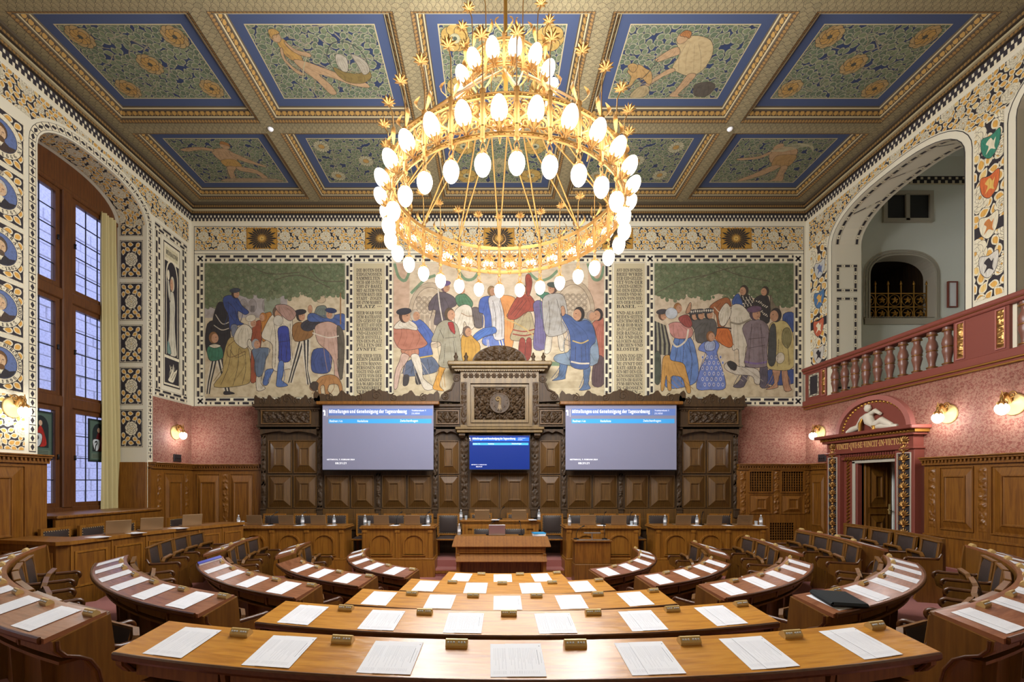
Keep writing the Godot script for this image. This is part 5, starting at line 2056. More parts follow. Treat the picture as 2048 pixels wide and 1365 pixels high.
func bay(w: float, y0: float, y1: float) -> ArrayMesh:
	# scrolls and leaves that fill one field of the ring, in the plane z = 0
	var g := G.new()
	var c := (y0 + y1) / 2
	var q := (y1 - y0) * 0.25
	for s in [-1.0, 1.0]:
		for v in [-1.0, 1.0]:
			g.tube(scroll(Vector3(s * w * 0.26, c + v * q, 0), q * 0.72, PI / 2 - s * v * 0.4, 1.4, s * v), 0.0085, 5)
		g.tube(PackedVector3Array([Vector3(s * w * 0.5, y0, 0), Vector3(s * w * 0.42, c - q * 0.6, 0.01), Vector3(s * w * 0.2, c, 0.02), Vector3(s * w * 0.06, c + q, 0.0), Vector3(0, y1, 0)]), PackedFloat32Array([0.012, 0.01, 0.013, 0.01, 0.008]), 5)
		g.tube(PackedVector3Array([Vector3(s * w * 0.5, y1, 0), Vector3(s * w * 0.4, c + q * 0.9, 0.01), Vector3(s * w * 0.22, c + q * 0.2, 0.015), Vector3(s * w * 0.1, c, 0)]), PackedFloat32Array([0.01, 0.012, 0.011, 0.006]), 5)
		g.tube(PackedVector3Array([Vector3(s * w * 0.5, y0, 0.0), Vector3(s * w * 0.36, y0 + 0.05, 0.02), Vector3(s * w * 0.12, y0 + 0.04, 0.01), Vector3(0, y0, 0)]), 0.008, 5)
	return g.mesh()

func rosette(r: float) -> ArrayMesh:
	var g := G.new()
	for ring in 2:
		var n := 8 if ring == 0 else 6
		for k in n:
			var a := TAU * k / n + ring * 0.3
			var d := Vector3(cos(a), sin(a), 0)
			var rr := r * (1.0 if ring == 0 else 0.6)
			g.tube(PackedVector3Array([Vector3(0, 0, 0.01 * ring), d * rr * 0.55 + Vector3(0, 0, 0.018 + 0.012 * ring), d * rr + Vector3(0, 0, 0.004)]), PackedFloat32Array([0.006, rr * 0.33, 0.004]), 6)
	g.lathe([r * 0.3, 0.02, r * 0.24, 0.04, 0.0, 0.05], 8, Vector3.ZERO, Basis(Vector3.RIGHT, PI / 2))
	return g.mesh()

func chandelier() -> void:
	var r := 1.6
	var base := EYE + 3.63
	var c := thing("chandelier", "large gilded ring chandelier with glowing egg shaped bulbs in two tiers", "chandelier", "", Vector3(0.2, base, -6.4))
	var up_h := 0.47
	part(hoop(r, 0.0, 0.055, 0.014), "bottom_hoop", M.gold, c)
	part(hoop(r, up_h - 0.055, up_h, 0.014), "top_hoop", M.gold, c)
	var sr := 0.55
	var s0 := 1.7
	part(hoop(sr, s0, s0 + 0.05, 0.012), "upper_bottom_hoop", M.gold, c)
	part(hoop(sr, s0 + 0.32, s0 + 0.37, 0.012), "upper_top_hoop", M.gold, c)
	# studs on the hoops
	var g := G.new()
	for k in 168:
		var a := TAU * k / 168
		for y in [0.028, up_h - 0.028]:
			g.lathe([0.011, 0.0, 0.008, 0.006, 0.0, 0.009], 6, Vector3(sin(a) * (r + 0.003), y, cos(a) * (r + 0.003)), Basis(Vector3.UP, a) * Basis(Vector3.RIGHT, PI / 2))
	part(g, "studs", M.gold_dull, c).set_meta("kind", "stuff")
	var up := G.new()
	up.slab(Vector3(-0.022, -0.02, -0.02), Vector3(0.022, up_h + 0.03, 0.02), 0.006)
	up.lathe([0.0, -0.05, 0.03, -0.03, 0.034, -0.01, 0.0, 0.0], 8)
	up.lathe([0.034, up_h + 0.0, 0.038, up_h + 0.03, 0.02, up_h + 0.05, 0.0, up_h + 0.07], 8)
	up.lathe([0.03, 0.12, 0.036, 0.2, 0.028, 0.28, 0.034, 0.34, 0.02, 0.36], 8)
	var um := up.mesh()
	var w := TAU * r / 28
	var bm := bay(w, 0.055, up_h - 0.055)
	var rm := rosette(0.085)
	var em := egg(0.088, 0.235)
	var cm := calyx(0.062)
	var lm := lily(0.5)
	for k in 28:
		var th := -(0.184 + k * TAU / 28)
		var B := Basis(Vector3.UP, th)
		part(um, "upright", M.gold, c, Transform3D(B, B * Vector3(0, 0, r)))
		# hanging bulb
		var hb := B * Vector3(0, -0.21, r)
		var cap := part(cm, "bulb_holder", M.gold, c, Transform3D(B, hb + Vector3(0, 0.02, 0)))
		var b := part(em, "bulb", M.bulb, cap, Transform3D(Basis.IDENTITY, Vector3(0, 0.015, 0)))
		lamp_light(c, hb + Vector3(0, -0.09, 0), LAMP, 0.08)
		part(lm, "lily", M.gold, c, Transform3D(B, B * Vector3(0, up_h + 0.04, r)))
		# between the uprights: scrolls, a rosette, a bulb that leans outward
		var C := Basis(Vector3.UP, th - PI / 28)
		part(bm, "scrollwork", M.gold, c, Transform3D(C, C * Vector3(0, 0, r * cos(PI / 28))))
		part(rm, "rosette", M.gold, c, Transform3D(C * Basis(Vector3.UP, PI), C * Vector3(0, 0.25, r - 0.03)))
		var lean := C * Basis(Vector3.RIGHT, PI + 0.6)
		var ob := C * Vector3(0, 0.12, r + 0.045)
		cap = part(cm, "bulb_holder", M.gold, c, Transform3D(lean, ob))
		part(em, "bulb", M.bulb, cap, Transform3D(Basis.IDENTITY, Vector3(0, 0.01, 0)))
		lamp_light(c, ob + lean * Vector3(0, -0.11, 0), LAMP, 0.08)
	var sbm := bay(TAU * sr / 14, s0 + 0.05, s0 + 0.32)
	var su := G.new()
	su.slab(Vector3(-0.018, s0 - 0.03, -0.016), Vector3(0.018, s0 + 0.4, 0.016), 0.005)
	su.lathe([0.0, s0 - 0.07, 0.024, s0 - 0.04, 0.0, s0 - 0.01], 8)
	su.lathe([0.026, s0 + 0.37, 0.03, s0 + 0.4, 0.0, s0 + 0.45], 8)
	var sum_ := su.mesh()
	for k in 14:
		var th := -(0.07 + k * TAU / 14)
		var B := Basis(Vector3.UP, th)
		part(sum_, "upper_upright", M.gold, c, Transform3D(B, B * Vector3(0, 0, sr)))
		part(lm, "lily", M.gold, c, Transform3D(B, B * Vector3(0, s0 + 0.42, sr)))
		var C := Basis(Vector3.UP, th - PI / 14)
		part(sbm, "upper_scrollwork", M.gold, c, Transform3D(C, C * Vector3(0, 0, sr * cos(PI / 14))))
		var lean := C * Basis(Vector3.RIGHT, PI + 0.55)
		var ob := C * Vector3(0, s0 + 0.07, sr + 0.035)
		var cap := part(cm, "bulb_holder", M.gold, c, Transform3D(lean, ob))
		part(em, "bulb", M.bulb, cap, Transform3D(Basis.IDENTITY, Vector3(0, 0.01, 0)))
		lamp_light(c, ob + lean * Vector3(0, -0.11, 0), LAMP, 0.08)
		# paired rods spread from the upper ring to every second upright of the big one
		for d in [-1, 1]:
			var t2: float = -(0.184 + (k * 2 + d + 0) * TAU / 28)
			var a := B * Vector3(0, s0 - 0.05, sr)
			var e := Basis(Vector3.UP, t2) * Vector3(0, up_h + 0.05, r)
			g = G.new()
			g.tube(PackedVector3Array([a, a.lerp(e, 0.5), e]), 0.013, 6)
			part(g, "rod", M.gold, c)
	g = G.new()
	g.lathe([0.0, s0 - 0.1, 0.05, s0 - 0.05, 0.03, s0 + 0.05, 0.03, s0 + 0.3, 0.06, s0 + 0.34, 0.03, s0 + 0.4, 0.022, s0 + 0.6, 0.022, 3.5, 0.12, 3.58, 0.16, 3.64, 0.0, 3.66], 12)
	part(g, "stem", M.gold_dull, c)
	for k in 7:
		var a := TAU * k / 7
		g = G.new()
		g.tube(PackedVector3Array([Vector3(0, s0 + 0.36, 0), Vector3(sin(a) * sr * 0.5, s0 + 0.4, cos(a) * sr * 0.5), Vector3(sin(a) * sr, s0 + 0.35, cos(a) * sr)]), 0.01, 6)
		part(g, "spoke", M.gold, c)

# ---------------------------------------------------------------- panelling

var cutter: FastNoiseLite

func carve(u: float, v: float, wx: float, hy: float, sd: float, amp: float) -> float:
	# leaf-like carving, mirrored about the middle
	var x := absf(u - 0.5) * wx * 15.0
	var y := v * hy * 15.0
	var s := 1.0 - absf(cutter.get_noise_2d(x * 9.0 + sd, y * 9.0)) * 2.4
	s += 0.45 * sin(x * 2.2 + 2.4 * sin(y * 1.4 + sd))
	var edge := minf(minf(u, 1.0 - u) * wx, minf(v, 1.0 - v) * hy) / 0.03
	return amp * clampf(s, 0.0, 1.3) * clampf(edge, 0.0, 1.0)

func carving(w: float, h: float, amp: float, sd: float) -> ArrayMesh:
	var g := G.new()
	var nx := clampi(int(w / 0.018), 6, 60)
	var ny := clampi(int(h / 0.018), 6, 60)
	g.sheet(w, h, nx, ny, func(u, v): return carve(u, v, w, h, sd, amp))
	return g.mesh()

func raised(w: float, h: float, d := 0.05, fx_ := 0.29, fy_ := 0.23) -> ArrayMesh:
	# a field that rises in four mitred slopes to a framed tablet
	var g := G.new()
	var x := w / 2
	var y := h / 2
	g.frame(-x, -y, x, y, 0.02, -0.03, 0.012)
	var wx := w * fx_
	var wy := h * fy_
	g.slope(-x + 0.02, -y + 0.02, x - 0.02, y - 0.02, wx - 0.02, wy - 0.02, -0.02, d)
	g.frame(-x + wx, -y + wy, x - wx, y - wy, 0.022, d - 0.02, d + 0.014)
	g.slope(-x + wx + 0.022, -y + wy + 0.022, x - wx - 0.022, y - wy - 0.022, 0.015, 0.015, d, d - 0.012)
	panel(g, -x + wx + 0.037, -y + wy + 0.037, x - wx - 0.037, y - wy - 0.037, d - 0.012)
	return g.mesh()

func dentils(g: G, x0: float, x1: float, y: float, z: float, s := 0.03) -> void:
	var n := int((x1 - x0) / (s * 2))
	for i in n:
		var x := x0 + (i + 0.5) * (x1 - x0) / n
		g.slab(Vector3(x - s / 2, y, 0), Vector3(x + s / 2, y + s * 1.3, z))

func crest(w: float, h: float, d: float) -> ArrayMesh:
	# a carved cresting: waves of scrolls about a taller middle, horns at the ends
	var g := G.new()
	var q := PackedVector2Array([Vector2(-w / 2, 0), Vector2(w / 2, 0)])
	var n := 64
	for i in n + 1:
		var u := 1.0 - 2.0 * i / n
		var y := 0.34 + 0.22 * absf(sin(u * PI * 3.0)) + 0.55 * exp(-pow(u / 0.14, 2.0)) + 0.4 * exp(-pow((absf(u) - 0.97) / 0.05, 2.0)) + 0.12 * absf(sin(u * 31.0))
		if absf(absf(u) - 0.55) < 0.07:
			y += 0.3 * cos((absf(u) - 0.55) / 0.07 * PI / 2)
		q.append(Vector2(u * w / 2, y * h))
	g.prism(q, 0.0, d)
	for s in [-1.0, 1.0]:
		for f in [0.28, 0.75]:
			g.tube(scroll(Vector3(s * w * f / 2, h * 0.34, d), h * 0.34, PI * 0.5, 1.5, s), 0.014, 5)
	g.tube(scroll(Vector3(0, h * 0.5, d), h * 0.4, 0, 1.3, 1), 0.014, 5)
	return g.mesh()

func wainscot(t: Node3D, X: Transform3D, u0: float, u1: float, y0: float, cells: Array, off: float, mt: Material) -> void:
	# boards up to 2.54 m: base, raised fields between carved strips, a dentilled top
	var g := G.new()
	g.slab(Vector3(u0, y0, 0), Vector3(u1, 2.42, off))
	part(g, "boarding", mt, t, X)
	g = G.new()
	g.slab(Vector3(u0, 2.4, 0), Vector3(u1, 2.45, off + 0.05))
	g.slab(Vector3(u0, 2.485, 0), Vector3(u1, 2.52, off + 0.1), 0.006)
	g.slab(Vector3(u0, 2.52, 0), Vector3(u1, 2.545, off + 0.13), 0.006)
	dentils(g, u0, u1, 2.447, off + 0.08, 0.032)
	part(g, "cornice", mt, t, X)
	g = G.new()
	g.slab(Vector3(u0, y0, off), Vector3(u1, y0 + 0.62, off + 0.02), 0.005)
	g.slab(Vector3(u0, y0 + 0.62, off), Vector3(u1, y0 + 0.66, off + 0.04), 0.008)
	part(g, "plinth", mt, t, X)
	for c in cells:
		if c[2] == "field":
			part(raised(c[1] - c[0], 1.5 - maxf(y0 - 0.1, 0.0), 0.03, 0.17, 0.14), "panel", mt, t, X * Transform3D(Basis.IDENTITY, Vector3((c[0] + c[1]) / 2, (2.38 + y0 + 0.7) / 2 + 0.02, off + 0.01)))
		elif c[2] == "strip":
			part(carving(c[1] - c[0], 1.45 - maxf(y0 - 0.1, 0.0), 0.025, c[0] * 7.0), "carved_strip", mt, t, X * Transform3D(Basis.IDENTITY, Vector3((c[0] + c[1]) / 2, (2.38 + y0 + 0.7) / 2 + 0.02, off + 0.004)))

func hx(px: float) -> float:
	return (px - PX) / FOCAL * 11.55

func hy(py: float) -> float:
	return EYE + (PY - py) / FOCAL * 11.55

func P3(px: float, py: float, z: float) -> Vector3:
	return Vector3(hx(px), hy(py), z)

func lattice(w: float, h: float, n: int, m: int) -> ArrayMesh:
	var g := G.new()
	for i in n + 1:
		var x := -w / 2 + w * i / n
		g.slab(Vector3(x - 0.006, -h / 2, -0.01), Vector3(x + 0.006, h / 2, 0.008))
	for j in m + 1:
		var y := -h / 2 + h * j / m
		g.slab(Vector3(-w / 2, y - 0.006, -0.008), Vector3(w / 2, y + 0.006, 0.012))
	return g.mesh()

func front_panelling() -> void:
	cutter = FastNoiseLite.new()
	cutter.seed = 4
	cutter.noise_type = FastNoiseLite.TYPE_SIMPLEX
	cutter.frequency = 0.06
	var t := setting("trim_1", "carved dark oak panelling with central crested coat of arms", "panelling", Vector3(0.19, 0.3, -11.55))
	var X := Transform3D(Basis.IDENTITY, -t.position) * Transform3D(Basis.IDENTITY, Vector3(0, 0, -11.55))
	var g := G.new()
	g.slab(Vector3(hx(522), 0.0, -0.24), Vector3(hx(1476), hy(812), 0.0))
	part(g, "backing", M.oak_dark, t, X)
	# carved uprights
	for e in [[523, 533, 866, 1036], [635, 646, 866, 1036], [752, 762, 946, 1036], [865, 876, 866, 1036], [920, 937, 866, 1036]]:
		for m in [-1.0, 1.0]:
			var a := hx(999 + m * (e[0] - 999))
			var b := hx(999 + m * (e[1] - 999))
			if a > b:
				var s := a
				a = b
				b = s
			g = G.new()
			g.slab(Vector3(a, hy(1036), 0), Vector3(b, hy(1020), 0.07), 0.006)
			g.slab(Vector3(a - 0.015, hy(1020), 0), Vector3(b + 0.015, hy(1018), 0.085), 0.005)
			g.slab(Vector3(a, hy(1018), 0), Vector3(b, hy(e[2]), 0.03))
			var u := part(g, "pilaster", M.oak_dark, t, X)
			var h: float = hy(e[2]) - hy(1017)
			part(carving(b - a - 0.02, h - 0.04, 0.03, e[0] * 3.0), "carved_strip", M.oak_dark, u, Transform3D(Basis.IDENTITY, Vector3((a + b) / 2, hy(1017) + h / 2, 0.03)))
	g = G.new()
	g.slab(Vector3(hx(522), hy(1038), 0), Vector3(hx(1476), hy(1018), 0.03))
	g.slab(Vector3(hx(522), hy(1060), 0), Vector3(hx(1476), hy(1038), 0.05), 0.005)
	part(g, "plinth", M.oak, t, X)
	# raised fields: window side, then mirrored
	for f in [[537, 584.5, 881, 947], [588, 634, 881, 947], [537, 584.5, 951.5, 1016.5], [588, 634, 951.5, 1016.5], [650, 699, 951, 1016.5], [703, 748, 951, 1016.5], [765, 812, 951, 1016.5], [816, 863, 951, 1016.5], [878, 918, 882, 948.5], [878, 918, 951, 1017.5], [940, 998, 946, 1017.5]]:
		for m in [-1.0, 1.0]:
			var c := hx(999 + m * ((f[0] + f[1]) / 2.0 - 999))
			part(raised(hx(f[1]) - hx(f[0]), hy(f[2]) - hy(f[3]), 0.06), "panel", M.oak, t, X * Transform3D(Basis.IDENTITY, Vector3(c, (hy(f[2]) + hy(f[3])) / 2, 0.02)))
	# frieze with carved tablets, a scalloped valance and a cornice
	for f in [[520, 641, 530, 624], [868, 922, 876, 917]]:
		for m in [-1.0, 1.0]:
			var a := hx(999 + m * (f[0] - 999))
			var b := hx(999 + m * (f[1] - 999))
			var lo := minf(a, b)
			var hi := maxf(a, b)
			g = G.new()
			g.slab(Vector3(lo, hy(860), 0), Vector3(hi, hy(812), 0.12))
			var fr := part(g, "frieze", M.oak_dark, t, X)
			g = G.new()
			g.slab(Vector3(lo - 0.05, hy(822), 0), Vector3(hi + 0.05, hy(817), 0.17), 0.01)
			g.slab(Vector3(lo - 0.09, hy(817), 0), Vector3(hi + 0.09, hy(811), 0.22), 0.012)
			g.slab(Vector3(lo - 0.02, hy(856), 0), Vector3(hi + 0.02, hy(852), 0.16), 0.008)
			dentils(g, lo, hi, hy(825), 0.15, 0.03)
			part(g, "cornice", M.oak_dark, fr)
			var ca := hx(999 + m * (f[2] - 999))
			var cb := hx(999 + m * (f[3] - 999))
			var w := absf(cb - ca)
			var h := hy(825) - hy(848)
			part(carving(w, h, 0.05, f[0]), "carved_tablet", M.oak_dark, fr, Transform3D(Basis.IDENTITY, Vector3((ca + cb) / 2, hy(836.5), 0.125)))
			g = G.new()
			g.frame((ca + cb) / 2 - w / 2 - 0.03, hy(836.5) - h / 2 - 0.03, (ca + cb) / 2 + w / 2 + 0.03, hy(836.5) + h / 2 + 0.03, 0.03, 0.12, 0.155)
			part(g, "tablet_frame", M.oak, fr)
			g = G.new()
			var q := PackedVector2Array([Vector2(hi - 0.06, hy(856)), Vector2(lo + 0.06, hy(856))])
			for i in 25:
				var u := i / 24.0
				q.append(Vector2(lerpf(lo + 0.06, hi - 0.06, u), hy(872) + 0.11 * pow(absf(sin(u * PI)), 0.6) - 0.05 * exp(-pow((u - 0.5) / 0.1, 2))))
			g.prism(q, 0.02, 0.12)
			part(g, "valance", M.oak_dark, fr)
	# cresting over the side bays and over the screens
	for c in [[580, 130, 0.26], [756, 248, 0.3]]:
		for m in [-1.0, 1.0]:
			part(crest(hx(c[1]) - hx(0), c[2], 0.07), "cresting", M.oak_dark, t, X * Transform3D(Basis.IDENTITY, Vector3(hx(999 + m * (c[0] - 999)), hy(812 if c[1] < 200 else 806), 0.1)))
	# the middle: framed arms under a pediment
	g = G.new()
	g.slab(P3(922, 868, -0.2), P3(1076, 747, 0.2))
	g.slab(P3(915, 868, -0.2), P3(1083, 862, 0.26), 0.012)
	g.slab(P3(912, 862, -0.2), P3(1086, 857, 0.3), 0.012)
	g.slab(P3(910, 747, -0.2), P3(1088, 743, 0.26), 0.012)
	g.slab(P3(905, 743, -0.2), P3(1093, 738, 0.33), 0.012)
	g.slab(P3(898, 738, -0.2), P3(1100, 730, 0.4), 0.02)
	dentils(g, hx(912), hx(1086), hy(748), 0.28, 0.028)
	part(g, "aedicule", M.oak_grey, t, X)
	g = G.new()
	g.frame(hx(936), hy(856), hx(1062), hy(766), 0.07, 0.2, 0.27)
	g.frame(hx(943), hy(848), hx(1055), hy(774), 0.05, 0.2, 0.24)
	part(g, "arms_frame", M.oak_grey, t, X)
	part(carving(hx(1049) - hx(949), hy(779) - hy(842), 0.075, 55.0), "carved_arms", M.oak_dark, t, X * Transform3D(Basis.IDENTITY, Vector3(hx(999), hy(810.5), 0.2)))
	g = G.new()
	g.lathe([0.26, 0.0, 0.26, 0.07, 0.24, 0.085, 0.22, 0.07, 0.2, 0.075, 0.0, 0.08], 32, Vector3(hx(999), hy(810.5), 0.2), Basis(Vector3.RIGHT, PI / 2))
	var md := part(g, "medallion", M.oak_dark, t, X)
	g = G.new()
	crosier(g, Transform3D(Basis.IDENTITY, Vector3(hx(998), hy(811), 0.28)), 0.34, 0.025)
	part(g, "crosier", M.oak_grey, md)
	for s in [-1.0, 1.0]:
		part(carving(0.14, hy(768) - hy(852), 0.03, 70.0), "carved_strip", M.oak_dark, t, X * Transform3D(Basis.IDENTITY, Vector3(hx(999 + s * 70.5), hy(810), 0.205)))
		g = G.new()
		g.lathe([0.0, 0.0, 0.05, 0.01, 0.05, 0.06, 0.03, 0.08, 0.045, 0.12, 0.06, 0.15, 0.03, 0.19, 0.02, 0.24, 0.0, 0.26], 10, Vector3(hx(999 + s * 66), hy(730), 0.2))
		part(g, "finial", M.oak_dark, t, X)
		g = G.new()
		g.lathe([0.0, 0.0, 0.05, 0.01, 0.05, 0.06, 0.03, 0.08, 0.045, 0.12, 0.06, 0.15, 0.03, 0.19, 0.02, 0.24, 0.0, 0.26], 10, Vector3(hx(999 + s * 86), hy(730), 0.2))
		part(g, "finial", M.oak_dark, t, X)
		# a scrolled wing at each side
		g = G.new()
		var q := PackedVector2Array()
		for p in [[76, 750], [92, 750], [90, 768], [96, 780], [108, 786], [116, 792], [120, 804], [76, 806]]:
			q.append(Vector2(hx(999 + s * p[0]), hy(p[1])))
		g.prism(q, -0.1, 0.12)
		var wv := part(g, "volute", M.oak_dark, t, X)
		g = G.new()
		g.tube(scroll(Vector3(hx(999 + s * 108), hy(795), 0.12), 0.1, PI / 2, 1.6, s), 0.022, 6)
		g.tube(scroll(Vector3(hx(999 + s * 85), hy(760), 0.12), 0.1, 0, 1.6, -s), 0.02, 6)
		g.tube(PackedVector3Array([P3(999 + s * 90, 768, 0.12), P3(999 + s * 96, 782, 0.14), P3(999 + s * 110, 788, 0.12)]), 0.025, 6)
		part(g, "scrolls", M.oak_dark, wv)
		# brackets under the cornice
		g = G.new()
		g.slab(P3(999 + s * 74 - 6, 878, 0), P3(999 + s * 74 + 6, 866, 0.18), 0.02)
		g.tube(PackedVector3Array([P3(999 + s * 74 - 6, 872, 0.18), P3(999 + s * 74 + 6, 872, 0.18)]), 0.05, 10)
		part(g, "bracket", M.oak_dark, t, X)
	for k in 13:
		g = G.new()
		var a := rosette(0.07)
		g.add(a, Transform3D(Basis.IDENTITY, Vector3(hx(999 + (k - 6) * 11.2), hy(755.5), 0.205)))
		part(g, "rosette", M.oak_dark, t, X)
	g = G.new()
	var lq := PackedVector2Array()
	for i in 25:
		var a := PI * i / 24
		lq.append(Vector2(hx(999) + cos(a) * 0.68, hy(730) + sin(a) * 0.43))
	g.prism(lq, 0.05, 0.2)
	var lu := part(g, "lunette", M.oak_dark, t, X)
	g = G.new()
	var rows := []
	for i in 17:
		var row := PackedVector3Array()
		for j in 49:
			var r := 1.0 - i / 16.0
			var an := PI * (1.0 - j / 48.0)
			var x := cos(an) * r
			var y := sin(an) * r
			row.append(Vector3(x * 0.64, y * 0.4 - 0.2, 0.01 + carve(x * 0.45 + 0.5, y * 0.8 + 0.1, 1.3, 0.6, 9.0, 0.08) * clampf(minf(i / 2.0, sin(an) * 8.0), 0.0, 1.0)))
		rows.append(row)
	g.grid(rows)
	part(g, "carved_leaves", M.oak_dark, lu, Transform3D(Basis.IDENTITY, Vector3(hx(999), hy(730) + 0.22, 0.2)))
	g = G.new()
	var vq := PackedVector2Array([Vector2(hx(1060), hy(866)), Vector2(hx(938), hy(866))])
	for i in 33:
		var u := i / 32.0
		vq.append(Vector2(lerpf(hx(938), hx(1060), u), hy(877) + 0.09 * pow(absf(sin(u * TAU)), 0.6)))
	g.prism(vq, 0.02, 0.14)
	part(g, "valance", M.oak_dark, t, X)

func crosier(g: G, xf: Transform3D, h: float, r: float) -> void:
	# a staff with a curled head over a three pointed foot
	var t0 := g.t
	g.t = t0 * xf
	var q := PackedVector3Array()
	for i in 15:
		var a := -PI * 0.2 + TAU * 1.15 * (1.0 - i / 14.0)
		q.append(Vector3(-h * 0.1, h * 0.3, 0) + Vector3(cos(a), sin(a), 0) * h * (0.06 + 0.12 * i / 14.0))
	q.append(Vector3(h * 0.06, h * 0.05, 0))
	q.append(Vector3(h * 0.04, -h * 0.1, 0))
	g.tube(q, r, 6)
	g.prism(PackedVector2Array([Vector2(-h * 0.03, h * 0.02), Vector2(h * 0.12, h * 0.02), Vector2(h * 0.14, -h * 0.25), Vector2(h * 0.2, -h * 0.5), Vector2(h * 0.1, -h * 0.36), Vector2(h * 0.03, -h * 0.52), Vector2(-h * 0.04, -h * 0.36), Vector2(-h * 0.14, -h * 0.5), Vector2(-h * 0.07, -h * 0.25)]), -r * 0.5, r * 0.5)
	g.t = t0

func side_panelling() -> void:
	var F := Transform3D(Basis.IDENTITY, Vector3(0, 0, -WZ))
	var L := Transform3D(Basis(Vector3.UP, PI / 2), Vector3(XL, 0, 0))
	var R := Transform3D(Basis(Vector3.UP, -PI / 2), Vector3(XR, 0, 0))
	var t := setting("trim_2", "oak wainscot under the red damask beside the window corner", "panelling")
	wainscot(t, F, XL, -5.9, 0.0, [[-7.55, -6.95, "field"], [-6.9, -6.75, "strip"], [-6.7, -6.1, "field"]], 0.07, M.oak_warm)
	wainscot(t, L, 10.3, WZ, 0.0, [[10.5, 10.63, "strip"], [10.72, 11.4, "field"], [11.46, 11.58, "strip"]], 0.07, M.oak_warm)
	var gj := G.new()
	gj.slab(Vector3(XL - 0.72, 1.46, -10.29), Vector3(XL, 2.54, -10.24), 0.006)
	part(gj, "jamb_boarding", M.oak_warm, t)
	var t3 := setting("trim_3", "projecting oak wainscot on the pier between the tall windows", "panelling")
	wainscot(t3, L, 5.75, 7.72, 0.3, [[6.0, 7.35, "field"]], 0.24, M.oak_warm)
	wainscot(t3, L, -3.5, 2.9, 0.3, [[1.3, 2.6, "field"]], 0.24, M.oak_warm)
	# under the windows: a sill over dark openings between stubby posts
	var t4 := setting("trim_4", "window sill shelf with stubby wooden posts before an added black radiator", "window sill")
	for o in [WIN, WIN2]:
		var g := G.new()
		g.slab(Vector3(o.a - 0.02, 1.46, -0.7), Vector3(o.b + 0.0, 1.515, 0.36), 0.012)
		g.slab(Vector3(o.a, 1.26, 0.26), Vector3(o.b, 1.46, 0.31))
		part(g, "sill_board", M.oak_warm, t4, L)
		g = G.new()
		g.slab(Vector3(o.a, 0.22, 0.0), Vector3(o.b, 1.46, 0.015))
		part(g, "back_boards", M.oak_warm, t4, L)
		for i in 9:
			g = G.new()
			var x: float = o.a + 0.1 + i * (o.b - o.a - 0.2) / 8
			g.slab(Vector3(x - 0.06, 0.22, 0.23), Vector3(x + 0.06, 1.14, 0.31), 0.01)
			g.slab(Vector3(x - 0.1, 1.14, 0.23), Vector3(x + 0.1, 1.26, 0.31), 0.01)
			g.slab(Vector3(x - 0.12, 0.78, 0.23), Vector3(x + 0.12, 0.84, 0.31), 0.01)
			part(g, "post", M.oak_warm, t4, L)
		for i in 12:
			g = G.new()
			var x: float = o.a + 0.2 + i * (o.b - o.a - 0.4) / 11
			g.slab(Vector3(x - 0.06, 0.32, 0.05), Vector3(x + 0.06, 1.1, 0.16), 0.03)
			part(g, "added_radiator_section", M.metal_black, t4, L)  # radiator added here; its black stands in for shade between the posts
	var t5 := setting("trim_5", "oak wainscot with carved strips beside the red doorway", "panelling")
	wainscot(t5, R, -8.5, 3.5, 0.49, [[-8.42, -8.28, "strip"], [-8.2, -7.62, "field"], [-7.56, -7.42, "strip"], [-7.36, -6.3, "field"], [-6.24, -6.1, "strip"], [-6.0, -4.9, "field"]], 0.07, M.oak_warm)
	wainscot(t5, R, -WZ, -10.86, 0.0, [[-11.66, -11.56, "strip"], [-11.5, -11.02, "field"]], 0.07, M.oak_warm)
	var t6 := setting("trim_6", "oak wainscot with latticed grilles near the door corner", "panelling")
	# boards stand clear of the wall, so that the latticed openings have a hollow behind them
	var off := 0.3
	var g := G.new()
	face(g, 6.17, XR, 1.2, 2.42, [{a = 6.48, b = 7.04, sill = 1.85, top = 2.36, rise = 0.0001}, {a = 7.28, b = 7.84, sill = 1.85, top = 2.36, rise = 0.0001}], off)
	face(g, 6.17, XR, 0.0, 1.2, [{a = 7.0, b = 7.6, sill = 0.63, top = 1.07, rise = 0.0001}], off)
	g.quad(Vector3(6.17, 0, 0), Vector3(6.17, 0, off), Vector3(6.17, 2.42, off), Vector3(6.17, 2.42, 0))
	part(g, "boarding", M.oak_warm, t6, F)
	g = G.new()
	g.slab(Vector3(6.17, 0, 0), Vector3(XR, 2.42, 0.012))
	part(g, "back_boards", M.oak_dark, t6, F)  # darker wood than the front, standing in for shade in the hollow
	g = G.new()
	g.slab(Vector3(6.17, 2.4, 0), Vector3(XR, 2.45, off + 0.05))
	g.slab(Vector3(6.17, 2.485, 0), Vector3(XR, 2.52, off + 0.1), 0.006)
	g.slab(Vector3(6.17, 2.52, 0), Vector3(XR, 2.545, off + 0.13), 0.006)
	dentils(g, 6.17, XR, 2.447, off + 0.08, 0.032)
	part(g, "cornice", M.oak_warm, t6, F)
	for c in [6.32, 7.16, 7.93]:
		part(carving(0.14, 1.1, 0.025, c * 7.0), "carved_strip", M.oak_warm, t6, F * Transform3D(Basis.IDENTITY, Vector3(c, 1.83, off + 0.004)))
	for c in [6.76, 7.56]:
		part(lattice(0.56, 0.51, 9, 8), "lattice", M.oak_warm, t6, F * Transform3D(Basis.IDENTITY, Vector3(c, 2.105, off - 0.01)))
		g = G.new()
		g.frame(c - 0.31, 1.82, c + 0.31, 2.39, 0.035, off, off + 0.03)
		part(g, "lattice_frame", M.oak_warm, t6, F)
		part(raised(0.6, 0.5, 0.03), "panel", M.oak_warm, t6, F * Transform3D(Basis.IDENTITY, Vector3(c, 1.54, off + 0.01)))
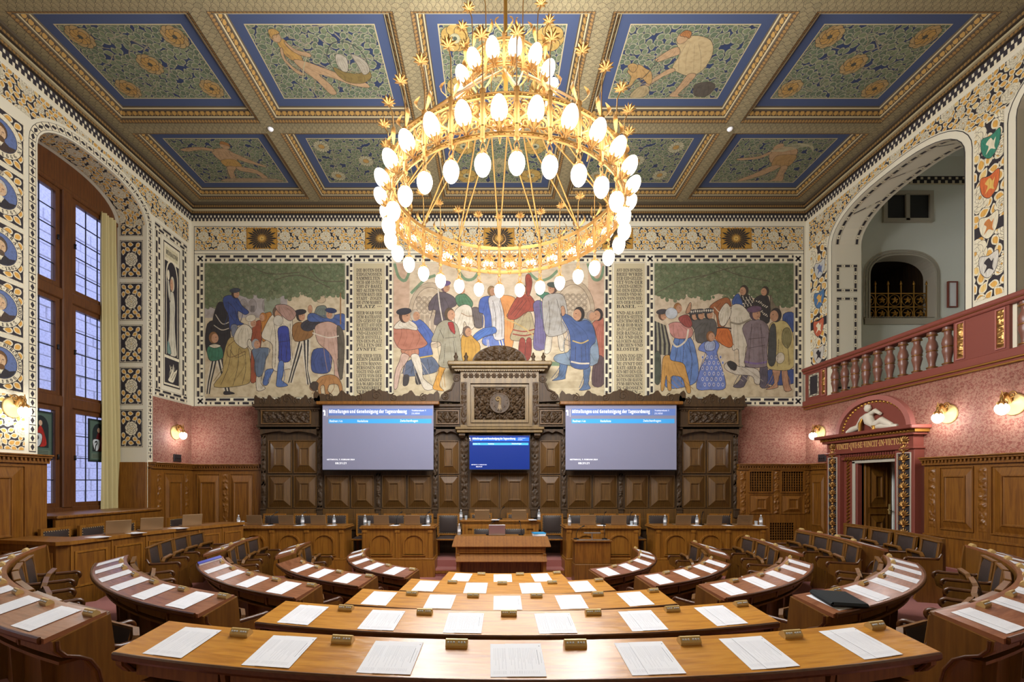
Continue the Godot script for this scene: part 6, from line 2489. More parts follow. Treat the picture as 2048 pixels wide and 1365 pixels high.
	part(lattice(0.6, 0.44, 10, 7), "lattice", M.oak_warm, t6, F * Transform3D(Basis.IDENTITY, Vector3(7.3, 0.85, off - 0.01)))

# ---------------------------------------------------------------- doorway, gallery rail, sconces

func doorway() -> void:
	mat("gilt_paint", col(226, 186, 108), 0.45, 0.2)
	var R := Transform3D(Basis(Vector3.UP, -PI / 2), Vector3(XR, 0, 0))
	var d := setting("door_1", "red and gold door surround with a carved lunette and half open leaf", "door")
	var y0 := 0.49
	var g := G.new()
	for p in [[-10.8, -10.4], [-8.98, -8.56]]:
		g.slab(Vector3(p[0], y0, 0), Vector3(p[1], 2.72, 0.2), 0.01)
		g.slab(Vector3(p[0] - 0.03, y0, 0), Vector3(p[1] + 0.03, y0 + 0.22, 0.25), 0.01)
	g.slab(Vector3(-10.4, 2.58, 0), Vector3(-8.98, 2.72, 0.16))
	for p in [[-10.4, -10.02], [-9.08, -8.98]]:
		g.slab(Vector3(p[0], y0, -0.1), Vector3(p[1], 2.6, 0.1), 0.01)
	part(g, "surround", M.terracotta, d, R)
	g = G.new()
	for p in [[-10.74, -10.46], [-8.92, -8.62]]:
		g.frame(p[0], y0 + 0.3, p[1], 2.66, 0.018, 0.2, 0.215)
	part(g, "strip_frames", M.stone_pale, d, R)
	for p in [-10.6, -8.77]:
		g = G.new()
		g.slab(Vector3(p - 0.12, y0 + 0.33, 0.19), Vector3(p + 0.12, 2.63, 0.204))
		part(g, "strip_ground", M.ink, d, R)
		g = G.new()
		for k in 12:
			var y := y0 + 0.42 + k * 0.178
			for i in 7:
				var a := PI * (0.08 + 0.84 * i / 6)
				var e := Vector3(cos(a), sin(a), 0)
				g.tube(PackedVector3Array([Vector3(p, y, 0.205), Vector3(p, y, 0.225) + e * 0.07, Vector3(p, y, 0.21) + e * 0.13]), PackedFloat32Array([0.01, 0.024, 0.004]), 5)
			g.lathe([0.03, 0, 0.02, 0.03, 0, 0.035], 8, Vector3(p, y - 0.03, 0.205), Basis(Vector3.RIGHT, PI / 2))
		part(g, "gilt_palmettes", M.gold, d, R)
	g = G.new()
	for y in range(26):
		g.tube(PackedVector3Array([Vector3(-10.3, y0 + 0.3 + y * 0.078, 0.11), Vector3(-10.22, y0 + 0.36 + y * 0.078, 0.12)]), 0.02, 6)
	for x in range(18):
		g.tube(PackedVector3Array([Vector3(-10.3 + x * 0.072, 2.58, 0.165), Vector3(-10.24 + x * 0.072, 2.64, 0.165)]), 0.018, 6)
	part(g, "gilt_rope", M.gold_dull, d, R)
	g = G.new()
	g.slab(Vector3(-10.14, y0 + 0.3, 0.1), Vector3(-10.06, 2.54, 0.12), 0.004)
	g.slab(Vector3(-10.14, 2.5, 0.1), Vector3(-9.04, 2.56, 0.12), 0.004)
	part(g, "pale_fillet", M.stone_pale, d, R)
	# entablature
	g = G.new()
	g.slab(Vector3(-10.82, 2.72, 0), Vector3(-8.54, 2.76, 0.24), 0.008)
	g.slab(Vector3(-10.78, 2.76, 0), Vector3(-8.58, 2.98, 0.2))
	g.slab(Vector3(-10.86, 2.98, 0), Vector3(-8.5, 3.03, 0.27), 0.01)
	g.slab(Vector3(-10.95, 3.09, 0), Vector3(-8.41, 3.16, 0.4), 0.012)
	dentils(g, -10.4, -8.98, 2.66, 0.19, 0.03)
	part(g, "entablature", M.terracotta, d, R)
	g = G.new()
	for k in 30:
		g.lathe([0.03, 0.0, 0.02, 0.02, 0.0, 0.026], 6, Vector3(-10.8 + k * 0.076, 3.06, 0.28), Basis(Vector3.RIGHT, PI / 2))
	g.slab(Vector3(-10.9, 3.03, 0), Vector3(-8.46, 3.09, 0.28))
	part(g, "gilt_beads", M.gold_dull, d, R)
	g = G.new()
	write(g, "BIS·VINCIT·QVI·SE·VINCIT·IN·VICTORIA", 0.12, Transform3D(Basis.IDENTITY, Vector3(-9.68, 2.87, 0.202)), 2.0, "serif", true)
	part(g, "inscription", M.gilt_paint, d, R)
	# lunette
	var c := Vector2(-9.7, 3.16)
	g = G.new()
	var q := PackedVector2Array()
	var o := []
	var n := []
	for i in 29:
		var a := PI * i / 28
		q.append(c + Vector2(cos(a) * 0.86, sin(a) * 0.66))
		o.append(c + Vector2(cos(a) * 0.96, sin(a) * 0.76))
		n.append(c + Vector2(cos(a) * 0.86, sin(a) * 0.66))
	g.prism(q, 0.0, 0.03)
	part(g, "lunette_ground", M.terracotta, d, R)
	g = G.new()
	g.ring(o, n, 0.0, 0.1)
	part(g, "lunette_arch", M.terracotta_pale, d, R)
	g = G.new()
	for i in 27:
		var a := PI * (i + 0.5) / 27
		g.lathe([0.035, 0.0, 0.025, 0.02, 0.0, 0.028], 6, Vector3(c.x + cos(a) * 0.83, c.y + sin(a) * 0.63, 0.03), Basis(Vector3.RIGHT, PI / 2))
	part(g, "gilt_leaves", M.gold_dull, d, R)
	# reclining figure in relief
	g = G.new()
	for b in [[[-0.05, 0.36, 0.1], [0.0, 0.22, 0.09], [0.12, 0.12, 0.1], 0.09], [[0.12, 0.12, 0.1], [0.3, 0.2, 0.09], [0.5, 0.08, 0.06], 0.07], [[0.1, 0.1, 0.1], [0.34, 0.08, 0.08], [0.62, 0.05, 0.05], 0.055], [[-0.05, 0.36, 0.1], [-0.2, 0.3, 0.08], [-0.35, 0.16, 0.07], 0.05], [[-0.02, 0.36, 0.1], [0.16, 0.42, 0.1], [0.28, 0.34, 0.1], 0.045], [[-0.3, 0.14, 0.06], [-0.5, 0.1, 0.06], [-0.66, 0.05, 0.05], 0.06]]:
		var pp := PackedVector3Array()
		for k in 3:
			pp.append(Vector3(c.x + b[k][0], c.y + b[k][1], b[k][2]))
		g.tube(pp, PackedFloat32Array([b[3], b[3] * 1.15, b[3] * 0.7]), 8)
	g.lathe([0.0, -0.08, 0.05, -0.06, 0.068, 0.0, 0.05, 0.07, 0.0, 0.085], 10, Vector3(c.x - 0.04, c.y + 0.5, 0.1))
	part(g, "relief_figure", M.relief_white, d, R).set_meta("label", "pale carved reclining figure")
	g = G.new()
	g.tube(PackedVector3Array([Vector3(c.x - 0.22, c.y + 0.02, 0.12), Vector3(c.x - 0.2, c.y + 0.2, 0.13), Vector3(c.x - 0.16, c.y + 0.3, 0.12)]), PackedFloat32Array([0.03, 0.04, 0.02]), 7)
	g.lathe([0.05, 0.0, 0.03, 0.04, 0.05, 0.09, 0.0, 0.1], 8, Vector3(c.x + 0.16, c.y + 0.02, 0.14))
	part(g, "gilt_vessels", M.gold_dull, d, R)
	# leaf standing open into the wall, and the room beyond
	var lf := Node3D.new()
	lf.name = "door_leaf"
	d.add_child(lf, true)
	lf.position = Vector3(XR + 0.03, y0, -9.96)
	g = G.new()
	g.slab(Vector3(0, 0, -0.05), Vector3(0.56, 2.1, 0.0), 0.008)
	part(g, "board", M.seat_wood, lf)
	part(raised(0.4, 0.9, 0.02), "panel", M.seat_wood, lf, Transform3D(Basis.IDENTITY, Vector3(0.27, 1.5, 0.01)))
	part(raised(0.4, 0.72, 0.02), "panel", M.seat_wood, lf, Transform3D(Basis.IDENTITY, Vector3(0.27, 0.56, 0.01)))
	g = G.new()
	g.tube(PackedVector3Array([Vector3(0.52, 1.0, 0.0), Vector3(0.52, 1.0, 0.06), Vector3(0.44, 1.0, 0.06)]), 0.012, 6)
	g.slab(Vector3(0.5, 0.9, 0), Vector3(0.54, 1.12, 0.012), 0.004)
	part(g, "handle", M.brass, lf)
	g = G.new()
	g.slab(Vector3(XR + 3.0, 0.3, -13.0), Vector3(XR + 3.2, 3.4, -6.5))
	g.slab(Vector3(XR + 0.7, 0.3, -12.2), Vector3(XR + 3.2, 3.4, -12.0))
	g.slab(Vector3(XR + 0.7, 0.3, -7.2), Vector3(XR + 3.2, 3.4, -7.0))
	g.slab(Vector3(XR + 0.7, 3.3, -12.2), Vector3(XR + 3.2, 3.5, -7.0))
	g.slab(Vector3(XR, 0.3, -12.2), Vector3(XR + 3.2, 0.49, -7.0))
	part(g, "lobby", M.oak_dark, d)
	g = G.new()
	g.slab(Vector3(XR + 0.62, 0.49, -10.06), Vector3(XR + 0.72, 2.7, -9.94))
	part(g, "lobby_post", M.gallery_grey, d)

func balustrade() -> void:
	var b := setting("trim_7", "reddish gallery balustrade of marbled balusters with gilt rings", "balustrade", Vector3(XR, 4.0, -7.5))
	var R := Transform3D(Basis.IDENTITY, -b.position) * Transform3D(Basis(Vector3.UP, -PI / 2), Vector3(XR, 0, 0))
	var g := G.new()
	g.slab(Vector3(-WZ, 4.02, -0.2), Vector3(2.0, 4.16, 0.1), 0.012)
	g.slab(Vector3(-WZ, 3.96, 0), Vector3(2.0, 4.02, 0.06), 0.01)
	part(g, "base_rail", M.terracotta, b, R)
	g = G.new()
	g.slab(Vector3(-WZ, 4.86, -0.18), Vector3(2.0, 4.92, 0.09), 0.015)
	g.slab(Vector3(-WZ, 4.92, -0.2), Vector3(2.0, 5.0, 0.13), 0.02)
	part(g, "top_rail", M.terracotta, b, R)
	g = G.new()
	for y in [3.955, 4.015]:
		g.slab(Vector3(-WZ, y - 0.008, 0), Vector3(2.0, y + 0.008, 0.068 if y < 4 else 0.106))
	g.slab(Vector3(-WZ, 4.915, 0), Vector3(2.0, 4.927, 0.098))
	part(g, "gilt_lines", M.gold_dull, b, R)
	g = G.new()
	g.lathe([0.075, 0.0, 0.075, 0.03, 0.055, 0.05, 0.05, 0.12, 0.07, 0.22, 0.085, 0.28, 0.07, 0.34, 0.075, 0.36, 0.09, 0.42, 0.075, 0.5, 0.05, 0.56, 0.055, 0.62, 0.075, 0.65, 0.075, 0.7], 14)
	var bm := g.mesh()
	g = G.new()
	for y in [0.05, 0.35, 0.64]:
		g.lathe([0.06, y - 0.014, 0.084, y - 0.007, 0.084, y + 0.007, 0.06, y + 0.014], 14)
	var rm := g.mesh()
	for i in 25:
		var Z := 10.85 - i * 0.298
		if (Z < 8.0 and Z > 7.12) or Z < 3.9:
			continue
		var p := part(bm, "baluster", M.marble, b, R * Transform3D(Basis.IDENTITY, Vector3(-Z, 4.16, -0.04)))
		part(rm, "gilt_rings", M.gold, p)
	for s in [[-11.75, -11.05], [-7.98, -7.12]]:
		g = G.new()
		g.slab(Vector3(s[0], 4.16, -0.16), Vector3(s[1], 4.86, 0.05))
		part(g, "pier", M.terracotta, b, R)
	for u in [-11.1, -7.86, -7.24]:
		g = G.new()
		g.frame(u - 0.075, 4.2, u + 0.075, 4.84, 0.02, 0.05, 0.065)
		part(g, "strip_frame", M.terracotta_pale, b, R)
		part(carving(0.11, 0.6, 0.035, u), "gilt_strip", M.gold, b, R * Transform3D(Basis.IDENTITY, Vector3(u, 4.52, 0.052)))
	g = G.new()
	dash_frame(g, -11.62, 4.24, -11.26, 4.8, 0.05, 0.056)
	part(g, "dash_border", M.dashes, b, R)
	g = G.new()
	panel(g, -11.57, 4.29, -11.31, 4.75, 0.055)
	part(g, "dark_tablet", M.ink, b, R)

func sconces() -> void:
	var where := [["Z", 11.19, -1, "brass wall lamp on red damask in the window corner"], ["Z", 7.39, -1, "brass wall lamp below the portrait medallions"], ["Z", 11.26, 1, "small brass wall lamp in the corner beyond the red doorway"], ["Z", 8.11, 1, "brass wall lamp on red damask just beside the red doorway"], ["Z", 7.09, 1, "brass wall lamp on red damask farthest from the doorway"]]
	var first: Node3D = null
	for w in where:
		var at := Vector3(XL if w[2] < 0 else XR, 3.3, -w[1])
		var turn := PI / 2 if w[2] < 0 else -PI / 2
		if first == null:
			first = thing("wall_lamp", w[3], "lamp", "brass wall lamps", at, turn)
			var g := G.new()
			g.lathe([0.17, 0.0, 0.17, 0.015, 0.15, 0.03, 0.135, 0.02, 0.12, 0.035, 0.06, 0.045, 0.04, 0.07, 0.0, 0.075], 24, Vector3.ZERO, Basis(Vector3.RIGHT, PI / 2))
			part(g, "back_plate", M.brass, first)
			g = G.new()
			g.tube(PackedVector3Array([Vector3(0, 0.0, 0.05), Vector3(0, 0.1, 0.08), Vector3(0, 0.15, 0.14), Vector3(0, 0.1, 0.19), Vector3(0, 0.04, 0.2)]), PackedFloat32Array([0.022, 0.026, 0.03, 0.026, 0.03]), 8)
			g.tube(scroll(Vector3(0.05, 0.14, 0.1), 0.06, 0, 1.3, 1), 0.012, 5)
			g.tube(scroll(Vector3(-0.05, 0.14, 0.1), 0.06, PI, 1.3, -1), 0.012, 5)
			part(g, "arm", M.gold, first)
			part(calyx(0.06), "bulb_holder", M.gold, first, Transform3D(Basis.IDENTITY, Vector3(0, 0.02, 0.2)))
			part(egg(0.085, 0.19), "bulb", M.bulb, first, Transform3D(Basis.IDENTITY, Vector3(0, 0.02, 0.2)))
			lamp_light(first, Vector3(0, -0.07, 0.2), SCONCE, 0.08)
		else:
			copy(first, at, turn, w[3])

# ---------------------------------------------------------------- desks, seats and what lies on the desks

const ROW_R := [7.13, 6.19, 5.13, 4.10, 2.94]
const ROW_Y := [1.197, 1.082, 0.943, 0.836, 0.704]
const FLOOR_Y := [0.49, 0.37, 0.245, 0.13, 0.0]
const ROW_NAME := ["outermost", "second", "middle", "fourth", "innermost"]
const DEEP := 0.31
const RISE := 0.078

var seat_one: Node3D
var seat_end: Node3D
var console_one: Node3D
var sheet_mesh: ArrayMesh

func arc_solid(g: G, prof: Array, a0: float, a1: float, caps := true) -> void:
	# prof: [r, y, ...] outer-bottom, outer-top, inner-top, inner-bottom
	var n := maxi(int(ceil((a1 - a0) / 0.028)), 2)
	var m := prof.size() / 2
	var run := 0.0
	for k in m:
		var r0: float = prof[k * 2]
		var y0: float = prof[k * 2 + 1]
		var r1: float = prof[(k * 2 + 2) % prof.size()]
		var y1: float = prof[(k * 2 + 3) % prof.size()]
		var l := Vector2(r1 - r0, y1 - y0).length()
		for i in n:
			var a := lerpf(a0, a1, float(i) / n)
			var b := lerpf(a0, a1, float(i + 1) / n)
			g.quad(polar(r0, a, y0), polar(r0, b, y0), polar(r1, b, y1), polar(r1, a, y1), Vector2(a * prof[0], run), Vector2(b * prof[0], run), Vector2(b * prof[0], run + l), Vector2(a * prof[0], run + l))
		run += l
	if caps:
		for k in range(1, m - 1):
			for e in [a0, a1]:
				var A := polar(prof[0], e, prof[1])
				var B := polar(prof[k * 2], e, prof[k * 2 + 1])
				var C := polar(prof[k * 2 + 2], e, prof[k * 2 + 3])
				if e == a0:
					g.tri(A, B, C)
				else:
					g.tri(A, C, B)

func radial(r: float, a: float, y: float) -> Transform3D:
	# x points to the middle of the house, y up, z along the row
	var inw := -Vector3(sin(a), 0, cos(a))
	return Transform3D(Basis(inw, Vector3.UP, inw.cross(Vector3.UP)), polar(r, a, y))

func on_desk(k: int, a: float, s: float) -> Transform3D:
	# lying on desk k at angle a, a distance s in from its lower edge
	var o := Vector3(sin(a), 0, cos(a))
	var t := Vector3(cos(a), 0, -sin(a))
	var d := (o * DEEP - Vector3.UP * RISE).normalized()
	return Transform3D(Basis(t, d.cross(t), d), polar(ROW_R[k] - s, a, ROW_Y[k] + s * RISE / DEEP))

func desk(k: int, a0: float, a1: float, n: int, block: String, top: Material) -> void:
	var R: float = ROW_R[k]
	var Y: float = ROW_Y[k]
	var F: float = FLOOR_Y[k]
	var mid := (a0 + a1) / 2
	var t := thing("curved_desk", "%s curved oak desk of the %s" % [ROW_NAME[k], block], "desk", "curved desks", polar(R - 0.2, mid, F))
	var g := inn(t)
	arc_solid(g, [R, Y - 0.03, R, Y, R - DEEP, Y + RISE, R - DEEP, Y + RISE - 0.03], a0, a1)
	part(g, "desk_top", top, t)
	g = inn(t)
	arc_solid(g, [R + 0.012, Y - 0.034, R + 0.02, Y - 0.02, R + 0.019, Y + 0.002, R + 0.012, Y + 0.01, R + 0.001, Y + 0.008, R, Y - 0.034], a0 + 0.004, a1 - 0.004)
	part(g, "edge_rail", M.rail_wood, t)
	g = inn(t)
	arc_solid(g, [R - DEEP + 0.035, F, R - DEEP + 0.035, Y + RISE - 0.03, R - DEEP, Y + RISE - 0.03, R - DEEP, F], a0, a1)
	part(g, "front_board", M.seat_wood, t)
	g = inn(t)
	arc_solid(g, [R - 0.1, Y - 0.2, R - 0.1, Y - 0.18, R - DEEP + 0.035, Y - 0.18, R - DEEP + 0.035, Y - 0.2], a0 + 0.01, a1 - 0.01)
	part(g, "shelf", M.seat_wood, t)
	for i in n:
		var b0 := lerpf(a0, a1, (i + 0.06) / n)
		var b1 := lerpf(a0, a1, (i + 0.94) / n)
		g = inn(t)
		arc_solid(g, [R - 0.1, Y - 0.15, R - 0.1, Y - 0.01, R - 0.12, Y - 0.01, R - 0.12, Y - 0.15], b0, b1)
		var dr := part(g, "drawer_front", M.seat_wood, t)
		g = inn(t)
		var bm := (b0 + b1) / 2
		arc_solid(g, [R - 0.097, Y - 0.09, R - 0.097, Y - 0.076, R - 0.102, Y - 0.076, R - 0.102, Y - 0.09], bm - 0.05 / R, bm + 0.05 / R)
		part(g, "slot_shade_strip", M.rail_wood, dr)  # flat dark strip in place of the open slot and its shade
	# shaped ends and supports
	var h := Y - F
	var S := [[0.03, h - 0.025], [0.035, h - 0.08], [0.07, h - 0.125], [0.13, h - 0.15], [0.19, h - 0.19], [0.235, h - 0.27], [0.265, h - 0.42], [0.285, 0.08], [0.285, 0.0]]
	var q := PackedVector2Array()
	for s in S:
		q.append(Vector2(s[0], s[1]))
	q.append_array(PackedVector2Array([Vector2(0.44, 0), Vector2(0.44, 0.1), Vector2(0.37, 0.26), Vector2(0.335, h - 0.06), Vector2(0.32, h + RISE - 0.012), Vector2(0.31, h + RISE - 0.018)]))
	for e in [a0, a1]:
		g = inn(t)
		g.t = g.t * radial(R, e, F)
		g.prism(q, -0.022, 0.022)
		var en := part(g, "end_panel", M.seat_wood, t)
		g = inn(t)
		g.t = g.t * radial(R, e, F)
		var path := PackedVector3Array()
		for s in S:
			path.append(Vector3(s[0] + 0.022, s[1], 0.024))
		g.tube(path, 0.011, 5)
		for i in path.size():
			path[i].z = -0.024
		g.tube(path, 0.011, 5)
		part(g, "end_moulding", M.rail_wood, en)
	for i in range(1, n):
		g = inn(t)
		g.t = g.t * radial(R, lerpf(a0, a1, float(i) / n), F)
		var p := PackedVector2Array([Vector2(0.08, h - 0.03), Vector2(0.1, h - 0.16), Vector2(0.2, h - 0.24), Vector2(0.22, 0.1), Vector2(0.14, 0.0), Vector2(0.3, 0.0), Vector2(0.3, h + 0.03)])
		g.prism(p, -0.015, 0.015)
		part(g, "support", M.seat_wood, t)

func places(k: int, a0: float, a1: float, n: int, block: String, skip := []) -> void:
	# a pair of sheets and a voting console for each member
	var R: float = ROW_R[k]
	var p := (a1 - a0) / n
	for i in n:
		var c := a0 + p * (i + 0.5)
		var w: String = "%s place from %s, %s desk of %s" % [ORD[i], "podium" if block.begins_with("window side wing") else "window side", ROW_NAME[k], block]
		if block == "door side wing" or block == "door side block":
			w = "%s place from window side, %s desk of %s" % [ORD[i], ROW_NAME[k], block]
		rng.seed = k * 100 + i * 7 + int(a0 * 50)
		if not skip.has(i):
			var j := rng.randf_range(-0.02, 0.02)
			var m := single(sheet_mesh, "agenda_sheet", M.agenda, "lower printed sheet, " + w, "paper", "agenda sheets", on_desk(k, c - (0.085 + j) / R, 0.15) * Transform3D(Basis(Vector3.UP, rng.randf_range(-0.02, 0.02)), Vector3(0, 0.0015, 0)))
			single(sheet_mesh, "agenda_sheet", M.agenda, "upper printed sheet, " + w, "paper", "agenda sheets", on_desk(k, c - (0.008 + j) / R, 0.15) * Transform3D(Basis(Vector3.UP, rng.randf_range(-0.015, 0.015)), Vector3(0, 0.0035, 0)))
		var xf := on_desk(k, c + p * 0.4, DEEP - 0.05)
		if console_one == null:
			console_one = thing("voting_console", "", "voting console", "voting consoles")
			var g := G.new()
			g.t = Transform3D(Basis(Vector3(0, 0, -1), Vector3.UP, Vector3.RIGHT), Vector3(0, 0, 0))
			g.prism(PackedVector2Array([Vector2(-0.024, 0), Vector2(0.022, 0), Vector2(0.022, 0.016), Vector2(0.006, 0.036), Vector2(-0.003, 0.036), Vector2(-0.024, 0.014)]), -0.056, 0.056)
			part(g, "housing", M.brass, console_one)
			g = G.new()
			for b in 6:
				var x := -0.042 + b * 0.0145 + (0.011 if b > 2 else 0.0)
				g.lathe([0.0058, 0.0, 0.005, 0.004, 0.0, 0.0055], 7, Vector3(x, 0.0255, 0.0135), Basis(Vector3.RIGHT, 0.8))
			part(g, "buttons", M.button, console_one).set_meta("kind", "stuff")
			console_one.transform = xf
			console_one.set_meta("label", "brass voting console, " + w)
		else:
			var cc := copy(console_one, Vector3.ZERO, 0, "brass voting console, " + w)
			cc.transform = xf

func make_seat(both: bool) -> Node3D:
	var t := thing("folding_seat", "", "seat", "folding seats")
	var w := 0.54
	var lean := Transform3D(Basis(Vector3.RIGHT, 0.12), Vector3(0, 0.4, -0.085))
	var g := G.new()
	g.t = lean
	g.slab(Vector3(-w / 2, 0, 0.0), Vector3(w / 2, 0.47, 0.02))
	g.slab(Vector3(-w / 2, 0.455, -0.02), Vector3(w / 2, 0.478, 0.03), 0.006)
	for s in [-1.0, 1.0]:
		g.slab(Vector3(s * w / 2, 0, -0.018), Vector3(s * (w / 2 - 0.055), 0.455, 0.0), 0.004)
	part(g, "back_frame", M.seat_wood, t)
	g = G.new()
	g.t = lean * Transform3D(Basis(Vector3.UP, PI), Vector3(0, 0.23, 0))
	g.sheet(w - 0.11, 0.44, 10, 8, func(u, v): return 0.03 * pow(sin(PI * u) * sin(PI * v), 0.35))
	part(g, "back_pad", M.leather, t)
	# tip-up seat, folded
	var up := Transform3D(Basis(Vector3.RIGHT, -0.26), Vector3(0, 0.37, -0.13))
	g = G.new()
	var o := []
	var n := []
	for p in [[-0.23, 0.0], [0.23, 0.0], [0.23, 0.3], [0.2, 0.35], [-0.2, 0.35], [-0.23, 0.3]]:
		o.append(Vector2(p[0], p[1]))
		n.append(Vector2(p[0] * 0.88, 0.025 + p[1] * 0.86))
	g.t = up * Transform3D(Basis(Vector3.UP, PI), Vector3.ZERO)
	g.ring(o, n, 0.0, 0.032)
	g.ring(o, n, -0.01, 0.0)
	part(g, "seat_frame", M.seat_wood, t)
	g = G.new()
	g.t = up * Transform3D(Basis(Vector3.UP, PI), Vector3(0, 0.18, 0.02))
	g.sheet(0.41, 0.31, 8, 8, func(u, v): return 0.014 * pow(sin(PI * u) * sin(PI * v), 0.3))
	part(g, "seat_pad", M.leather, t)
	for s in ([-1.0, 1.0] if both else [-1.0]):
		g = G.new()
		g.t = Transform3D(Basis(Vector3(0, 0, -1), Vector3.UP, Vector3.RIGHT), Vector3(s * w / 2, 0, 0))
		g.prism(PackedVector2Array([Vector2(0.02, 0), Vector2(0.3, 0), Vector2(0.34, 0.04), Vector2(0.3, 0.2), Vector2(0.32, 0.4), Vector2(0.42, 0.46), Vector2(0.44, 0.56), Vector2(0.4, 0.61), Vector2(0.06, 0.61), Vector2(0.02, 0.7)]), -0.02, 0.02)
		var a := part(g, "arm_panel", M.seat_wood, t)
		g = G.new()
		g.t = Transform3D(Basis(Vector3(0, 0, -1), Vector3.UP, Vector3.RIGHT), Vector3(s * w / 2, 0, 0))
		var path := PackedVector3Array([Vector3(0.02, 0.7, 0), Vector3(0.05, 0.64, 0), Vector3(0.1, 0.622, 0), Vector3(0.25, 0.622, 0), Vector3(0.38, 0.625, 0)])
		path.append_array(scroll(Vector3(0.41, 0.585, 0), 0.045, PI * 0.55, 1.1, -1))
		g.tube(path, 0.021, 7)
		part(g, "armrest", M.rail_wood, a)
	return t

func seats(k: int, a0: float, a1: float, n: int, block: String) -> void:
	# seats hung on the front of desk k, looking to the middle
	var y: float = FLOOR_Y[k + 1] if k < 4 else 0.0
	for i in n:
		var a := lerpf(a0, a1, (i + 0.5) / n)
		var label := "%s folding leather seat from window side, %s desk of %s" % [ORD[i], ROW_NAME[k], block]
		var last := i == n - 1
		var at := polar(ROW_R[k] - DEEP - 0.035, a, y)
		if last:
			if seat_end == null:
				seat_end = make_seat(true)
				seat_end.position = at
				seat_end.rotation.y = a
				seat_end.set_meta("label", label)
				continue
			copy(seat_end, at, a, label)
		else:
			if seat_one == null:
				seat_one = make_seat(false)
				seat_one.position = at
				seat_one.rotation.y = a
				seat_one.set_meta("label", label)
				continue
			copy(seat_one, at, a, label)

func desks() -> void:
	var g := G.new()
	g.box(Vector3.ZERO, Vector3(0.182, 0.001, 0.257))
	sheet_mesh = g.mesh()
	var D := PI / 180.0
	var cn := [7, 6, 5, 4, 3]
	var side := [[22.7, 62.0, 8], [23.2, 55.8, 6], [24.4, 57.6, 5], [25.8, 58.1, 4], [29.6, 64.5, 3]]
	for k in 5:
		desk(k, -17.9 * D, 17.9 * D, cn[k], "centre block", M.desk_oak)
		places(k, -17.6 * D, 17.6 * D, cn[k], "centre block")
		var s: Array = side[k]
		desk(k, -s[1] * D, -s[0] * D, s[2], "window side block", M.desk_brown)
		places(k, -s[1] * D, -s[0] * D, s[2], "window side block", [0] if k == 2 or k == 3 else [])
		desk(k, s[0] * D, s[1] * D, s[2], "door side block", M.desk_brown)
		places(k, s[0] * D, s[1] * D, s[2], "door side block")
		if k < 4:
			var m: int = [6, 5, 4, 3][k]
			var i: Array = side[k + 1]
			seats(k, -i[1] * D, -i[0] * D, m, "window side block")
			seats(k, i[0] * D, i[1] * D, m, "door side block")
			var wn: int = [4, 4, 3, 2][k]
			if k > 0:
				seats(k, -87.6 * D, -65.4 * D, wn, "window side wing")
			seats(k, 65.8 * D, 88.6 * D, wn, "door side wing")
		var pn: int = [4, 4, 3, 2, 2][k]
		if k > 1:
			desk(k, -88.8 * D, -67.0 * D, pn, "window side wing", M.desk_brown)
			places(k, -88.8 * D, -67.0 * D, pn, "window side wing")
		if k > 0:
			desk(k, 67.0 * D, 88.8 * D, pn, "door side wing", M.desk_brown)
			places(k, 67.0 * D, 88.8 * D, pn, "door side wing")
	# what members left behind
	g = G.new()
	g.box(Vector3(0, 0.022, 0), Vector3(0.34, 0.04, 0.25), 0.018)
	var c := thing("laptop_sleeve", "black fabric laptop sleeve left on a door side desk", "sleeve")
	c.transform = on_desk(1, 26.0 * D, 0.13) * Transform3D(Basis(Vector3.UP, -0.35), Vector3(0, 0.004, 0))
	part(g, "pouch", M.black_cloth, c)
	g = G.new()
	g.slab(Vector3(-0.16, 0.02, 0.118), Vector3(0.16, 0.025, 0.128))
	part(g, "zip", M.black_plastic, c)
	var b := thing("blue_binder", "shiny blue binder on the end of a window side desk", "binder")
	b.transform = on_desk(2, -56.0 * D, 0.15) * Transform3D(Basis(Vector3.UP, 0.05), Vector3(0, 0.002, 0))
	g = G.new()
	g.slab(Vector3(-0.1, 0.0, -0.14), Vector3(0.1, 0.02, 0.14))
	part(g, "pages", M.white_card, b)
	g = G.new()
	g.slab(Vector3(-0.105, 0.02, -0.145), Vector3(0.105, 0.026, 0.145), 0.002)
	g.slab(Vector3(-0.11, 0.0, -0.145), Vector3(-0.1, 0.026, 0.145), 0.002)
	part(g, "cover", M.blue_card, b)
	# wooden backing behind the rearmost wing seats on the door side
	g = G.new()
	arc_solid(g, [ROW_R[0] - DEEP + 0.02, 0.37, ROW_R[0] - DEEP + 0.02, 1.28, ROW_R[0] - DEEP - 0.02, 1.28, ROW_R[0] - DEEP - 0.02, 0.37], 67.0 * D, 89.0 * D)
	single(g, "seat_backing", M.seat_wood, "curved wooden screen behind the seats by the red doorway", "screen")

# ---------------------------------------------------------------- the podium

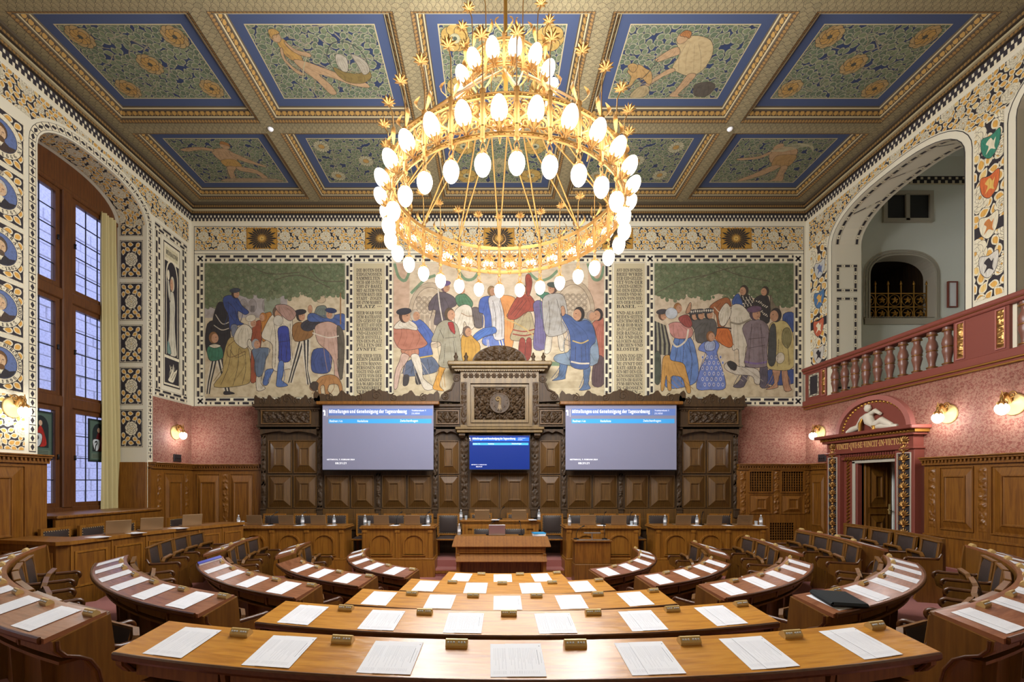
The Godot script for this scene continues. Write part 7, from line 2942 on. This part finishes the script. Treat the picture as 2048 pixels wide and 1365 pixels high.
func bench(x0: float, x1: float, n: int, label: String) -> void:
	var Z := 10.06
	var t := thing("podium_bench", label, "bench", "podium benches", Vector3((x0 + x1) / 2, 0, -Z - 0.25))
	var w := (x1 - x0) / 2
	var g := G.new()
	g.slab(Vector3(-w, 0.3, -0.3), Vector3(w, 1.06, 0.22))
	part(g, "body", M.oak_bench, t)
	g = G.new()
	g.slab(Vector3(-w - 0.04, 0, -0.3), Vector3(w + 0.04, 0.37, 0.27))
	g.slab(Vector3(-w - 0.02, 0.37, -0.3), Vector3(w + 0.02, 0.41, 0.25), 0.01)
	part(g, "plinth", M.oak_bench, t)
	g = G.new()
	g.slab(Vector3(-w - 0.02, 1.03, -0.32), Vector3(w + 0.02, 1.06, 0.245), 0.008)
	g.slab(Vector3(-w - 0.05, 1.06, -0.36), Vector3(w + 0.05, 1.1, 0.275), 0.012)
	g.slab(Vector3(-w - 0.03, 1.1, -0.34), Vector3(w + 0.03, 1.125, 0.26), 0.008)
	part(g, "top", M.oak_bench, t)
	for i in n + 1:
		g = G.new()
		var x := -w + 0.06 + (w * 2 - 0.12) * i / n
		g.slab(Vector3(x - 0.045, 0.41, 0.22), Vector3(x + 0.045, 1.03, 0.245), 0.006)
		g.slab(Vector3(x - 0.055, 0.97, 0.22), Vector3(x + 0.055, 1.03, 0.255), 0.006)
		part(g, "pilaster", M.oak_bench, t)
	for i in n:
		var c := -w + 0.06 + (w * 2 - 0.12) * (i + 0.5) / n
		var h := minf((w * 2 - 0.12) / n * 0.34, 0.24)
		var a := []
		var b := []
		var q := PackedVector2Array()
		for r in [h, h - 0.035]:
			var l := [Vector2(c - r, 0.5), Vector2(c + r, 0.5)]
			for k in 13:
				l.append(Vector2(c + cos(PI * k / 12) * r, 0.74 + sin(PI * k / 12) * r * 0.85))
			if r == h:
				a = l
			else:
				b = l
		for p in b:
			q.append(p)
		g = G.new()
		g.ring(a, b, 0.22, 0.252)
		g.prism(q, 0.2, 0.224)
		g.slab(Vector3(c - h - 0.02, 0.46, 0.2), Vector3(c + h + 0.02, 0.49, 0.245), 0.005)
		part(g, "arched_panel", M.oak_bench, t)

var chair_one: Node3D
var laptop_one: Node3D
var bottle_one: Node3D
var glass_one: Node3D
var mic_one: Node3D

func place(one: Node3D, at: Vector3, turn: float, label: String) -> Node3D:
	if one.get_meta("label") == "":
		one.position = at
		one.rotation.y = turn
		one.set_meta("label", label)
		return one
	return copy(one, at, turn, label)

func originals() -> void:
	chair_one = thing("leather_chair", "", "chair", "studded leather chairs")
	var g := G.new()
	g.frame(-0.27, 0.5, 0.27, 1.02, 0.05, -0.24, -0.19)
	g.slab(Vector3(-0.26, 0.42, -0.22), Vector3(0.26, 0.46, 0.26), 0.01)
	part(g, "frame", M.oak_bench, chair_one)
	for x in [-0.235, 0.235]:
		for z in [-0.21, 0.22]:
			g = G.new()
			g.slab(Vector3(x - 0.025, 0, z - 0.025), Vector3(x + 0.025, 0.52 if z < 0 else 0.43, z + 0.025), 0.006)
			part(g, "leg", M.oak_bench, chair_one)
	g = G.new()
	g.t = Transform3D(Basis.IDENTITY, Vector3(0, 0.76, -0.2))
	g.sheet(0.46, 0.44, 10, 10, func(u, v): return 0.012 + 0.03 * pow(sin(PI * u) * sin(PI * v), 0.5))
	g.t = Transform3D(Basis(Vector3.UP, PI), Vector3(0, 0.76, -0.225))
	g.sheet(0.46, 0.44, 4, 4, func(u, v): return 0.0)
	part(g, "back_pad", M.leather, chair_one)
	g = G.new()
	g.t = Transform3D(Basis(Vector3.RIGHT, -PI / 2), Vector3(0, 0.455, 0.02))
	g.sheet(0.5, 0.46, 10, 10, func(u, v): return 0.05 * pow(sin(PI * u) * sin(PI * v), 0.3))
	part(g, "seat_pad", M.leather, chair_one)
	g = G.new()
	for k in 40:
		var s := k / 40.0 * 4.0
		var f := fmod(s, 1.0) - 0.5
		var p: Vector2 = [Vector2(f * 0.44, -0.21), Vector2(0.22, f * 0.42), Vector2(-f * 0.44, 0.21), Vector2(-0.22, -f * 0.42)][int(s)]
		g.lathe([0.008, 0.0, 0.006, 0.005, 0.0, 0.007], 5, Vector3(p.x, 0.76 + p.y, -0.186), Basis(Vector3.RIGHT, PI / 2))
	part(g, "studs", M.brass, chair_one).set_meta("kind", "stuff")
	laptop_one = thing("laptop", "", "laptop", "open laptops")
	g = G.new()
	g.slab(Vector3(-0.17, 0, -0.23), Vector3(0.17, 0.016, 0.0), 0.005)
	part(g, "base", M.lid, laptop_one)
	g = G.new()
	g.t = Transform3D(Basis(Vector3.RIGHT, 0.22), Vector3(0, 0.012, 0.0))
	g.slab(Vector3(-0.17, 0, -0.004), Vector3(0.17, 0.225, 0.005), 0.004)
	part(g, "lid", M.lid, laptop_one)
	g = G.new()
	g.t = Transform3D(Basis(Vector3.RIGHT, 0.22), Vector3(0, 0.012, 0.0))
	g.quad(Vector3(0.16, 0.012, -0.0045), Vector3(-0.16, 0.012, -0.0045), Vector3(-0.16, 0.215, -0.0045), Vector3(0.16, 0.215, -0.0045))
	part(g, "display", M.black_plastic, laptop_one)
	bottle_one = thing("water_bottle", "", "bottle", "clear water bottles")
	g = G.new()
	g.lathe([0.0, 0.0, 0.036, 0.002, 0.038, 0.02, 0.038, 0.07, 0.033, 0.1, 0.038, 0.13, 0.036, 0.16, 0.016, 0.2, 0.013, 0.215], 14)
	part(g, "body", M.clear, bottle_one)
	g = G.new()
	g.lathe([0.0, 0.21, 0.015, 0.212, 0.015, 0.235, 0.0, 0.237], 10)
	part(g, "cap", M.white_card, bottle_one)
	g = G.new()
	g.lathe([0.0385, 0.075, 0.0345, 0.1, 0.0385, 0.125], 14)
	part(g, "label_band", M.white_card, bottle_one)
	glass_one = thing("drinking_glass", "", "glass", "drinking glasses")
	g = G.new()
	g.lathe([0.0, 0.004, 0.028, 0.004, 0.034, 0.1, 0.036, 0.1, 0.03, 0.0, 0.0, 0.0], 14)
	part(g, "tumbler", M.clear, glass_one)
	mic_one = thing("gooseneck_microphone", "", "microphone", "gooseneck microphones")
	g = G.new()
	g.lathe([0.0, 0.0, 0.06, 0.0, 0.055, 0.02, 0.0, 0.025], 12)
	part(g, "base", M.metal_black, mic_one)
	g = G.new()
	g.tube(PackedVector3Array([Vector3(0, 0.02, 0), Vector3(0, 0.12, 0.0), Vector3(0.03, 0.2, -0.02), Vector3(0.1, 0.26, -0.06)]), 0.006, 6)
	part(g, "neck", M.metal_black, mic_one)
	g = G.new()
	g.tube(PackedVector3Array([Vector3(0.1, 0.26, -0.06), Vector3(0.12, 0.272, -0.07), Vector3(0.15, 0.285, -0.085)]), 0.012, 7)
	part(g, "head", M.metal_black, mic_one)

func screen_texts(parent: Node3D, w: float, h: float, z: float) -> void:
	var g := G.new()
	for e in [["Mitteilungen und Genehmigung der Tagesordnung", 0.06, 0.76, 0.896, 0.7, 2], ["Traktandum 1", 0.802, 0.93, 0.918, 0.3, 0], ["23.5050", 0.802, 0.875, 0.872, 0.3, 0], ["Redner /-in", 0.065, 0.18, 0.754, 0.42, 0], ["Redeliste", 0.315, 0.41, 0.754, 0.42, 0], ["Zwischenfragen", 0.7, 0.86, 0.754, 0.42, 0], ["MITTWOCH, 7. FEBRUAR 2024", 0.04, 0.29, 0.155, 0.3, 2], ["08:31:21", 0.115, 0.215, 0.1, 0.42, 2]]:
		write(g, e[0], h * 0.075 * e[4], Transform3D(Basis.IDENTITY, Vector3(((e[1] + e[2]) / 2 - 0.5) * w, (e[3] - 0.5) * h, z)), (e[2] - e[1]) * w, "sans", e[5] == 2)
	part(g, "screen_lettering", M.lettering_white, parent)
	g = G.new()
	crosier(g, Transform3D(Basis.IDENTITY, Vector3(-0.482 * w, 0.38 * h, z)), h * 0.09, h * 0.008)
	part(g, "emblem", M.lettering_white, parent)

func screens() -> void:
	glow("lettering_white", Color(0.9, 0.94, 1.0), 0.35)
	for s in [[645, 867, "projection screen hanging on the window side of the carved arms"], [1131, 1353, "projection screen hanging on the door side of the carved arms"]]:
		var a := seen(s[0], 940, 11.22)
		var b := seen(s[1], 811, 11.22)
		var w := b.x - a.x
		var h := b.y - a.y
		var t := thing("projection_screen", s[2], "screen", "projection screens", Vector3((a.x + b.x) / 2, (a.y + b.y) / 2, -11.22))
		var g := G.new()
		g.slab(Vector3(-w / 2 - 0.14, h / 2 + 0.01, -0.3), Vector3(w / 2 + 0.14, h / 2 + 0.09, 0.07), 0.012)
		part(g, "housing", M.oak_warm, t)
		g = G.new()
		panel(g, -w / 2, -h / 2, w / 2, h / 2, 0.0)
		g.slab(Vector3(-w / 2, -h / 2, -0.006), Vector3(w / 2, h / 2 + 0.02, -0.002))
		part(g, "fabric", M.projection, t)
		g = G.new()
		g.slab(Vector3(-w / 2, -h / 2 - 0.03, -0.015), Vector3(w / 2, -h / 2, 0.012), 0.006)
		part(g, "bottom_bar", M.metal_black, t)
		screen_texts(t, w, h, 0.001)
	var a := seen(938, 941, 11.2)
	var b := seen(1060, 871, 11.2)
	var w := b.x - a.x
	var h := b.y - a.y
	var t := thing("flat_television", "blue lit flat television below the carved arms", "television", "", Vector3((a.x + b.x) / 2, (a.y + b.y) / 2, -11.2))
	var g := G.new()
	g.slab(Vector3(-w / 2, -h / 2, -0.05), Vector3(w / 2, h / 2, -0.004), 0.006)
	g.slab(Vector3(-0.2, -0.2, -0.36), Vector3(0.2, 0.2, -0.05))
	part(g, "casing", M.black_plastic, t)
	g = G.new()
	panel(g, -w / 2 + 0.012, -h / 2 + 0.02, w / 2 - 0.012, h / 2 - 0.012, 0.0)
	part(g, "display", M.display, t)
	screen_texts(t, w, h, 0.001)

func podium() -> void:
	originals()
	screens()
	var fl := setting("floor", "carpeted podium and its two steps", "floor")
	var g := G.new()
	g.slab(Vector3(-5.9, 0, -WZ), Vector3(6.4, 0.3, -10.5))
	part(g, "platform", M.carpet, fl)
	g = G.new()
	g.slab(Vector3(XL, 0, -10.5), Vector3(-6.46, 0.22, -7.46))
	part(g, "window_platform", M.carpet, fl)
	for s in [[-1.45, -0.66], [0.95, 1.82]]:
		g = G.new()
		g.slab(Vector3(s[0], 0, -10.52), Vector3(s[1], 0.15, -10.16), 0.01)
		part(g, "step", M.carpet, fl)
		g = G.new()
		g.slab(Vector3(s[0], 0.06, -10.16), Vector3(s[1], 0.12, -10.15))
		part(g, "riser", M.oak_bench, fl)
	for b in [[468, 688, 3, "three bay oak bench toward the window"], [723, 866, 2, "two bay oak bench on the window side of the aisle steps"], [1133, 1278, 2, "two bay oak bench behind the lectern"], [1312, 1532, 3, "three bay oak bench toward the door"]]:
		bench(seen(b[0], 0, 10.06).x, seen(b[1], 0, 10.06).x, b[2], b[3])
	# the president's high bench
	var xa := seen(920, 0, 10.5).x
	var xb := seen(1082, 0, 10.5).x
	var pb := thing("president_bench", "higher oak bench in the middle of the podium", "bench", "", Vector3((xa + xb) / 2, 0.0, -10.7))
	var w := (xb - xa) / 2
	g = G.new()
	g.slab(Vector3(-w + 0.05, 0, -0.25), Vector3(w - 0.05, 1.14, 0.18))
	part(g, "body", M.oak_bench, pb)
	g = G.new()
	g.slab(Vector3(-w + 0.02, 1.14, -0.27), Vector3(w - 0.02, 1.17, 0.2), 0.008)
	g.slab(Vector3(-w, 1.17, -0.3), Vector3(w, 1.22, 0.22), 0.012)
	part(g, "top", M.oak_bench, pb)
	g = G.new()
	g.frame(-w + 0.12, 0.5, w - 0.12, 1.08, 0.06, 0.18, 0.21)
	part(g, "front_frame", M.oak_bench, pb)
	# the secretaries' table
	var st := thing("secretary_table", "oak table with sloping front board below the high bench", "table", "", Vector3(0.2, 0, -9.45))
	g = G.new()
	g.slab(Vector3(-0.95, 0.94, -0.3), Vector3(0.95, 0.98, 0.06), 0.008)
	part(g, "table_top", M.oak_bench, st)
	g = G.new()
	g.quad(Vector3(-1.0, 0.8, 0.22), Vector3(1.0, 0.8, 0.22), Vector3(0.95, 0.98, 0.06), Vector3(-0.95, 0.98, 0.06))
	g.slab(Vector3(-1.0, 0.775, 0.0), Vector3(1.0, 0.8, 0.23), 0.008)
	part(g, "front_board", M.oak_matte, st)
	g = G.new()
	g.slab(Vector3(-0.9, 0.64, -0.28), Vector3(0.9, 0.775, 0.16), 0.006)
	g.slab(Vector3(-0.86, 0.69, 0.16), Vector3(0.86, 0.745, 0.172), 0.004)
	part(g, "drawer", M.oak_bench, st)
	g = G.new()
	g.quad(Vector3(-0.92, 0.5, 0.26), Vector3(0.92, 0.5, 0.26), Vector3(0.9, 0.64, 0.12), Vector3(-0.9, 0.64, 0.12))
	g.slab(Vector3(-0.92, 0.48, 0.1), Vector3(0.92, 0.5, 0.265), 0.005)
	part(g, "sloping_shelf", M.oak_matte, st)
	for s in [-1.0, 1.0]:
		for z in [-0.24, 0.14]:
			g = G.new()
			g.slab(Vector3(s * 0.88 - 0.035, 0, z - 0.035), Vector3(s * 0.88 + 0.035, 0.64, z + 0.035), 0.008)
			part(g, "leg", M.oak_bench, st)
	g = G.new()
	g.slab(Vector3(-0.86, 0.02, -0.27), Vector3(0.86, 0.64, -0.25))
	part(g, "modesty_panel", M.oak_warm, st)
	# lectern
	var le := thing("lectern", "brown boxy lectern with a thin brass reading lamp", "lectern", "", Vector3(seen(1185, 0, 9.5).x, 0, -9.65))
	g = G.new()
	g.slab(Vector3(-0.38, 0.0, -0.2), Vector3(0.4, 0.39, 0.2), 0.01)
	part(g, "base", M.seat_wood, le)
	g = G.new()
	g.slab(Vector3(-0.36, 0.39, -0.18), Vector3(0.38, 0.85, 0.15), 0.008)
	part(g, "body", M.oak_warm, le)
	g = G.new()
	g.slab(Vector3(-0.39, 0.85, -0.2), Vector3(0.41, 0.88, 0.19), 0.008)
	part(g, "reading_board", M.oak_warm, le)
	g = G.new()
	g.slab(Vector3(-0.33, 0.88, 0.15), Vector3(0.35, 0.9, 0.18), 0.004)
	g.slab(Vector3(-0.02, 0.88, 0.13), Vector3(0.0, 1.03, 0.15))
	g.slab(Vector3(-0.18, 1.02, 0.12), Vector3(0.17, 1.045, 0.16), 0.005)
	part(g, "lamp_bar", M.steel, le)
	# chairs
	for c in [[541, 10.95, "studded leather chair behind the window end of the three bay bench"], [603, 10.95, "studded leather chair behind the middle of the window bench"], [668, 10.95, "studded leather chair behind the step end of the window bench"], [730, 10.95, "studded leather chair in the gap between the two window side benches"], [786, 10.95, "studded leather chair behind the two bay window bench"], [842, 10.95, "studded leather chair behind the two bay window bench, toward the middle"], [895, 10.95, "studded leather chair in the open, window side of the high bench"], [1106, 10.95, "studded leather chair in the open, door side of the high bench"], [1160, 10.95, "studded leather chair behind the lectern bench, toward the middle"], [1214, 10.95, "studded leather chair behind the middle of the lectern bench"], [1264, 10.95, "studded leather chair behind the door end of the lectern bench"], [1322, 10.95, "studded leather chair at the inner end of the door bench"], [1384, 10.95, "studded leather chair behind the middle of the door bench"], [1450, 10.95, "studded leather chair behind the outer half of the door bench"]]:
		place(chair_one, Vector3(seen(c[0], 0, c[1]).x, 0.3, -c[1]), 0, c[2])
	for c in [[968, "leather chair at the secretaries' table, window side"], [1030, "leather chair at the secretaries' table, door side"]]:
		place(chair_one, Vector3(seen(c[0], 0, 10.08).x, 0.06, -10.08), 0, c[1])
	for c in [[962, "leather chair behind the high bench, window side"], [1036, "leather chair behind the high bench, door side"]]:
		place(chair_one, Vector3(seen(c[0], 0, 11.22).x, 0.3, -11.22), 0, c[1])
	# laptops, bottles, glasses and microphones
	var where := ["the three bay window bench", "the two bay window bench", "the high bench", "the bench behind the lectern", "the three bay door bench"]
	var lap := [[510, 573, 637], [763, 825], [964, 1038], [1175, 1237], [1366, 1428, 1489]]
	var bot := [[477, 605, 668], [730, 856], [922, 1078], [1139, 1271], [1330, 1394, 1522]]
	var gls := [[486], [738], [932], [1263], [1512]]
	var mic := [[541, 598], [793, 849], [1000, 1072], [1206, 1259], [1403, 1459]]
	for k in 5:
		var Z := 10.55 if k == 2 else 10.2
		var y := 1.22 if k == 2 else 1.125
		for i in lap[k].size():
			place(laptop_one, Vector3(seen(lap[k][i], 0, Z).x, y, -Z), 0, "open laptop on %s, %s from the window side" % [where[k], ORD[i]])
		for i in bot[k].size():
			place(bottle_one, Vector3(seen(bot[k][i], 0, Z - 0.04).x, y, -Z + 0.04), 0, "clear water bottle on %s, %s from the window side" % [where[k], ORD[i]])
		for i in gls[k].size():
			place(glass_one, Vector3(seen(gls[k][i], 0, Z).x, y, -Z), 0, "empty drinking glass on %s" % where[k])
		for i in mic[k].size():
			place(mic_one, Vector3(seen(mic[k][i], 0, Z + 0.15).x, y, -Z - 0.15), 0.4, "black gooseneck microphone on %s, %s from the window side" % [where[k], ORD[i]])
		for i in lap[k].size():
			var p := seen(lap[k][i] + 27, 0, Z)
			single(sheet_mesh, "loose_sheet", M.white_card, "white sheet beside the %s laptop on %s" % [ORD[i], where[k]], "paper", "loose sheets", Transform3D(Basis(Vector3.UP, 0.1 * i - 0.1), Vector3(p.x, y + 0.001, -Z)))
	# on the secretaries' table
	var tl := place(laptop_one, Vector3(seen(994, 0, 9.4).x, 0.98, -9.47), 0.02, "pale grey laptop on the secretaries' table")
	for c in tl.get_children():
		if c.name == "lid":
			c.material_override = M.steel
	place(mic_one, Vector3(-0.06, 0.98, -9.6), 0.2, "black gooseneck microphone on the secretaries' table, window side")
	place(mic_one, Vector3(0.62, 0.98, -9.6), 1.2, "black gooseneck microphone on the secretaries' table, door side")
	place(bottle_one, Vector3(-0.68, 0.98, -9.6), 0, "clear water bottle on the secretaries' table")
	var bs := thing("book_stack", "pale folders topped by a bright blue brochure on the secretaries' table", "folders", "", Vector3(0.98, 0.98, -9.5), 0.05)
	for k in 3:
		g = G.new()
		g.t = Transform3D(Basis(Vector3.UP, 0.06 * k - 0.04), Vector3.ZERO)
		g.slab(Vector3(-0.13, k * 0.022, -0.12), Vector3(0.13, k * 0.022 + 0.02, 0.12), 0.003)
		part(g, "folder", [M.white_card, M.white_card, M.cyan_card][k], bs)
	place(mic_one, Vector3(le.position.x - 0.3, 0.88, -9.7), -0.6, "thin microphone at the window end of the lectern")
	place(mic_one, Vector3(le.position.x + 0.3, 0.88, -9.7), 0.9, "thin microphone at the door end of the lectern")
	side_bench()
	# curtain
	var cu := thing("curtain", "long pale yellow curtain gathered at the window's edge", "curtain", "", Vector3(XL - 0.6, 1.48, -10.0))
	var P_ := []
	for i in 30:
		var v := i / 29.0
		var row := PackedVector3Array()
		for j in 49:
			var u := j / 48.0
			var wide := lerpf(0.5, 0.36, smoothstep(0.0, 0.9, v))
			row.append(Vector3(0.045 * sin(u * 26.0 + v * 1.2) + 0.015 * sin(u * 11.0 + v * 5.0), v * 6.4, 0.24 - u * wide))
		P_.append(row)
	g = G.new()
	g.grid(P_)
	part(g, "cloth", M.curtain, cu)
	# wall plates and a bin
	for s in [["Z", 11.25, -1, "window corner"], ["Z", 11.2, 1, "door corner"]]:
		g = G.new()
		g.slab(Vector3(-0.13, -0.09, 0), Vector3(0.13, 0.09, 0.03), 0.006)
		var t := thing("wall_socket_plate", "black socket plate on red damask in the %s" % s[3], "socket plate", "black socket plates", Vector3(XL if s[2] < 0 else XR, 2.68, -s[1]), PI / 2 * -s[2])
		part(g, "plate", M.black_plastic, t)
		g = G.new()
		for x in [-0.07, 0.0, 0.07]:
			g.lathe([0.022, 0.0, 0.018, 0.006, 0.0, 0.006], 10, Vector3(x, 0, 0.03), Basis(Vector3.RIGHT, PI / 2))
		part(g, "sockets", M.metal_black, t)
	var bn := thing("waste_bin", "black waste bin by the latticed wainscot in the door corner", "bin", "", Vector3(7.7, 0.0, -11.1))
	g = G.new()
	g.lathe([0.0, 0.0, 0.13, 0.0, 0.16, 0.72, 0.17, 0.76, 0.15, 0.76, 0.13, 0.1, 0.0, 0.1], 20)
	part(g, "bucket", M.black_plastic, bn)

func side_bench() -> void:
	# a long counter along the window wall
	var F := [Vector2(-5.37, 9.9), Vector2(-5.74, 8.95), Vector2(-6.03, 7.97), Vector2(-6.22, 6.75), Vector2(-6.34, 6.66), Vector2(-7.46, 6.92)]
	var B := [Vector2(-5.86, 9.98), Vector2(-6.12, 9.12), Vector2(-6.44, 8.1), Vector2(-6.6, 7.3), Vector2(-6.66, 7.24), Vector2(-7.46, 7.4)]
	var t := thing("side_counter", "long oak counter running past the tall window", "counter", "", Vector3(-6.0, 0.3, -8.4))
	for k in 2:
		var g := inn(t)
		var q := PackedVector2Array()
		for p in F:
			q.append(Vector2(p.x + (0.04 if k == 0 else 0.0), -p.y + (0.05 if k == 0 and p.y < 7 else 0.0)))
		for i in range(B.size() - 1, -1, -1):
			q.append(Vector2(B[i].x, -B[i].y))
		# the polygon lies in x, z: turn the prism's depth upward
		g.t = g.t * Transform3D(Basis(Vector3.RIGHT, Vector3(0, 0, 1), Vector3(0, -1, 0)), Vector3.ZERO)
		if k == 0:
			g.prism(q, -1.225, -1.17)
			part(g, "counter_top", M.oak_bench, t)
		else:
			g.prism(q, -1.17, -0.2)
			part(g, "body", M.oak_warm, t)
	for i in F.size() - 1:
		if i == 3:
			continue
		var a := Vector3(F[i].x, 0, -F[i].y)
		var b := Vector3(F[i + 1].x, 0, -F[i + 1].y)
		var x := (a - b).normalized()
		var l := a.distance_to(b)
		for s in 2:
			var g := inn(t)
			g.t = g.t * Transform3D(Basis(x, Vector3.UP, x.cross(Vector3.UP)), b.lerp(a, (s + 0.5) / 2) + Vector3(0, 0.82, 0))
			g.frame(-l * 0.2, -0.3, l * 0.2, 0.24, 0.03, -0.01, 0.015)
			g.slab(Vector3(-l * 0.25, -0.4, -0.01), Vector3(-l * 0.23, 0.34, 0.018))
			part(g, "panel_frame", M.oak_bench, t)
	for i in 3:
		var f: float = [0.2, 0.5, 0.78][i]
		var p: Vector2 = F[1].lerp(F[3], f - 0.1 if i else 0.0).lerp(B[1].lerp(B[3], f - 0.1 if i else 0.0), 0.45)
		place(laptop_one, Vector3(p.x, 1.225, -p.y), 0.85, "open laptop on the window counter, %s from the podium" % ORD[i])
		var s := p + Vector2(0.12, -0.42)
		single(sheet_mesh, "loose_sheet", M.white_card, "white sheet on the window counter, %s from the podium" % ORD[i], "paper", "loose sheets", Transform3D(Basis(Vector3.UP, 1.2).scaled(Vector3(1.2, 1, 1.2)), Vector3(s.x - 0.1, 1.2265, -s.y)))
	for i in 5:
		var c := place(chair_one, Vector3(-6.78 - 0.1 * i, 0.22, -10.15 + i * 0.6), PI / 2, "studded leather chair behind the window counter, %s from the podium" % ORD[i])
		c.scale = Vector3(1.0, 1.08, 1.0)

const TIER := [[3.77, 0.13], [4.8, 0.245], [5.86, 0.37], [6.8, 0.49], [7.85, 0.6]]

func build_things() -> void:
	front_panelling()
	side_panelling()
	doorway()
	balustrade()
	chandelier()
	sconces()
	desks()
	podium()
